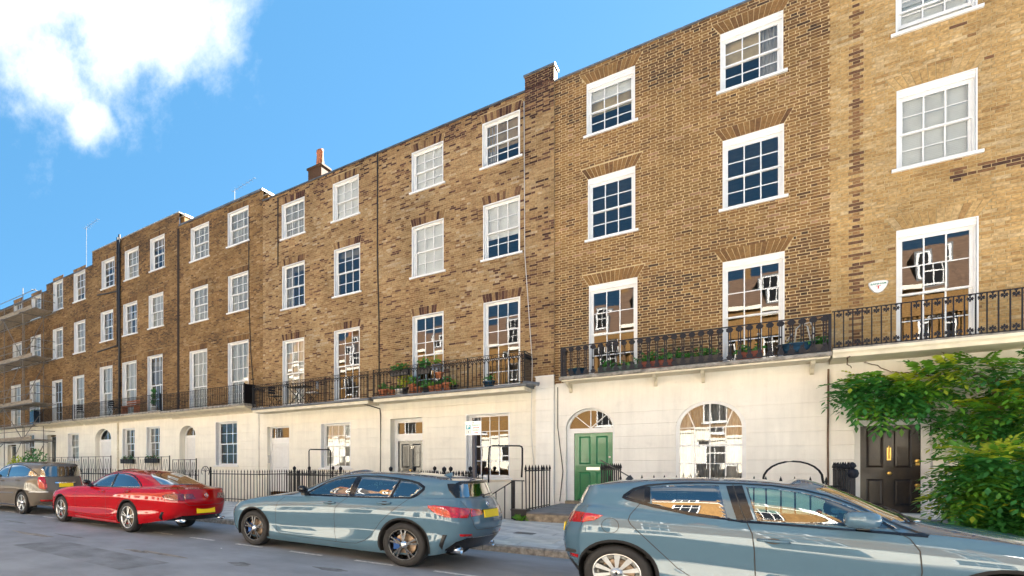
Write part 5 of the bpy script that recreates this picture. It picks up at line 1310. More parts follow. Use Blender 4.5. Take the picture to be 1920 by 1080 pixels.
# ------------------------------------------------------------------ parking sign
YS = 11.2; XS = atx(889.5, YS); t = thing('parking_sign', 'grey post with a white resident permit parking sign behind the grey blue hatchback', 'street sign', (XS, YS, PZ))
zt_ = at(889, 790, YS)[1]; zb_ = at(889, 816, YS)[1]
M['postgrey'] = pmat('dark grey post paint', (.035, .032, .045), .5)
b = MB(); b.lathe([(.038, PZ), (.038, zt_ + .0), (.03, zt_ + .02), (0, zt_ + .025)], (XS, YS, 0), 14); b.build('post', M['postgrey'], t, True)
W2 = (atx(904, YS) - atx(874, YS)) / 2; xc = (atx(904, YS) + atx(874, YS)) / 2; ys = YS - .05; zc = (zt_ + zb_) / 2; hh = (zt_ - zb_) / 2
b = MB(); b.prism(arc(xc + W2 - .02, zc + hh - .02, .02, 0, math.pi / 2, 4) + arc(xc - W2 + .02, zc + hh - .02, .02, math.pi / 2, math.pi, 4) + arc(xc - W2 + .02, zc - hh + .02, .02, math.pi, 1.5 * math.pi, 4) + arc(xc + W2 - .02, zc - hh + .02, .02, 1.5 * math.pi, 2 * math.pi, 4), ys - .003, ys); sg = b.build('sign_plate', M['sign_white'], t)
b = MB(); b.box(XS - .05, XS + .05, ys + .001, YS, zc + .04, zc + .07); b.box(XS - .05, XS + .05, ys + .001, YS, zc - .07, zc - .04); b.build('clip', M['galv'], t)
k = W2 / .145
b = MB(); b.box(xc - .125 * k, xc - .045 * k, ys - .005, ys - .003, zc - .02, zc + .065); b.build('parking_square', M['sign_blue'], sg)
link('lettering', text_mesh('P', .085, M['sign_white'], .001, bold=True), sg, (xc - .085 * k, ys - .0065, zc + .022), (math.pi / 2, 0, 0))
b = MB(); x0, z0 = xc - .085 * k, zc - .068
for q in ((-.035, .035, .029, .033), (-.035, .035, -.033, -.029), (-.035, -.031, -.029, .029), (.031, .035, -.029, .029)): b.box(x0 + q[0], x0 + q[1], ys - .005, ys - .003, z0 + q[2], z0 + q[3])
b.build('zone_box', M['ink_dark'], sg); link('lettering', text_mesh('B', .05, M['ink_dark'], .001, bold=True), sg, (x0, ys - .0045, z0), (math.pi / 2, 0, 0))
for i, (w, mt) in enumerate((('Resident', 'ink_teal'), ('permit', 'ink_red'), ('holders', 'ink_teal'), ('only', 'ink_red'))):
    link('lettering', text_mesh(w, .038, M[mt], .001, bold=True), sg, (xc + .055 * k, ys - .0045, zc + .055 - .046 * i), (math.pi / 2, 0, 0))
b = MB(); disc(b, xc, zc + .098, .011, ys - .0045, ys - .003, 7); b.build('crest', M['ink_dark'], sg)

# ------------------------------------------------------------------ scaffolding at the far end
t = thing('scaffolding', 'tube scaffolding with timber decks at the far left end of the terrace', 'scaffold', (atx(20, 18.6), 18.6, PZ))
Yf, Yb2 = 18.0, 19.5
def tube(a, c, r=.026): b = MB(); b.tube([a, c], r, 6); return b.build('scaffold_tube', M['galv'], t)
cx = [(-60), (8), (43)]
zt_ = at(43, 540, Yf)[1]
for px_s in cx:
    for Y in (Yf, Yb2):
        X = atx(px_s, Yf); top = zt_ if px_s == 43 else zt_ - .8
        tube((X, Y, PZ), (X, Y, top), .03)
Xl, Xr = atx(-75, Yf), atx(64, Yf)
lv = [at(43, y, Yf)[1] for y in (584, 672, 757, 825)]
for i, z in enumerate(lv):
    for k in range(5):
        y0 = Yf + .06 + k * .27; b = MB(); b.box(Xl, Xr - (.0, .1, .05, .15, .02)[k] + .0, y0, y0 + .235, z - .02, z + .02); b.build('scaffold_board', M['plank'], t)
    b = MB(); b.box(Xl, Xr - .25, Yf - .045, Yf - .008, z - .02, z + .20); b.build('toe_board', M['plank'], t)
    tube((Xl, Yf - .05, z - .06), (Xr + .2, Yf - .05, z - .06)); tube((Xl, Yb2, z - .06), (Xr + .1, Yb2, z - .06))
    for h in (.55, 1.05): tube((Xl, Yf - .05, z + h), (Xr + .25, Yf - .05, z + h), .022)
    for px_s in cx: X = atx(px_s, Yf) + .06; tube((X, Yf - .3, z - .11), (X, Yb2 + .3, z - .11))
    for h in (.55, 1.05): tube((Xr + .02, Yf - .2, z + h), (Xr + .02, Yb2, z + h), .022)
zz = [PZ] + lv[::-1]
for i in range(4):
    a, c = atx(8, Yf), atx(43, Yf)
    if i % 2: a, c = c, a
    tube((a, Yf - .09, zz[i] + .1), (c, Yf - .09, zz[i + 1] - .1)); tube((atx(-60, Yf), Yf - .09, zz[i] + .2), (atx(8, Yf), Yf - .09, zz[i + 1] - .2))
    tube((atx(43, Yf) + .08, Yf, zz[i] + .1), (atx(43, Yf) + .08, Yb2, zz[i + 1] - .2))
# ------------------------------------------------------------------ plants at the front
pr = random.Random(21)
def pinnate(b, p, d, up, L, n=6):
    """one compound leaf: paired pointed leaflets along a drooping stalk"""
    d = d.normalized(); side = d.cross(up)
    if side.length < 1e-3: side = Vector((1, 0, 0))
    side.normalize(); nrm = side.cross(d).normalized()
    for k in range(n):
        f = (k + .6) / n; q = p + d * (L * f) + Vector((0, 0, -L * .35 * f * f))
        ll = L * .40 * (1 - .45 * abs(f - .45))
        for s in (-1, 1):
            a = (side * s * .86 + d * .42 - Vector((0, 0, .28)) + nrm * pr.uniform(-.15, .15)).normalized(); w = d * (ll * .23)
            t = q + a * ll; m = q + a * ll * .45 + nrm * ll * .06
            b.add([q, m - w, t, m + w], [(0, 1, 2, 3)])
    q = p + d * L + Vector((0, 0, -L * .35)); a = (d - Vector((0, 0, .8))).normalized(); ll = L * .36; w = side * ll * .19
    b.add([q, q + a * ll * .45 - w, q + a * ll, q + a * ll * .45 + w], [(0, 1, 2, 3)])
def foliage(mb3, blobs, n, size, spread_down=.5, wall=None):
    """mb3: three mesh builders (mid, deep, young leaves); blobs: centre, radii"""
    wts = [r[0] * r[2] for c, r in blobs]
    for _ in range(n):
        c, r = pr.choices(blobs, wts)[0]; c = Vector(c)
        v = Vector((pr.gauss(0, 1), pr.gauss(0, 1), pr.gauss(0, 1))).normalized() * (pr.random() ** .38)
        p = c + Vector((v.x * r[0], v.y * r[1], v.z * r[2]))
        if wall and p.y > wall: p.y = wall - pr.random() * .1
        d = Vector((v.x * 1.1 + pr.gauss(0, .45), v.y * .9 - .45 + pr.gauss(0, .3), v.z * .6 - .12 + pr.gauss(0, .35)))
        k = noise.noise(p * 1.7) + v.z * .55 + pr.gauss(0, .28)
        m = mb3[2] if k > .58 else (mb3[0] if k > .02 else mb3[1])
        pinnate(m, p, d, Vector((0, 0, 1)), size * pr.uniform(.7, 1.25), pr.choice((4, 5, 6)))
def P3(x, y, Y): X, Z = at(x, y, Y); return (X, Y, Z)
def radii(px_r, py_r, x, Y, ry):
    return (abs(atx(x + px_r, Y) - atx(x - px_r, Y)) / 2, ry, abs(at(x, 500 - py_r, Y)[1] - at(x, 500 + py_r, Y)[1]) / 2)
Yw = YF - .45
wb = []
for x, y, rx, ry, d in ((1610, 722, 44, 26, .3), (1655, 735, 52, 30, .36), (1700, 735, 50, 34, .38), (1742, 712, 42, 22, .28), (1785, 694, 46, 14, .26), (1640, 738, 50, 18, .34), (1700, 744, 34, 14, .3), (1828, 692, 58, 20, .36), (1896, 696, 54, 28, .42), (1835, 785, 60, 28, .4), (1800, 770, 40, 20, .3), (1905, 780, 56, 60, .5), (1790, 815, 22, 26, .2), (1940, 730, 50, 60, .45), (1752, 728, 30, 14, .22)):
    wb.append((P3(x, y, Yw), radii(rx, ry, x, Yw, d)))
t = thing('wisteria', 'wisteria trained over the weathered black front door, with bare brown stems at the right', 'climbing plant', (atx(1830, Yw), Yw, PZ))
mb3 = [MB(), MB(), MB()]; foliage(mb3, wb, 640, .43, wall=YF - .03)
for m, k, lab in zip(mb3, ('leaf_a', 'leaf_b', 'leaf_c'), ('mid green leaves', 'deep green leaves', 'young yellow green leaves')):
    o = m.build('foliage', M[k], t); o['kind'] = 'stuff'; o['label'] = lab
def stem(pts, r0, r1, name='stem'):
    P_ = [Vector(P3(x, y, Y)) for x, y, Y in pts]; Q = []
    for a, c in zip(P_, P_[1:]):
        for i in range(5): Q.append(a.lerp(c, i / 5) + Vector((pr.gauss(0, .012), pr.gauss(0, .012), pr.gauss(0, .012))))
    Q.append(P_[-1]); b = MB(); b.tube(Q, r0, 8, r1=r1); return b.build(name, M['bark'], t, True)
stem([(1838, 985, 18.6), (1834, 900, 19.0), (1842, 830, 19.45), (1862, 770, 19.5), (1868, 735, 19.5)], .075, .05, 'trunk')
stem([(1868, 735, 19.5), (1855, 712, 19.5), (1835, 700, 19.5), (1790, 708, 19.6), (1720, 702, 19.7)], .045, .015)
stem([(1866, 745, 19.48), (1890, 725, 19.45), (1930, 700, 19.4)], .04, .02)
stem([(1842, 830, 19.45), (1858, 815, 19.4), (1872, 780, 19.35), (1880, 735, 19.4)], .04, .02)
stem([(1866, 740, 19.48), (1868, 705, 19.5), (1860, 680, 19.6)], .03, .01)
stem([(1720, 702, 19.7), (1670, 697, 19.8), (1625, 680, 19.85), (1618, 676, 19.86)], .012, .006, 'twig')
stem([(1590, 668, 19.1), (1588, 682, 19.5), (1596, 690, 19.82)], .012, .006, 'twig')
stem([(1760, 690, 19.8), (1775, 668, 19.5), (1765, 660, 19.4)], .008, .004, 'twig')
# shrub by the pavement
Ys = 17.2
wb = []
for x, y, rx, ry, d in ((1862, 900, 68, 58, .62), (1900, 920, 80, 80, .7), (1822, 905, 40, 42, .5), (1836, 945, 48, 44, .55), (1880, 980, 80, 46, .6), (1806, 940, 24, 22, .3), (1945, 940, 60, 95, .7), (1845, 868, 50, 26, .45), (1900, 862, 50, 28, .5)):
    wb.append((P3(x, y, Ys), radii(rx, ry, x, Ys, d)))
t = thing('leafy_shrub', 'big rounded leafy shrub by the railings in front of the house at the far right', 'shrub', (atx(1880, Ys), Ys, PZ))
mb3 = [MB(), MB(), MB()]; foliage(mb3, wb, 900, .41)
for m, k, lab in zip(mb3, ('leaf_a', 'leaf_b', 'leaf_c'), ('mid green leaves', 'deep green leaves', 'young yellow green leaves')):
    o = m.build('foliage', M[k], t); o['kind'] = 'stuff'; o['label'] = lab
stem([(1880, 1040, Ys), (1878, 960, Ys), (1860, 900, Ys)], .05, .02); stem([(1885, 1040, Ys), (1900, 950, Ys), (1915, 880, Ys)], .05, .02)
X, Z = at(1711, 985, 16.3); t = thing('boot_scraper', 'small pair of black iron stubs beside the black door step', 'boot scraper', (X, 16.3, PZ)); b = MB()
b.tube([(X - .04, 16.3, PZ), (X - .04, 16.3, Z)], .022, 6); b.build('stub', M['iron'], t); b = MB(); b.tube([(X + .04, 16.32, PZ), (X + .04, 16.32, Z - .03)], .022, 6); b.build('stub', M['iron'], t)
# far bushes behind the taupe car
def bush(xl, xr, yt, yb, Y, leafm, label, n):
    X0, X1 = atx(xl, Y), atx(xr, Y); z0, z1 = at((xl + xr) / 2, yb, Y)[1], at((xl + xr) / 2, yt, Y)[1]
    t = thing('small_bush', label, 'bush', ((X0 + X1) / 2, Y, PZ)); b = MB(); w = (X1 - X0) / 2; h = (z1 - PZ) / 2
    for _ in range(n):
        v = Vector((pr.gauss(0, 1), pr.gauss(0, 1), pr.gauss(0, 1))).normalized() * (pr.random() ** .4)
        p = Vector(((X0 + X1) / 2 + v.x * w, Y + v.y * .5, PZ + h + v.z * h)); q = leaf_ball(p, .06, 1, .17); b.add(q.v, q.f)
    b.build('leaves', M[leafm], t)['kind'] = 'stuff'
    b = MB(); b.tube([((X0 + X1) / 2, Y, PZ - .4), ((X0 + X1) / 2, Y, PZ + h)], .03, 5); b.build('stem', M['bark'], t)
bush(40, 90, 841, 870, 16.6, 'leaf_b', 'dark green bush behind the taupe car', 900)
bush(14, 52, 856, 872, 16.4, 'leaf_c', 'low yellow green bush left of the dark green bush', 700)
# ------------------------------------------------------------------ cars: a control cage smoothed, then doors, glass and lamps cut from its own skin
def interp(tab, x):
    xs = [p[0] for p in tab]; return float(np.interp(x, xs, [p[1] for p in tab]))
def cage(s):
    """closed-over control cage of a car, nose at +x, rear axle at x = 0"""
    wb = s['wb']; rows = []
    for xf, xr, w, zt in s['layers']:
        cx = [xf, xf - .02, xf - s['nose'] * .34, xf - s['nose'], wb + .36, wb, wb - .42, .72 * wb, .52 * wb, .33 * wb, .40, 0, -.36, xr + s['tail'], xr + s['tail'] * .32, xr + .015, xr]
        cy = [0, .40, .72, .92, .985, 1, 1, 1, 1, 1, 1, 1, .99, .935, .73, .40, 0]
        li = len(rows); k = (.25, .35, 1.0, .7, .45, .3)[li]
        dy = [0, 0, 0, 0, 0, 0, -.008, -.020, -.026, -.022, -.006, .004, 0, 0, 0, 0, 0]
        dz = [0, 0, 0, 0, 0, 0, -.02, -.045, -.03, .005, .05, .03, 0, 0, 0, 0, 0] if li in (2, 3) else [0] * 17
        rows.append([Vector((x, y * w + d * k, interp(zt, x) + e)) for x, y, d, e in zip(cx, cy, dy, dz)])
    base = [Vector(p) for p in s['base']]; top = [Vector(p) for p in s['top']]
    mid = [(a + b) / 2 + Vector((.03 if i < 5 else (-s.get('tailbulge', .0) if i > 12 else 0), s.get('bulge', .018) if 2 < i < 14 else 0, .012)) for i, (a, b) in enumerate(zip(base, top))]
    lip = [(a * .5 + b * .5) + Vector((0, 0, s.get('hood', .03) if i < 6 else s.get('deck', 0.0) if i > 12 else .003)) for i, (a, b) in enumerate(zip(rows[-1], base))]
    inner = []
    for i, p in enumerate(top):
        fx = .12 if i < 5 else (-.12 if i > 12 else 0)
        inner.append(Vector((p.x - fx, p.y * .52, p.z + s.get('crown', .028) * (1 if 3 < i < 13 else .6))))
    return rows + [lip, base, mid, top, inner]
def skin(s):
    rows = cage(s); nc = 17; bm = bmesh.new(); V = {}
    cr = bm.edges.layers.float.new('crease_edge')
    for j, row in enumerate(rows):
        for i, p in enumerate(row):
            V[j, i, 1] = bm.verts.new(p)
            V[j, i, -1] = V[j, i, 1] if i in (0, nc - 1) else bm.verts.new((p.x, -p.y, p.z))
    for sgn in (1, -1):
        for j in range(len(rows) - 1):
            for i in range(nc - 1):
                q = [V[j, i, sgn], V[j, i + 1, sgn], V[j + 1, i + 1, sgn], V[j + 1, i, sgn]]
                bm.faces.new(q if sgn > 0 else q[::-1])
    j = len(rows) - 1
    for i in range(nc - 1):
        q = []
        for v in (V[j, i, 1], V[j, i + 1, 1], V[j, i + 1, -1], V[j, i, -1]):
            if v not in q: q.append(v)
        bm.faces.new(q)
    for jj, val, i0, i1 in s.get('creases', ()):
        for i in range(i0, i1):
            for sgn in (1, -1):
                e = bm.edges.get((V[jj, i, sgn], V[jj, i + 1, sgn]))
                if e: e[cr] = val
    bmesh.ops.recalc_face_normals(bm, faces=bm.faces)
    me = bpy.data.meshes.new('cage'); bm.to_mesh(me); bm.free()
    o = bpy.data.objects.new('cage', me); COL.objects.link(o)
    m = o.modifiers.new('s', 'SUBSURF'); m.levels = m.render_levels = 3
    dg = bpy.context.evaluated_depsgraph_get(); me2 = bpy.data.meshes.new_from_object(o.evaluated_get(dg))
    bpy.data.objects.remove(o); bpy.data.meshes.remove(me)
    out = bmesh.new(); out.from_mesh(me2); bpy.data.meshes.remove(me2)
    out.normal_update()
    c = sum((f.normal.dot(f.calc_center_median() - Vector((1.3, 0, .6))) for f in out.faces))
    if c < 0: bmesh.ops.reverse_faces(out, faces=out.faces)
    for f in out.faces: f.smooth = True
    return out
def _in(poly, u, v):
    r = False; n = len(poly)
    for i in range(n):
        (a, b), (c, d) = poly[i], poly[(i + 1) % n]
        if (b > v) != (d > v) and u < (c - a) * (v - b) / (d - b) + a: r = not r
    return r
AX = {'y': (0, 2), 'x': (1, 2), 'z': (0, 1)}
def carve(bm, poly, axis, sign, remove=True, filt=None):
    """cut a convex outline (seen along an axis) out of the skin and return the piece as its own mesh data"""
    a, b = AX[axis]; k = 'xyz'.index(axis)
    us = [p[0] for p in poly]; vs = [p[1] for p in poly]; u0, u1, v0, v1 = min(us), max(us), min(vs), max(vs)
    def near(f):
        if axis != 'z' and f.normal[k] * sign < .03: return False
        if axis == 'z' and f.normal[2] < .05: return False
        if axis == 'y' and f.calc_center_median().y * sign < .05: return False
        if filt and not filt(f.calc_center_median()): return False
        cu = [v.co[a] for v in f.verts]; cv = [v.co[b] for v in f.verts]
        return max(cu) >= u0 and min(cu) <= u1 and max(cv) >= v0 and min(cv) <= v1
    n = len(poly)
    for i in range(n):
        (p, q), (r, t) = poly[i], poly[(i + 1) % n]
        fs = [f for f in bm.faces if near(f)]
        lo_u, hi_u, lo_v, hi_v = min(p, r), max(p, r), min(q, t), max(q, t)
        fs = [f for f in fs if max(v.co[a] for v in f.verts) >= lo_u - .12 and min(v.co[a] for v in f.verts) <= hi_u + .12 and max(v.co[b] for v in f.verts) >= lo_v - .12 and min(v.co[b] for v in f.verts) <= hi_v + .12]
        no = Vector((0, 0, 0)); no[a] = -(t - q); no[b] = r - p
        co = Vector((0, 0, 0)); co[a] = p; co[b] = q
        if no.length < 1e-9 or not fs: continue
        es = list({e for f in fs for e in f.edges}); vv = list({v for f in fs for v in f.verts})
        bmesh.ops.bisect_plane(bm, geom=fs + es + vv, plane_co=co, plane_no=no.normalized(), dist=1e-5)
    bm.normal_update()
    ins = []
    for f in bm.faces:
        if near(f):
            c = f.calc_center_median()
            if _in(poly, c[a], c[b]): ins.append(f)
    vm = {}; vs_ = []; ns = []; fs_ = []
    for f in ins:
        row = []
        for v in f.verts:
            if v not in vm: vm[v] = len(vs_); vs_.append(v.co.copy()); ns.append(v.normal.copy())
            row.append(vm[v])
        fs_.append(row)
    if remove: bmesh.ops.delete(bm, geom=ins, context='FACES')
    return vs_, ns, fs_
def piece(pc, name, mat, parent, off=.004, thick=.006):
    """a carved piece as a thin solid: outer face plus rim"""
    vs, ns, fs = pc
    if not fs: return None
    ed = {}
    for f in fs:
        for i in range(len(f)):
            e = (f[i], f[(i + 1) % len(f)]); ed[e] = ed.get(e, 0) + 1
    V = [v + n * off for v, n in zip(vs, ns)]; F = [tuple(f) for f in fs]; o = len(V)
    V += [v + n * (off - thick) for v, n in zip(vs, ns)]
    for (i, j) in list(ed):
        if (j, i) not in ed: F.append((j, i, i + o, j + o))
    me = bpy.data.meshes.new(name); me.from_pydata([tuple(v) for v in V], [], F); me.materials.append(mat)
    sm = [True] * len(fs) + [False] * (len(F) - len(fs)); me.polygons.foreach_set('use_smooth', sm)
    ob = link(name, me); local(ob, parent); return ob
def ribbon(tree, pts, axis, sign, w, name, mat, parent, off=.0015, closed=False, far=3.0):
    """thin strip lying on the skin along an outline seen along an axis"""
    a, b = AX[axis]; k = 'xyz'.index(axis)
    if closed: pts = list(pts) + [pts[0]]
    P_ = []
    for (p, q), (r, t) in zip(pts, pts[1:]):
        n = max(1, int(math.hypot(r - p, t - q) / .025))
        for i in range(n): P_.append((p + (r - p) * i / n, q + (t - q) * i / n))
    P_.append(pts[-1]); H = []
    for u, v in P_:
        o = Vector((0, 0, 0)); o[a] = u; o[b] = v; o[k] = sign * far
        d = Vector((0, 0, 0)); d[k] = -sign
        h = tree.ray_cast(o, d)
        if h[0] is not None and h[0][k] * sign > -.2 or (h[0] is not None and axis != 'y'): H.append((h[0], h[1] if h[1].dot(d) < 0 else -h[1]))
    if len(H) < 2: return None
    V = []; F = []
    for i, (p, n) in enumerate(H):
        t = (H[min(i + 1, len(H) - 1)][0] - H[max(i - 1, 0)][0])
        s = t.cross(n)
        if s.length < 1e-6: s = Vector((0, 0, 1))
        s.normalize(); V += [p + n * off + s * w / 2, p + n * off - s * w / 2]
        if i and (H[i][0] - H[i - 1][0]).length < .25: F.append((2 * i - 2, 2 * i - 1, 2 * i + 1, 2 * i))
    me = bpy.data.meshes.new(name); me.from_pydata([tuple(v) for v in V], [], F); me.materials.append(mat); me.polygons.foreach_set('use_smooth', [True] * len(F))
    return local(link(name, me), parent)
def mirror_y(me): 
    for v in me.vertices: v.co.y *= -1
    me.flip_normals(); return me
def wheel(parent, x, y, side, r, rim_r, width, style, cap):
    """tyre with alloy rim; side = +1 when its face looks to +y"""
    z = r; b = MB(); w = width
    prof = [(rim_r - .012, -w / 2 + .01), (rim_r + .005, -w / 2), (r - .035, -w / 2 - .006), (r - .008, -w / 2 + .02), (r, -w * .22), (r, w * .22), (r - .008, w / 2 - .02), (r - .035, w / 2 + .006), (rim_r + .005, w / 2), (rim_r - .012, w / 2 - .012)]
    b.lathe(prof, (0, 0, 0), 48, 'y'); tm = b.mesh('tyre', M['tyre'], True)
    t = link('wheel', tm); t.parent = parent; t.location = (x, y, z); t.rotation_euler = (0, 0, 0 if side > 0 else math.pi)
    def sub(o): o.parent = t; return o
    b = MB(); f = w / 2 - .012
    b.lathe([(rim_r, f + .004), (rim_r - .006, f + .008), (rim_r - .018, f + .006), (rim_r - .022, f - .03), (rim_r - .035, -w * .3), (.05, -w * .35), (.0, -w * .35)], (0, 0, 0), 48, 'y')
    rimmat = M['rim_black'] if style in ('twin_black',) else M['rim_silver']
    sub(b.build('rim', [rimmat], None, True))
    b = MB(); b.lathe([(.0, f - .075), (rim_r * .68, f - .075), (rim_r * .70, f - .085), (rim_r * .70, f - .10)], (0, 0, 0), 32, 'y'); sub(b.build('brake_disc', M['disc']))
    b = MB(); b.prism([(rim_r * .35, -.07), (rim_r * .74, -.09), (rim_r * .76, .09), (rim_r * .35, .07)], f - .10, f - .055); sub(b.build('brake_caliper', M['badge_blue'] if style == 'twin_black' else M['black_plastic']))
    nsp, kind = {'twin_black': (5, 'twin'), 'twin_silver': (5, 'twin'), 'ten': (10, 'blade'), 'five': (5, 'wide')}[style]
    ph = {'twin_black': math.pi / 2, 'twin_silver': math.pi / 2 + .1, 'ten': math.pi / 2 + .03, 'five': math.pi / 2}[style]
    def bar(a, da, r0, r1, w0, w1, y0, y1, dp, m0):
        """tapered spoke with machined face and dark flanks"""
        d0 = (math.cos(a + da * .2), math.sin(a + da * .2)); d1 = (math.cos(a + da), math.sin(a + da))
        p0 = (d0[0] * r0, d0[1] * r0); p1 = (d1[0] * r1, d1[1] * r1); dx, dz = p1[0] - p0[0], p1[1] - p0[1]; L = math.hypot(dx, dz); nx, nz = -dz / L, dx / L
        q = []
        for (p, ww, yy) in ((p0, w0, y0), (p1, w1, y1)):
            for sgn in (1, -1): q.append((p[0] + nx * ww * sgn, yy, p[1] + nz * ww * sgn))
        B = [(p[0], p[1] - dp, p[2]) for p in q]
        o = m0.add(q + B, [(0, 1, 3, 2)]); m0.mi = 1; i = len(m0.v) - 8
        for e in ((0, 1), (1, 3), (3, 2), (2, 0)): m0.f.append((i + e[0], i + e[1], i + e[1] + 4, i + e[0] + 4)); m0.m.append(1)
        m0.mi = 0
    for k in range(nsp):
        a = ph + 2 * math.pi * k / nsp; m0 = MB()
        if kind == 'twin':
            for da in (-.16, .16): bar(a, da, .045, rim_r - .012, .013, .012, f + .002, f - .002, .03, m0)
        elif kind == 'blade': bar(a, 0, .042, rim_r - .010, .012, .030, f - .004, f + .003, .035, m0)
        else: bar(a, 0, .04, rim_r - .010, .03, .045, f - .004, f + .004, .04, m0)
        face = M['rim_silver'] if style != 'twin_black' else M['rim_mach']
        sub(m0.build('spoke', [face, M['rim_black'] if style != 'five' else M['rim_silver']]))
    b = MB(); b.lathe([(0, f + .012), (.028, f + .012), (.034, f + .006), (.06, f - .004), (.065, f - .03)], (0, 0, 0), 20, 'y'); sub(b.build('hub_cap', M['chrome'] if style != 'ten' else M['rim_silver'], None, True))
    if cap == 'diamond':
        b = MB(); b.prism([(0, .024), (.014, 0), (0, -.024), (-.014, 0)], f + .012, f + .015); sub(b.build('hub_emblem', M['gloss_black']))
    if cap == 'roundel':
        b = MB(); b.lathe([(0, f + .0145), (.021, f + .0145), (.021, f + .012)], (0, 0, 0), 16, 'y'); sub(b.build('hub_emblem', M['sign_white']))
    for k in range(5):
        a = ph + math.pi / 5 + 2 * math.pi * k / 5; b = MB(); b.lathe([(0, f - .001), (.009, f - .001), (.01, f - .02)], (math.cos(a) * .043, 0, math.sin(a) * .043), 6, 'y'); sub(b.build('wheel_bolt', M['black_plastic']))
    return t
M['rim_mach'] = pmat('half polished alloy', (.16, .16, .17), .2, metal=.8)
def half_disc(x, r, z0, zc, n=22):
    return [(x + r * math.cos(a), zc + r * math.sin(a)) for a in [math.pi * (-.12) + math.pi * 1.24 * i / n for i in range(n + 1)]]
def box_part(parent, name, mat, pts, y0, y1):
    b = MB(); b.prism(pts, y0, y1); return local(b.build(name, mat), parent)
def car(name, label, loc, rz, s, group=None):
    t = thing(name, label, 'car', loc, rz, group); P = s['paint']; wb = s['wb']; scl = s.get('scale', 1.0)
    bm = skin(s)
    tree0 = BVHTree.FromBMesh(bm)
    parts = []
    # wheel arches
    for x in (0, wb):
        for sg in (1, -1): carve(bm, half_disc(x, s['arch'], 0, s['r'] + .01), 'y', sg)
    # lamps, glass and trim cut from the skin itself
    for q in s['cuts']:
        nm, mat, axis, sg, poly, kw = q
        sgs = (1, -1) if sg == 0 else (sg,)
        for g_ in sgs:
            pl = poly if axis == 'y' else [(u * 1.0, v) for u, v in poly]
            pc = carve(bm, pl, axis, g_, True, kw.get('filt'))
            parts.append((pc, nm, M[mat], kw.get('off', .003), kw.get('thick', .008), kw.get('label')))
    me = bpy.data.meshes.new('body'); bm.to_mesh(me); bm.free(); me.materials.append(P)
    body = local(link('body', me), t)
    for pc, nm, mt, off, th, lab in parts:
        o = piece(pc, nm, mt, t, off, th)
        if o is not None and lab: o['label'] = lab
    # strips and shut lines
    for nm, mat, axis, sg, pts, w, kw in s['lines']:
        for g_ in ((1, -1) if sg == 0 else (sg,)):
            ribbon(tree0, pts, axis, g_, w, nm, M[mat], t, **kw)
    # arch liners and lips
    hw = s['layers'][3][2]
    for x in (0, wb):
        for sg in (1, -1):
            pl = half_disc(x, s['arch'], 0, s['r'] + .01); b = MB()
            ya, yb = sg * (hw - .34), sg * (hw - .012)
            for (p, q), (r, u) in zip(pl, pl[1:]): b.quad((p, ya, q), (r, ya, u), (r, yb, u), (p, yb, q))
            b.add([(p, ya, q) for p, q in pl], [tuple(range(len(pl)))])
            local(b.build('arch_liner', M['belly']), t)
            ribbon(tree0, half_disc(x, s['arch'] + .008, 0, s['r'] + .01), 'y', sg, .03, 'arch_lip', P if not s.get('arch_trim') else M['black_plastic'], t, off=.004)
    # underbody
    zb = s['layers'][0][3][0][1] + .05; b = MB(); fx, rx = s['layers'][0][0] - .1, s['layers'][0][1] + .1; w = hw - .30
    b.box(rx, fx, -w, w, zb, zb + .12); b.box(s['arch'] + .02, wb - s['arch'] - .02, -hw + .07, hw - .07, zb + .001, zb + .10); local(b.build('underbody', M['belly']), t)
    # cabin
    if s.get('cabin', True):
        fl = zb + .12; b = MB(); b.box(-.5, wb - .75, -hw + .12, hw - .12, fl, fl + .03); local(b.build('cabin_floor', M['seat']), t)
        for y in (-.36, .36):
            b = MB(); xs_ = wb * .5 - .1; b.prism([(xs_ - .25, fl + .10), (xs_ + .28, fl + .14), (xs_ + .28, fl + .30), (xs_ - .18, fl + .27), (xs_ - .40, fl + .68), (xs_ - .51, fl + .67)], y - .24, y + .24); b.prism([(xs_ - .46, fl + .70), (xs_ - .40, fl + .71), (xs_ - .42, fl + .86), (xs_ - .50, fl + .85)], y - .13, y + .13); local(b.build('front_seat', M['seat']), t)
        b = MB(); b.prism([(.1, fl + .1), (.62, fl + .14), (.62, fl + .3), (.2, fl + .27), (.0, fl + .64), (-.12, fl + .63)], -.6, .6)
        for y in (-.36, .36): b.prism([(-.08, fl + .65), (-.01, fl + .66), (-.03, fl + .76), (-.10, fl + .75)], y - .12, y + .12)
        local(b.build('rear_seat', M['seat']), t)
        b = MB(); zc = s['dash']; b.prism([(wb - .98, zc - .25), (wb - .55, zc - .25), (wb - .55, zc - .02), (wb - .80, zc), (wb - .98, zc - .06)], -hw + .16, hw - .16); local(b.build('dashboard', M['seat']), t)
        b = MB(); yw = -.36 if s.get('rhd', True) else .36; cxw = wb - 1.06; b.tube([(cxw + .05 * math.sin(a), yw + .18 * math.cos(a), zc - .03 + .17 * math.sin(a)) for a in [2 * math.pi * k / 14 for k in range(15)]], .016, 5, cap=False); local(b.build('steering_wheel', M['black_plastic']), t)
    for x, tr in ((0, s['track'][1]), (wb, s['track'][0])):
        for sg in (1, -1): wheel(t, x, sg * tr, sg, s['r'], s['rim'], s['tyre_w'], s['style'], s['cap'])
    for fn in s['extras']: fn(t, tree0, s)
    if scl != 1.0: t.scale = (scl,) * 3
    return t
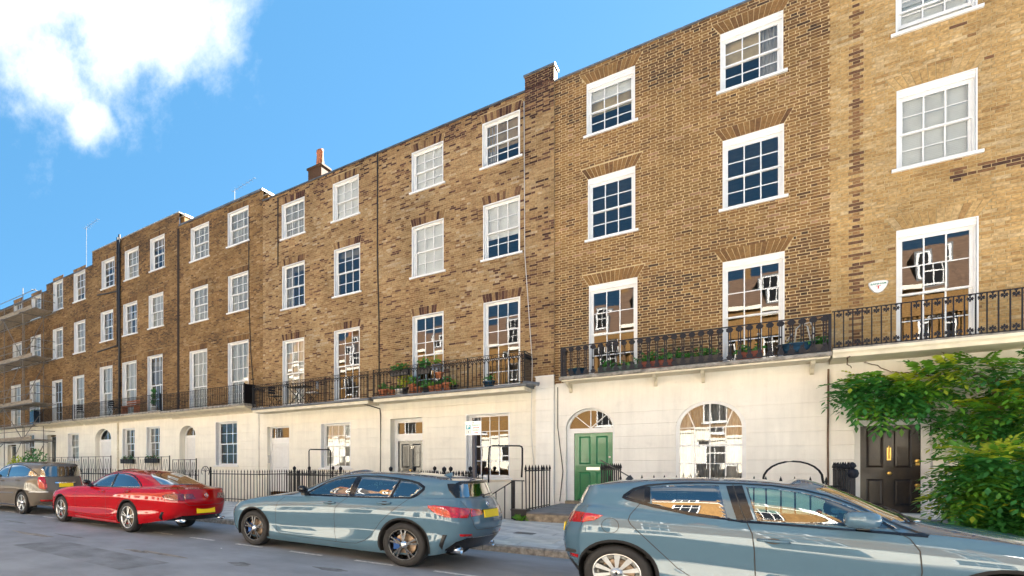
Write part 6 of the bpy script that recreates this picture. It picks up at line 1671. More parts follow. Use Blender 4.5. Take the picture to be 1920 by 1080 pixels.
def hit(tree, u, v, axis, sg):
    a, b = AX[axis]; k = 'xyz'.index(axis); o = Vector((0, 0, 0)); o[a] = u; o[b] = v; o[k] = sg * 3 if axis != 'x' else sg * 8; d = Vector((0, 0, 0)); d[k] = -sg
    h = tree.ray_cast(o, d); n = h[1]
    if n is not None and n.dot(d) > 0: n = -n
    return h[0], n
def ex_mirror(x, z, mat, w=.21, l=.16, h=.13, up=.0, arm_mat='black_plastic'):
    def f(t, tree, s):
        for sg in (1, -1):
            p, n = hit(tree, x, z, 'y', sg)
            b = MB(); y0 = p.y + sg * .05; R_ = 8
            # shell: rounded box lofted outwards
            secs = [(0, .80, .62), (.25, 1.0, .85), (.55, 1.0, 1.0), (.82, .82, .86), (.96, .55, .55), (1.0, .2, .2)]; vs = []; n_ = 14
            for fr, sx, sz in secs:
                for k in range(n_):
                    a = 2 * math.pi * k / n_; ca, sa = math.cos(a), math.sin(a)
                    ux = math.copysign(abs(ca) ** .55, ca) * l / 2 * sx * (1.0 if ca < 0 else 1.0); uz = math.copysign(abs(sa) ** .6, sa) * h / 2 * sz
                    vs.append((p.x + .05 + ux - fr * .05, y0 + sg * w * fr, z + .09 + up + uz + fr * .015))
            fs = [(i * n_ + k, i * n_ + (k + 1) % n_, (i + 1) * n_ + (k + 1) % n_, (i + 1) * n_ + k) for i in range(len(secs) - 1) for k in range(n_)] + [tuple(range(n_)), tuple(range((len(secs) - 1) * n_, len(secs) * n_))]
            b.add(vs, fs); mo = local(b.build('door_mirror', M[mat], None, True), t)
            b = MB(); b.prism([(p.x + .07, z - .005), (p.x + .0, z - .005), (p.x + .02, z + .06 + up), (p.x + .10, z + .06 + up)], p.y - sg * .02, p.y + sg * .12); local(b.build('mirror_arm', M[arm_mat]), mo)
            b = MB(); xx = p.x + .05 - l / 2 * .93; b.quad((xx, y0 + sg * .02, z + .045 + up), (xx, y0 + sg * (w - .03), z + .05 + up), (xx, y0 + sg * (w - .03), z + .145 + up), (xx, y0 + sg * .02, z + .14 + up)); local(b.build('mirror_glass', M['chrome']), mo)
    return f
def ex_handle(pts, mat='paint'):
    def f(t, tree, s):
        for x, z in pts:
            for sg in (1, -1):
                p, n = hit(tree, x, z, 'y', sg); b = MB(); L = .105
                path = [(x + L, p.y + sg * .004, z - .004), (x + L * .8, p.y + sg * .026, z), (x, p.y + sg * .034, z + .003), (x - L * .8, p.y + sg * .03, z + .006), (x - L, p.y + sg * .004, z + .006)]
                b.tube(path, .014, 8); h = local(b.build('door_handle', s['paint'] if mat == 'paint' else M[mat], None, True), t)
                c = MB(); q = arc(x, z, .055, 0, 2 * math.pi, 14, .030)[:-1]; vs = []
                for u, v in q:
                    pp, nn = hit(tree, u, v, 'y', sg); vs.append(pp + nn * .002)
                c.add(vs, [tuple(range(len(vs)))]); local(c.build('handle_recess', M['black_plastic']), h)
    return f
def ex_plate(x, z, w=.52, h=.11, tilt=.12, mat='plate_y'):
    def f(t, tree, s):
        p, n = hit(tree, 0, z, 'x', -1); b = MB(); xx = p.x - .012
        b.add([(xx + h / 2 * tilt + .012, -w / 2, z + h / 2), (xx + h / 2 * tilt + .012, w / 2, z + h / 2), (xx - h / 2 * tilt + .012, w / 2, z - h / 2), (xx - h / 2 * tilt + .012, -w / 2, z - h / 2),
               (xx + h / 2 * tilt, -w / 2, z + h / 2), (xx + h / 2 * tilt, w / 2, z + h / 2), (xx - h / 2 * tilt, w / 2, z - h / 2), (xx - h / 2 * tilt, -w / 2, z - h / 2)],
              [(4, 5, 6, 7), (0, 1, 5, 4), (1, 2, 6, 5), (2, 3, 7, 6), (3, 0, 4, 7)])
        local(b.build('number_plate', M[mat]), t)
    return f
def rear_disc(t, tree, y, z, prof, mat, name, n=20, parent=None):
    p, nn = hit(tree, y, z, 'x', -1); b = MB(); b.lathe(prof, (0, 0, 0), n, 'x'); o = b.build(name, M[mat], None, True); local(o, parent or t)
    o.location = p; o.rotation_euler = nn.to_track_quat('X', 'Z').to_euler(); return o
def ex_roundel(z):
    def f(t, tree, s):
        o = rear_disc(t, tree, 0, z, [(0, .008), (.036, .008), (.041, .006), (.043, 0)], 'chrome', 'badge')
        b = MB(); 
        for k, m in ((0, 0), (1, 1), (2, 0), (3, 1)):
            b.mi = m; pts = [(0, 0)] + arc(0, 0, .026, k * math.pi / 2, (k + 1) * math.pi / 2, 5); b.add([(.010, u, v) for u, v in pts], [tuple(range(len(pts)))])
        q = b.build('badge_face', [M['badge_blue'], M['sign_white']]); local(q, o)
        b = MB(); b.lathe([(.027, .0095), (.036, .0095)], (0, 0, 0), 20, 'x'); local(b.build('badge_ring', M['gloss_black']), o)
    return f
def ex_star(z, r=.045):
    def f(t, tree, s):
        o = rear_disc(t, tree, 0, z, [(r * .82, .004), (r * .84, .010), (r, .010), (r * 1.03, .004), (r * 1.0, 0)], 'chrome', 'badge')
        b = MB()
        for k in range(3):
            a = math.pi / 2 + k * 2 * math.pi / 3; b.add([(.012, math.cos(a) * r * .86, math.sin(a) * r * .86), (.008, math.cos(a + math.pi / 3) * r * .17, math.sin(a + math.pi / 3) * r * .17), (.016, 0, 0), (.008, math.cos(a - math.pi / 3) * r * .17, math.sin(a - math.pi / 3) * r * .17)], [(0, 1, 2), (0, 2, 3)])
        local(b.build('badge_star', M['chrome']), o)
    return f
def ex_text(txt, y, z, size):
    def f(t, tree, s):
        p, nn = hit(tree, y, z, 'x', -1); o = local(link('lettering', text_mesh(txt, size, M['chrome'], .003, bold=True)), t); o.location = p + nn * .003; o.rotation_euler = (math.pi / 2, 0, -math.pi / 2)
    return f
def ex_exhaust(ys, z, r=.045, x=None, flat=1.0):
    def f(t, tree, s):
        for y in ys:
            xx = x; b = MB(); b.lathe([(r, .14), (r, 0), (r * .86, .002), (r * .84, .10), (0, .10)], (0, 0, 0), 18, 'x'); o = local(b.build('exhaust_tip', M['chrome'], None, True), t); o.location = (xx, y, z); o.scale = (1, 1 / flat, flat)
    return f
def ex_wiper(z, y0, y1):
    def f(t, tree, s):
        pts = []
        for k in range(7):
            y = y0 + (y1 - y0) * k / 6; p, n = hit(tree, y, z + .03 * k / 6, 'x', -1); pts.append(p + n * .022)
        b = MB(); b.tube(pts, .010, 5, r1=.006); local(b.build('rear_wiper', M['black_plastic'], None, True), t)
        p, n = hit(tree, y0, z, 'x', -1); b = MB(); b.lathe([(0, .03), (.025, .028), (.032, 0)], (0, 0, 0), 10, 'x'); o = local(b.build('wiper_hub', M['black_plastic'], None, True), t); o.location = p; o.rotation_euler = n.to_track_quat('X', 'Z').to_euler()
    return f
def ex_fin(x, mat='paint', L=.17, h=.055):
    def f(t, tree, s):
        p, n = hit(tree, x, 0, 'z', 1); b = MB(); b.add([(x + L * .6, 0, p.z + .0), (x - L * .4, .03, p.z - .003), (x - L * .4, -.03, p.z - .003), (x - L * .3, .008, p.z + h), (x - L * .3, -.008, p.z + h), (x + L * .1, 0, p.z + h * .6)], [(0, 1, 3, 5), (0, 5, 4, 2), (3, 1, 2, 4), (3, 4, 5)])
        local(b.build('roof_fin', s['paint'] if mat == 'paint' else M[mat], None, False), t)
    return f
def ex_whip(x, L=.34):
    def f(t, tree, s):
        p, n = hit(tree, x, 0, 'z', 1); b = MB(); b.lathe([(.045, -.01), (.03, .02), (.012, .045), (0, .05)], (p.x, 0, p.z), 12); o = local(b.build('roof_aerial', M['black_plastic'], None, True), t)
        b = MB(); b.tube([(p.x, 0, p.z + .03), (p.x - L * .86, 0, p.z + .03 + L * .62)], .007, 5); local(b.build('aerial_whip', M['black_plastic']), o)
    return f
def zz(*p): return list(p)
# ---- grey blue five door hatchback with black twin spoke wheels
wb = 2.85
hatch = dict(paint=M['paint_a'], wb=wb, nose=.30, tail=.25, r=.325, rim=.232, arch=.365, tyre_w=.23, track=(.80, .80), style='twin_black', cap='roundel', dash=.98,
    layers=[(wb + .70, -.72, .86, zz((-.7, .30), (-.35, .19), (.4, .155), (wb - .4, .155), (wb + .7, .19))),
            (wb + .80, -.83, .938, zz((-.7, .44), (-.2, .32), (.4, .265), (wb - .4, .265), (wb + .7, .30))),
            (wb + .85, -.90, .906, zz((-.7, .58), (0, .53), (wb, .48), (wb + .7, .46))),
            (wb + .84, -.90, .938, zz((-.7, .72), (0, .70), (wb, .64), (wb + .7, .60))),
            (wb + .79, -.85, .915, zz((-.7, .89), (0, .875), (1.4, .83), (wb, .78), (wb + .7, .70))),
            (wb + .67, -.80, .865, zz((-.7, 1.01), (0, .985), (1.4, .955), (wb - .4, .93), (wb, .89), (wb + .6, .78)))],
    base=[(2.12, 0, 1.035), (2.11, .30, 1.03), (2.06, .56, 1.005), (1.99, .69, .985), (1.90, .745, .975), (1.78, .775, .975), (1.62, .795, .98), (1.3, .808, .985), (.95, .815, .99), (.6, .82, 1.0), (.2, .82, 1.01), (-.1, .81, 1.02), (-.40, .785, 1.03), (-.62, .71, 1.02), (-.73, .53, 1.01), (-.765, .28, 1.01), (-.77, 0, 1.01)],
    top=[(1.22, 0.0, 1.4), (1.22, 0.265, 1.395), (1.19, 0.466, 1.38), (1.14, 0.578, 1.355), (1.07, 0.638, 1.345), (0.97, 0.654, 1.35), (0.82, 0.665, 1.36), (0.6, 0.667, 1.36), (0.4, 0.665, 1.355), (0.2, 0.659, 1.345), (0, 0.654, 1.33), (-0.2, 0.638, 1.31), (-0.4, 0.654, 1.29), (-0.56, 0.594, 1.27), (-0.66, 0.445, 1.262), (-0.7, 0.223, 1.265), (-0.705, 0.0, 1.268)],
    creases=[(1, .3, 0, 16), (4, .35, 4, 13), (9, .55, 12, 16), (6, .25, 12, 16), (5, .3, 12, 16)], hood=.035, deck=.01, bulge=.03, crown=.03)
winF = [(1.72, .995), (1.66, 1.04), (1.42, 1.175), (1.22, 1.245), (1.06, 1.275), (.86, 1.292), (.93, 1.0)]
winR = [(.85, 1.0), (.78, 1.295), (.55, 1.295), (.33, 1.283), (.16, 1.265), (.25, 1.012)]
winQ = [(.20, 1.014), (.115, 1.258), (-.02, 1.235), (-.10, 1.215), (-.17, 1.178), (-.19, 1.15), (-.12, 1.07), (-.08, 1.035)]
frame_o = [(1.80, .985), (1.66, 1.062), (1.42, 1.195), (1.2, 1.268), (1.0, 1.302), (.78, 1.315), (.5, 1.315), (.2, 1.288), (-.02, 1.256), (-.14, 1.225), (-.235, 1.17), (-.235, 1.14), (-.16, 1.06), (-.08, 1.012), (.3, 1.0), (1.0, .985)]
hatch['cuts'] = [
    ('side_window', 'car_glass', 'y', 0, winF, {}), ('side_window', 'car_glass_d', 'y', 0, winR, {}), ('quarter_window', 'car_glass_d', 'y', 0, winQ, {}),
    ('windscreen', 'car_glass', 'x', 1, [(-.66, 1.03), (.66, 1.03), (.53, 1.33), (.25, 1.362), (-.25, 1.362), (-.53, 1.33)], {'filt': lambda c: c.x > .9}),
    ('rear_window', 'car_glass_d', 'x', -1, [(-.60, 1.035), (.60, 1.035), (.53, 1.20), (.46, 1.232), (-.46, 1.232), (-.53, 1.20)], {'filt': lambda c: c.z > .9 and c.x < -.3}),
    ('spoiler_fin', 'gloss_black', 'y', 0, [(-.52, 1.225), (-.56, 1.13), (-.64, 1.03), (-.80, 1.03), (-.80, 1.24)], {'off': .004, 'filt': lambda c: c.z > 1.0 and c.x > -.9}),
    ('tail_lamp', 'lamp_red', 'y', 0, [(-.35, .915), (-.36, .885), (-.48, .80), (-.58, .765), (-.80, .755), (-.80, .885), (-.60, .915), (-.45, .925)], {'off': .008, 'thick': .02, 'filt': lambda c: abs(c.y) > .55}),
    ('tail_lamp', 'lamp_red', 'x', -1, [(-.57, .77), (-.34, .785), (-.28, .81), (-.28, .86), (-.57, .885)], {'off': .007, 'thick': .02, 'filt': lambda c: c.x < -.5}),
    ('tail_lamp', 'lamp_red', 'x', -1, [(.57, .77), (.34, .785), (.28, .81), (.28, .86), (.57, .885)], {'off': .007, 'thick': .02, 'filt': lambda c: c.x < -.5}),
    ('lower_valance', 'gloss_black', 'x', -1, [(-.86, .1), (.86, .1), (.74, .42), (.60, .475), (-.60, .475), (-.74, .42)], {'off': .004, 'thick': .02, 'filt': lambda c: c.x < -.55}),
    ('reflector', 'lamp_red', 'x', -1, [(.50, .49), (.72, .50), (.74, .535), (.54, .53)], {'off': .004, 'filt': lambda c: c.x < -.6}),
    ('reflector', 'lamp_red', 'x', -1, [(-.50, .49), (-.72, .50), (-.74, .535), (-.54, .53)], {'off': .004, 'filt': lambda c: c.x < -.6}),
    ('headlight', 'lamp_clear', 'y', 0, [(3.68, .64), (3.64, .73), (3.45, .785), (3.22, .80), (3.30, .71), (3.48, .66)], {'off': .006, 'thick': .02}),
    ('front_grille', 'gloss_black', 'x', 1, [(-.42, .46), (.42, .46), (.46, .70), (-.46, .70)], {'filt': lambda c: c.x > 3}),
    ('front_intake', 'black_plastic', 'x', 1, [(-.7, .22), (.7, .22), (.62, .38), (-.62, .38)], {'filt': lambda c: c.x > 3}),
    ('air_curtain', 'black_plastic', 'y', 0, [(-.55, .52), (-.50, .36), (-.52, .30), (-.545, .36), (-.60, .52)], {'off': .002, 'filt': lambda c: c.x > -.7}),
]
K = {'off': .0018}
hatch['lines'] = [
    ('window_trim', 'gloss_black', 'y', 0, frame_o + [frame_o[0]], .042, {'off': .004}), ('pillar_trim', 'gloss_black', 'y', 0, [(.89, .995), (.82, 1.30)], .10, {'off': .0036}), ('pillar_trim', 'gloss_black', 'y', 0, [(.222, 1.01), (.137, 1.27)], .035, {'off': .0036}),
    ('shut_line', 'cable', 'y', 0, [(2.16, .93), (2.30, .83), (2.33, .70), (2.33, .45), (2.30, .34), (2.22, .28)], .007, K),
    ('shut_line', 'cable', 'y', 0, [(.93, .98), (1.07, .87), (1.13, .80), (1.15, .62), (1.14, .40), (1.10, .27), (1.13, .255)], .007, K),
    ('shut_line', 'cable', 'y', 0, [(2.22, .28), (1.6, .262), (.95, .256), (.74, .27), (.60, .33), (.50, .42), (.35, .63), (.15, .82), (-.03, .97), (-.09, 1.02)], .007, K),
    ('shut_line', 'cable', 'x', -1, [(-.64, .99), (-.60, .90), (-.58, .76), (-.54, .64), (-.46, .585), (.46, .585), (.54, .64), (.58, .76), (.60, .90), (.64, .99)], .008, {'off': .0018, 'far': 8.0}),
    ('shut_line', 'cable', 'z', 1, [(1.95, .74), (2.3, .77), (2.7, .755), (3.05, .70), (3.25, .62)], .007, K), ('shut_line', 'cable', 'z', 1, [(1.95, -.74), (2.3, -.77), (2.7, -.755), (3.05, -.70), (3.25, -.62)], .007, K),
    ('spoiler_gap', 'gloss_black', 'x', -1, [(-.60, 1.07), (-.55, 1.225), (-.48, 1.247), (.48, 1.247), (.55, 1.225), (.60, 1.07)], .03, {'off': .003, 'far': 8.0}),
    ('lamp_bridge', 'gloss_black', 'x', -1, [(-.27, .845), (.27, .845)], .035, {'off': .003, 'far': 8.0}),
    ('valance_trim', 'chrome', 'x', -1, [(-.50, .478), (.50, .478)], .008, {'off': .010, 'far': 8.0}),
]
hatch['extras'] = [ex_mirror(1.70, .985, 'gloss_black', .20, .15, .13), ex_handle([(1.24, .875), (.30, .92)]), ex_plate(0, .80), ex_roundel(.935), ex_exhaust((.60, -.60), .285, .048, -.70), ex_wiper(1.045, .02, -.38), ex_fin(-.28)]
YBM = 8.13
car_a = car('parked_car', 'grey blue hatchback with black twin spoke wheels, parked behind the red car', (atx(754, YBM) + .93 * math.sin(R(3)), YBM + .93 * math.cos(R(3)), 0), math.pi - R(3), hatch)

# ---- steel blue hatchback at the front right, facing right
wb = 2.56
sup = dict(paint=M['paint_b'], wb=wb, nose=.32, tail=.28, r=.315, rim=.222, arch=.352, tyre_w=.205, track=(.78, .78), style='ten', cap='diamond', dash=.96, scale=.965,
    layers=[(wb + .66, -.50, .835, zz((-.6, .33), (-.35, .22), (.4, .17), (wb - .4, .17), (wb + .7, .20))),
            (wb + .76, -.59, .905, zz((-.6, .44), (-.2, .33), (.4, .28), (wb - .4, .28), (wb + .7, .31))),
            (wb + .80, -.635, .878, zz((-.6, .58), (0, .55), (wb, .50), (wb + .7, .48))),
            (wb + .79, -.62, .908, zz((-.6, .74), (0, .74), (wb, .67), (wb + .7, .63))),
            (wb + .74, -.555, .885, zz((-.6, .92), (0, .905), (1.4, .84), (wb, .81), (wb + .7, .72))),
            (wb + .62, -.50, .835, zz((-.6, 1.05), (0, 1.03), (.7, .985), (1.4, .945), (wb - .4, .925), (wb, .89), (wb + .6, .80)))],
    base=[(2.10, 0, 1.03), (2.09, .30, 1.025), (2.05, .55, 1.0), (2.0, .68, .97), (1.93, .74, .955), (1.82, .775, .95), (1.62, .79, .955), (1.3, .80, .97), (.95, .805, .985), (.6, .805, 1.005), (.2, .795, 1.04), (-.05, .77, 1.07), (-.22, .72, 1.09), (-.35, .63, 1.08), (-.43, .47, 1.05), (-.465, .25, 1.045), (-.47, 0, 1.045)],
    top=[(1.52, 0, 1.40), (1.52, .265, 1.395), (1.49, .455, 1.38), (1.44, .56, 1.355), (1.36, .62, 1.35), (1.22, .638, 1.365), (1.02, .649, 1.378), (.78, .654, 1.384), (.55, .654, 1.382), (.32, .649, 1.374), (.12, .638, 1.36), (-.04, .616, 1.34), (-.17, .578, 1.325), (-.28, .498, 1.308), (-.34, .371, 1.30), (-.365, .19, 1.30), (-.37, 0, 1.303)],
    creases=[(1, .3, 0, 16), (4, .2, 4, 13), (9, .55, 12, 16), (5, .25, 0, 6)], hood=.04, deck=.005, bulge=.035, crown=.028)
wf = [(2.0, .972), (1.88, 1.055), (1.73, 1.15), (1.58, 1.225), (1.43, 1.275), (1.22, 1.312), (1.03, 1.325), (1.11, .985)]
wr = [(.90, .995), (.83, 1.333), (.6, 1.330), (.40, 1.318), (.27, 1.303), (.30, 1.12), (.55, 1.045)]
fo = [(2.14, .93), (2.0, 1.0), (1.88, 1.083), (1.73, 1.178), (1.58, 1.253), (1.43, 1.303), (1.22, 1.34), (1.0, 1.354), (.7, 1.358), (.45, 1.346), (.25, 1.32), (.14, 1.275), (.06, 1.20), (.05, 1.18), (.10, 1.16), (.3, 1.10), (.6, 1.03), (1.0, .975), (1.5, .955)]
sup['cuts'] = [
    ('side_window', 'car_glass_c', 'y', 0, wf, {}), ('side_window', 'car_glass_d', 'y', 0, wr, {}),
    ('quarter_panel', 'black_plastic', 'y', 0, [(.235, 1.305), (.13, 1.25), (.075, 1.192), (.12, 1.172), (.265, 1.125)], {'off': .003}),
    ('windscreen', 'car_glass', 'x', 1, [(-.66, 1.03), (.66, 1.03), (.54, 1.315), (.25, 1.355), (-.25, 1.355), (-.54, 1.315)], {'filt': lambda c: c.x > .9}),
    ('rear_window', 'car_glass_d', 'x', -1, [(-.58, 1.085), (.58, 1.085), (.50, 1.25), (.44, 1.275), (-.44, 1.275), (-.50, 1.25)], {'filt': lambda c: c.z > .95 and c.x < -.1}),
    ('tail_lamp', 'lamp_red', 'y', 0, [(-.12, .965), (-.20, .905), (-.34, .865), (-.60, .845), (-.60, .955), (-.42, .985), (-.25, .985)], {'off': .007, 'thick': .02, 'filt': lambda c: abs(c.y) > .5}),
    ('tail_lamp', 'lamp_red', 'x', -1, [(.35, .90), (.52, .85), (.62, .85), (.62, .975), (.35, .95)], {'off': .007, 'thick': .02, 'filt': lambda c: c.x < -.3}), ('tail_lamp', 'lamp_red', 'x', -1, [(-.35, .90), (-.52, .85), (-.62, .85), (-.62, .975), (-.35, .95)], {'off': .007, 'thick': .02, 'filt': lambda c: c.x < -.3}),
    ('lower_valance', 'black_plastic', 'x', -1, [(-.78, .1), (.78, .1), (.68, .40), (-.68, .40)], {'filt': lambda c: c.x < -.3}),
    ('reflector', 'lamp_red', 'x', -1, [(.66, .44), (.80, .44), (.82, .48), (.68, .48)], {'off': .004, 'filt': lambda c: c.x < -.3}), ('reflector', 'lamp_red', 'x', -1, [(-.66, .44), (-.80, .44), (-.82, .48), (-.68, .48)], {'off': .004, 'filt': lambda c: c.x < -.3}),
    ('headlight', 'lamp_clear', 'y', 0, [(3.30, .66), (3.26, .74), (3.08, .79), (2.85, .80), (2.95, .73), (3.12, .67)], {'off': .006, 'thick': .02}),
    ('front_grille', 'gloss_black', 'x', 1, [(-.5, .52), (.5, .52), (.46, .68), (-.46, .68)], {'filt': lambda c: c.x > 2.8}),
]
sup['lines'] = [
    ('window_trim', 'gloss_black', 'y', 0, fo + [fo[0]], .036, {'off': .004}), ('pillar_trim', 'gloss_black', 'y', 0, [(1.03, .98), (.99, 1.14), (.945, 1.335)], .12, {'off': .0036}),
    ('pillar_trim', 'gloss_black', 'y', 0, [(.26, 1.13), (.255, 1.305)], .05, {'off': .0036}), ('pillar_trim', 'gloss_black', 'y', 0, [(1.96, .975), (1.88, 1.05)], .03, {'off': .0045}),
    ('shut_line', 'cable', 'y', 0, [(1.93, .985), (2.04, .90), (2.09, .80), (2.10, .62), (2.08, .40), (2.03, .28)], .008, {'off': .0045}),
    ('shut_line', 'cable', 'y', 0, [(.935, 1.345), (1.0, 1.08), (1.04, .96), (1.075, .86), (1.09, .70), (1.10, .30)], .008, {'off': .0045}),
    ('shut_line', 'cable', 'y', 0, [(2.03, .28), (1.4, .265), (.85, .265), (.70, .31), (.52, .44), (.36, .62), (.22, .78), (.13, .88), (.105, .93), (.12, .99), (.20, 1.12)], .008, K),
    ('filler_cap', 'cable', 'y', 0, [(-.055 + .078 * math.cos(a), .855 + .085 * math.sin(a)) for a in [2 * math.pi * k / 24 for k in range(25)]], .006, K),
    ('shut_line', 'cable', 'x', -1, [(-.66, 1.06), (-.62, .90), (-.60, .70), (-.5, .60), (.5, .60), (.60, .70), (.62, .90), (.66, 1.06)], .008, {'off': .0018, 'far': 8.0}),
    ('shut_line', 'cable', 'z', 1, [(1.98, .72), (2.2, .77), (2.6, .765), (3.0, .70), (3.18, .60)], .008, K), ('shut_line', 'cable', 'z', 1, [(1.98, -.72), (2.2, -.77), (2.6, -.765), (3.0, -.70), (3.18, -.60)], .008, K),
    ('scuttle', 'black_plastic', 'z', 1, [(2.06, -.60), (2.11, -.3), (2.125, 0), (2.11, .3), (2.06, .60)], .07, {'off': .003}),
]
def front_wipers(t, tree, s):
    for y0 in (-.55, .1):
        pts = []
        for k in range(7):
            y = y0 + .55 * k / 6; p, n = hit(tree, 2.08 - .10 * k / 6, y, 'z', 1); pts.append(p + n * .018)
        b = MB(); b.tube(pts, .010, 5, r1=.006); local(b.build('front_wiper', M['black_plastic'], None, True), t)
sup['extras'] = [ex_mirror(1.74, .968, 'paint_b', .25, .22, .16, up=-.01), ex_handle([(1.22, .80)]), ex_plate(0, .76), ex_wiper(1.08, .0, -.36), ex_whip(.02), front_wipers]
M['car_glass_c'] = glass_mat('clear green car glass', (.62, .86, .80), boost=2.2, base=.04, ior=1.52)
YCL = 7.82
car_b = car('parked_car', 'steel blue hatchback facing right at the front of the picture, with ten spoke silver wheels', (atx(1155, YCL), YCL + .90 * .965, 0), 0, sup)

# ---- red four door coupe
wb = 2.98
cla = dict(paint=M['paint_r'], wb=wb, nose=.34, tail=.34, r=.335, rim=.245, arch=.37, tyre_w=.225, track=(.80, .80), style='twin_silver', cap='none', dash=.96,
    layers=[(wb + .80, -1.40, .87, zz((-1, .34), (-.4, .20), (.4, .165), (wb - .4, .165), (wb + .8, .18))),
            (wb + .90, -1.52, .93, zz((-1, .45), (-.3, .33), (.4, .28), (wb - .4, .28), (wb + .8, .30))),
            (wb + .94, -1.59, .91, zz((-1, .60), (0, .54), (wb, .48), (wb + .8, .46))),
            (wb + .93, -1.60, .93, zz((-1, .74), (0, .72), (wb, .64), (wb + .8, .60))),
            (wb + .88, -1.57, .915, zz((-1, .88), (0, .87), (1.4, .83), (wb, .79), (wb + .8, .70))),
            (wb + .76, -1.56, .86, zz((-1.1, .985), (-.6, .985), (0, .97), (1.4, .945), (wb - .4, .93), (wb, .89), (wb + .7, .79)))],
    base=[(2.08, 0, 1.03), (2.07, .30, 1.025), (2.02, .56, 1.0), (1.95, .69, .975), (1.86, .745, .965), (1.74, .775, .965), (1.58, .79, .97), (1.3, .80, .98), (.95, .805, .985), (.6, .805, .99), (.2, .80, 1.0), (-.1, .78, 1.01), (-.46, .75, 1.015), (-.76, .68, 1.02), (-1.06, .53, 1.03), (-1.20, .27, 1.03), (-1.23, 0, 1.03)],
    top=[(1.12, 0.0, 1.39), (1.12, 0.265, 1.385), (1.09, 0.456, 1.37), (1.03, 0.562, 1.345), (0.96, 0.621, 1.34), (0.86, 0.638, 1.348), (0.72, 0.645, 1.355), (0.55, 0.645, 1.355), (0.4, 0.643, 1.35), (0.25, 0.638, 1.34), (0.12, 0.627, 1.325), (0, 0.61, 1.31), (-0.1, 0.583, 1.3), (-0.17, 0.509, 1.3), (-0.21, 0.371, 1.312), (-0.225, 0.191, 1.318), (-0.23, 0.0, 1.32)],
    creases=[(1, .3, 0, 16), (4, .3, 4, 13), (5, .7, 12, 16)], hood=.04, deck=.0, bulge=.03, crown=.022, tailbulge=.02)
cf = [(1.62, .985), (1.5, 1.06), (1.3, 1.165), (1.1, 1.235), (.9, 1.275), (.70, 1.285), (.76, .99)]
cr_ = [(.70, .99), (.64, 1.287), (.45, 1.282), (.25, 1.262), (.08, 1.225), (-.08, 1.165), (-.22, 1.085), (-.29, 1.03), (-.28, 1.008)]
co_ = [(1.70, .972), (1.5, 1.078), (1.3, 1.185), (1.1, 1.256), (.9, 1.296), (.68, 1.306), (.45, 1.302), (.24, 1.28), (.06, 1.243), (-.1, 1.18), (-.25, 1.095), (-.335, 1.03), (-.32, .995), (.3, .985), (1.0, .975)]
cla['cuts'] = [
    ('side_window', 'car_glass', 'y', 0, cf, {}), ('side_window', 'car_glass_d', 'y', 0, cr_, {}),
    ('windscreen', 'car_glass', 'x', 1, [(-.66, 1.03), (.66, 1.03), (.52, 1.31), (.25, 1.348), (-.25, 1.348), (-.52, 1.31)], {'filt': lambda c: c.x > .9}),
    ('rear_window', 'car_glass_d', 'x', -1, [(-.60, 1.065), (.60, 1.065), (.52, 1.22), (.44, 1.285), (.25, 1.30), (-.25, 1.30), (-.44, 1.285), (-.52, 1.22)], {'filt': lambda c: -1.32 < c.x < -.05}),
    ('tail_lamp', 'lamp_dark_red', 'y', 0, [(-1.12, .855), (-1.20, .79), (-1.34, .765), (-1.62, .765), (-1.62, .885), (-1.42, .905), (-1.24, .89)], {'off': .006, 'thick': .02, 'filt': lambda c: abs(c.y) > .55}),
    ('tail_lamp', 'lamp_dark_red', 'x', -1, [(.30, .79), (.55, .78), (.55, .89), (.36, .90)], {'off': .006, 'thick': .02, 'filt': lambda c: c.x < -.8}), ('tail_lamp', 'lamp_dark_red', 'x', -1, [(-.30, .79), (-.55, .78), (-.55, .89), (-.36, .90)], {'off': .006, 'thick': .02, 'filt': lambda c: c.x < -.8}),
    ('lower_valance', 'gloss_black', 'x', -1, [(-.82, .1), (.82, .1), (.72, .36), (.55, .44), (-.55, .44), (-.72, .36)], {'filt': lambda c: c.x < -.9}),
    ('air_curtain', 'gloss_black', 'y', 0, [(-1.10, .52), (-1.02, .38), (-1.07, .33), (-1.17, .52)], {'off': .002, 'filt': lambda c: c.x > -1.45}),
    ('headlight', 'lamp_clear', 'y', 0, [(3.88, .62), (3.80, .72), (3.58, .79), (3.34, .80), (3.44, .70), (3.62, .64)], {'off': .006, 'thick': .02}),
    ('front_grille', 'gloss_black', 'x', 1, [(-.5, .42), (.5, .42), (.45, .66), (-.45, .66)], {'filt': lambda c: c.x > 3}),
]
M['lamp_dark_red'] = pmat('dark red lamp lens', (.15, .004, .012), .07, var=.4, scale=25, coat=1.0)
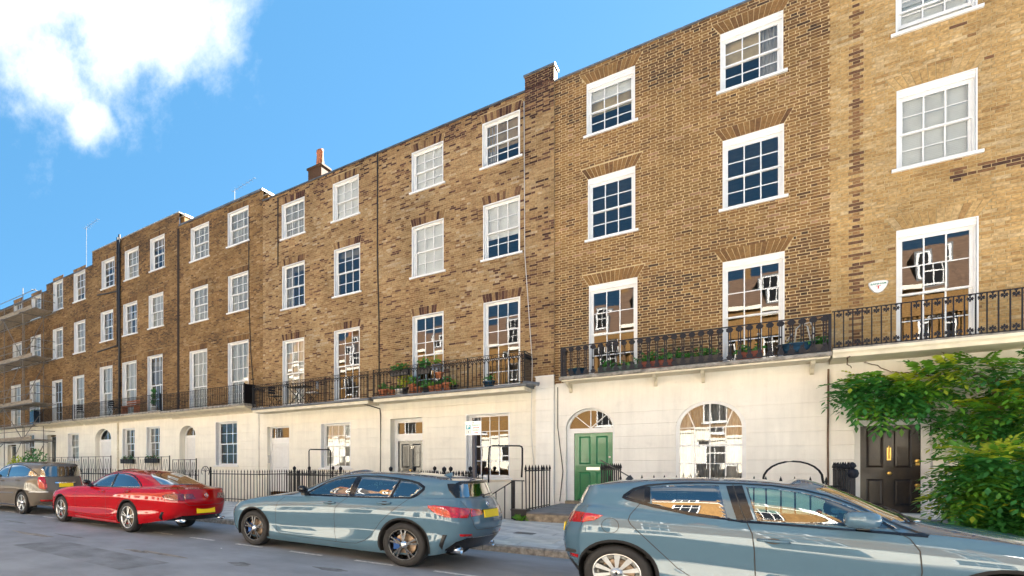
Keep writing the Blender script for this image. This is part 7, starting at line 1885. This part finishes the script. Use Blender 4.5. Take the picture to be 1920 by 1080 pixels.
cla['lines'] = [
    ('window_trim', 'gloss_black', 'y', 0, co_ + [co_[0]], .03, {'off': .004}), ('pillar_trim', 'gloss_black', 'y', 0, [(.73, .985), (.67, 1.295)], .07, {'off': .0036}),
    ('shut_line', 'cable', 'y', 0, [(2.10, .93), (2.22, .83), (2.25, .70), (2.25, .45), (2.2, .29)], .007, K), ('shut_line', 'cable', 'y', 0, [(.75, .975), (.84, .88), (.87, .75), (.87, .40), (.84, .29)], .007, K),
    ('shut_line', 'cable', 'y', 0, [(2.2, .29), (1.4, .275), (.75, .275), (.58, .34), (.45, .50), (.25, .72), (.0, .9), (-.15, .98)], .007, K),
    ('shut_line', 'cable', 'x', -1, [(-.66, .98), (-.60, .88), (-.56, .72), (-.46, .66), (.46, .66), (.56, .72), (.60, .88), (.66, .98)], .008, {'off': .0018, 'far': 8.0}),
    ('shut_line', 'cable', 'z', 1, [(1.93, .73), (2.3, .77), (2.7, .755), (3.1, .70)], .007, K), ('shut_line', 'cable', 'z', 1, [(1.93, -.73), (2.3, -.77), (2.7, -.755), (3.1, -.70)], .007, K),
    ('sill_trim', 'sill_silver', 'y', 0, [(2.25, .215), (1.4, .20), (.45, .205)], .045, {'off': .006}),
]
M['sill_silver'] = pmat('pale red sill', (.45, .05, .06), .3, coat=1)
cla['extras'] = [ex_mirror(1.60, .975, 'gloss_black', .20, .15, .12), ex_handle([(1.02, .865), (.02, .905)]), ex_plate(0, .545), ex_star(.855), ex_text('CLA 35', -.42, .80, .055), ex_exhaust((.58, -.58), .345, .055, -1.48, .72)]
YRD = 7.86
car_c = car('parked_car', 'shiny red four door coupe with silver and black spoked wheels', (atx(237, YRD) + .93 * math.sin(R(4)), YRD + .93 * math.cos(R(4)), 0), math.pi - R(4), cla)

# ---- taupe grey people carrier
wb = 2.95
mpv = dict(paint=M['paint_g'], wb=wb, nose=.34, tail=.34, r=.345, rim=.24, arch=.385, tyre_w=.235, track=(.81, .81), style='five', cap='none', dash=1.05,
    layers=[(wb + .74, -.92, .875, zz((-1, .36), (-.4, .24), (.4, .19), (wb - .4, .19), (wb + .8, .22))),
            (wb + .84, -1.03, .915, zz((-1, .46), (-.3, .37), (.4, .31), (wb - .4, .31), (wb + .8, .33))),
            (wb + .88, -1.08, .93, zz((-1, .60), (0, .57), (wb, .52), (wb + .8, .48))),
            (wb + .87, -1.07, .935, zz((-1, .76), (0, .77), (wb, .70), (wb + .8, .66))),
            (wb + .82, -1.01, .92, zz((-1, 1.0), (0, .98), (1.4, .93), (wb, .88), (wb + .8, .78))),
            (wb + .70, -.97, .87, zz((-1, 1.13), (0, 1.11), (1.4, 1.06), (wb - .4, 1.02), (wb, .98), (wb + .7, .88)))],
    base=[(2.45, 0, 1.10), (2.44, .30, 1.095), (2.38, .56, 1.08), (2.3, .70, 1.06), (2.2, .77, 1.055), (2.05, .80, 1.06), (1.85, .82, 1.07), (1.5, .835, 1.08), (1.1, .84, 1.09), (.7, .84, 1.10), (.25, .84, 1.12), (-.2, .83, 1.14), (-.55, .80, 1.15), (-.80, .72, 1.14), (-.91, .54, 1.12), (-.945, .28, 1.11), (-.95, 0, 1.11)],
    top=[(1.55, 0.0, 1.56), (1.55, 0.286, 1.555), (1.5, 0.498, 1.54), (1.43, 0.604, 1.52), (1.33, 0.665, 1.515), (1.2, 0.681, 1.52), (1.0, 0.698, 1.535), (0.75, 0.703, 1.55), (0.5, 0.709, 1.555), (0.2, 0.709, 1.555), (-0.1, 0.703, 1.55), (-0.4, 0.692, 1.535), (-0.62, 0.665, 1.52), (-0.78, 0.583, 1.505), (-0.86, 0.445, 1.5), (-0.885, 0.233, 1.505), (-0.89, 0.0, 1.505)],
    creases=[(1, .3, 0, 16), (4, .3, 4, 13), (9, .4, 12, 16)], hood=.04, bulge=.035, crown=.035)
mf = [(1.98, 1.095), (1.75, 1.23), (1.5, 1.345), (1.25, 1.42), (1.0, 1.46), (.95, 1.46), (1.0, 1.11)]
mr_ = [(.93, 1.112), (.88, 1.462), (.6, 1.468), (.3, 1.462), (.05, 1.435), (-.2, 1.375), (-.45, 1.285), (-.60, 1.20), (-.30, 1.155), (.2, 1.13)]
mpv['cuts'] = [
    ('side_window', 'car_glass', 'y', 0, mf, {}), ('side_window', 'car_glass_d', 'y', 0, mr_, {}),
    ('windscreen', 'car_glass', 'x', 1, [(-.7, 1.11), (.7, 1.11), (.56, 1.48), (.25, 1.51), (-.25, 1.51), (-.56, 1.48)], {'filt': lambda c: c.x > 1.2}),
    ('rear_window', 'car_glass_d', 'x', -1, [(-.73, 1.13), (.73, 1.13), (.66, 1.40), (.60, 1.445), (-.60, 1.445), (-.66, 1.40)], {'filt': lambda c: c.z > 1.0 and c.x < -.5}),
    ('tail_lamp', 'lamp_red', 'y', 0, [(-.70, 1.11), (-.72, 1.0), (-.80, .80), (-.95, .76), (-1.08, .78), (-1.08, 1.10), (-.92, 1.15), (-.78, 1.15)], {'off': .008, 'thick': .02, 'filt': lambda c: abs(c.y) > .62}),
    ('tail_lamp', 'lamp_red', 'x', -1, [(.60, .80), (.63, .80), (.645, 1.09), (.62, 1.09)], {'off': .008, 'thick': .02, 'filt': lambda c: c.x < -.7}),
    ('reflector', 'lamp_red', 'y', 0, [(-.80, .40), (-1.0, .40), (-1.0, .46), (-.80, .46)], {'off': .004}),
    ('headlight', 'lamp_clear', 'y', 0, [(3.72, .70), (3.68, .82), (3.45, .87), (3.25, .88), (3.35, .77), (3.55, .71)], {'off': .006}),
    ('front_grille', 'gloss_black', 'x', 1, [(-.5, .52), (.5, .52), (.45, .76), (-.45, .76)], {'filt': lambda c: c.x > 3}),
]
mpv['lines'] = [
    ('window_trim', 'gloss_black', 'y', 0, [(2.08, 1.075), (1.75, 1.255), (1.5, 1.37), (1.25, 1.445), (.95, 1.487), (.6, 1.49), (.3, 1.483), (.05, 1.457), (-.2, 1.397), (-.48, 1.30), (-.66, 1.20)], .022, {'off': .004}),
    ('belt_trim', 'chrome', 'y', 0, [(2.08, 1.07), (1.0, 1.092), (.2, 1.115), (-.3, 1.14), (-.64, 1.185)], .014, {'off': .005}), ('pillar_trim', 'gloss_black', 'y', 0, [(.965, 1.10), (.915, 1.47)], .06, {'off': .0036}),
    ('shut_line', 'cable', 'y', 0, [(1.0, 1.09), (1.08, .98), (1.1, .75), (1.1, .40)], .007, K), ('shut_line', 'cable', 'y', 0, [(2.35, 1.0), (2.42, .8), (2.4, .4), (1.1, .33), (.75, .34), (.6, .42), (.45, .62), (.2, .9), (-.05, 1.12)], .007, K),
    ('side_trim', 'chrome', 'y', 0, [(2.4, .60), (1.1, .62), (.48, .63)], .022, {'off': .004}), ('sill_trim', 'chrome', 'y', 0, [(2.5, .265), (1.4, .255), (.45, .26)], .04, {'off': .004}), ('bumper_trim', 'lead_white', 'y', 0, [(-.42, .68), (-.7, .69), (-.98, .69)], .02, {'off': .004}),
    ('shut_line', 'cable', 'x', -1, [(-.74, 1.12), (-.66, .95), (-.60, .72), (.60, .72), (.66, .95), (.74, 1.12)], .012, {'off': .0018, 'far': 8.0}),
    ('boot_trim', 'chrome', 'x', -1, [(-.36, .955), (.36, .955)], .035, {'off': .008, 'far': 8.0}),
]
mpv['extras'] = [ex_mirror(1.95, 1.09, 'paint_g', .20, .16, .14), ex_handle([(1.25, .99), (.25, 1.02)]), ex_plate(0, .88, .50, .11), ex_wiper(1.14, .0, -.45)]
YGR = 8.45
car_d = car('parked_car', 'taupe grey people carrier with five spoke silver wheels, furthest left of the clearly seen cars', (atx(39, YGR), YGR + .935, 0), math.pi, mpv)
car_e = copy_tree(car_a)
car_e.rotation_euler = (0, 0, math.pi)
car_e.location = (atx(39, YGR) - 5.9, YGR + .95, 0); car_e['label'] = 'black car mostly hidden behind the taupe people carrier at the left edge'
for o in car_e.children:
    for sl in o.material_slots:
        if sl.material == M['paint_a']: sl.link = 'OBJECT'; sl.material = M['paint_k']
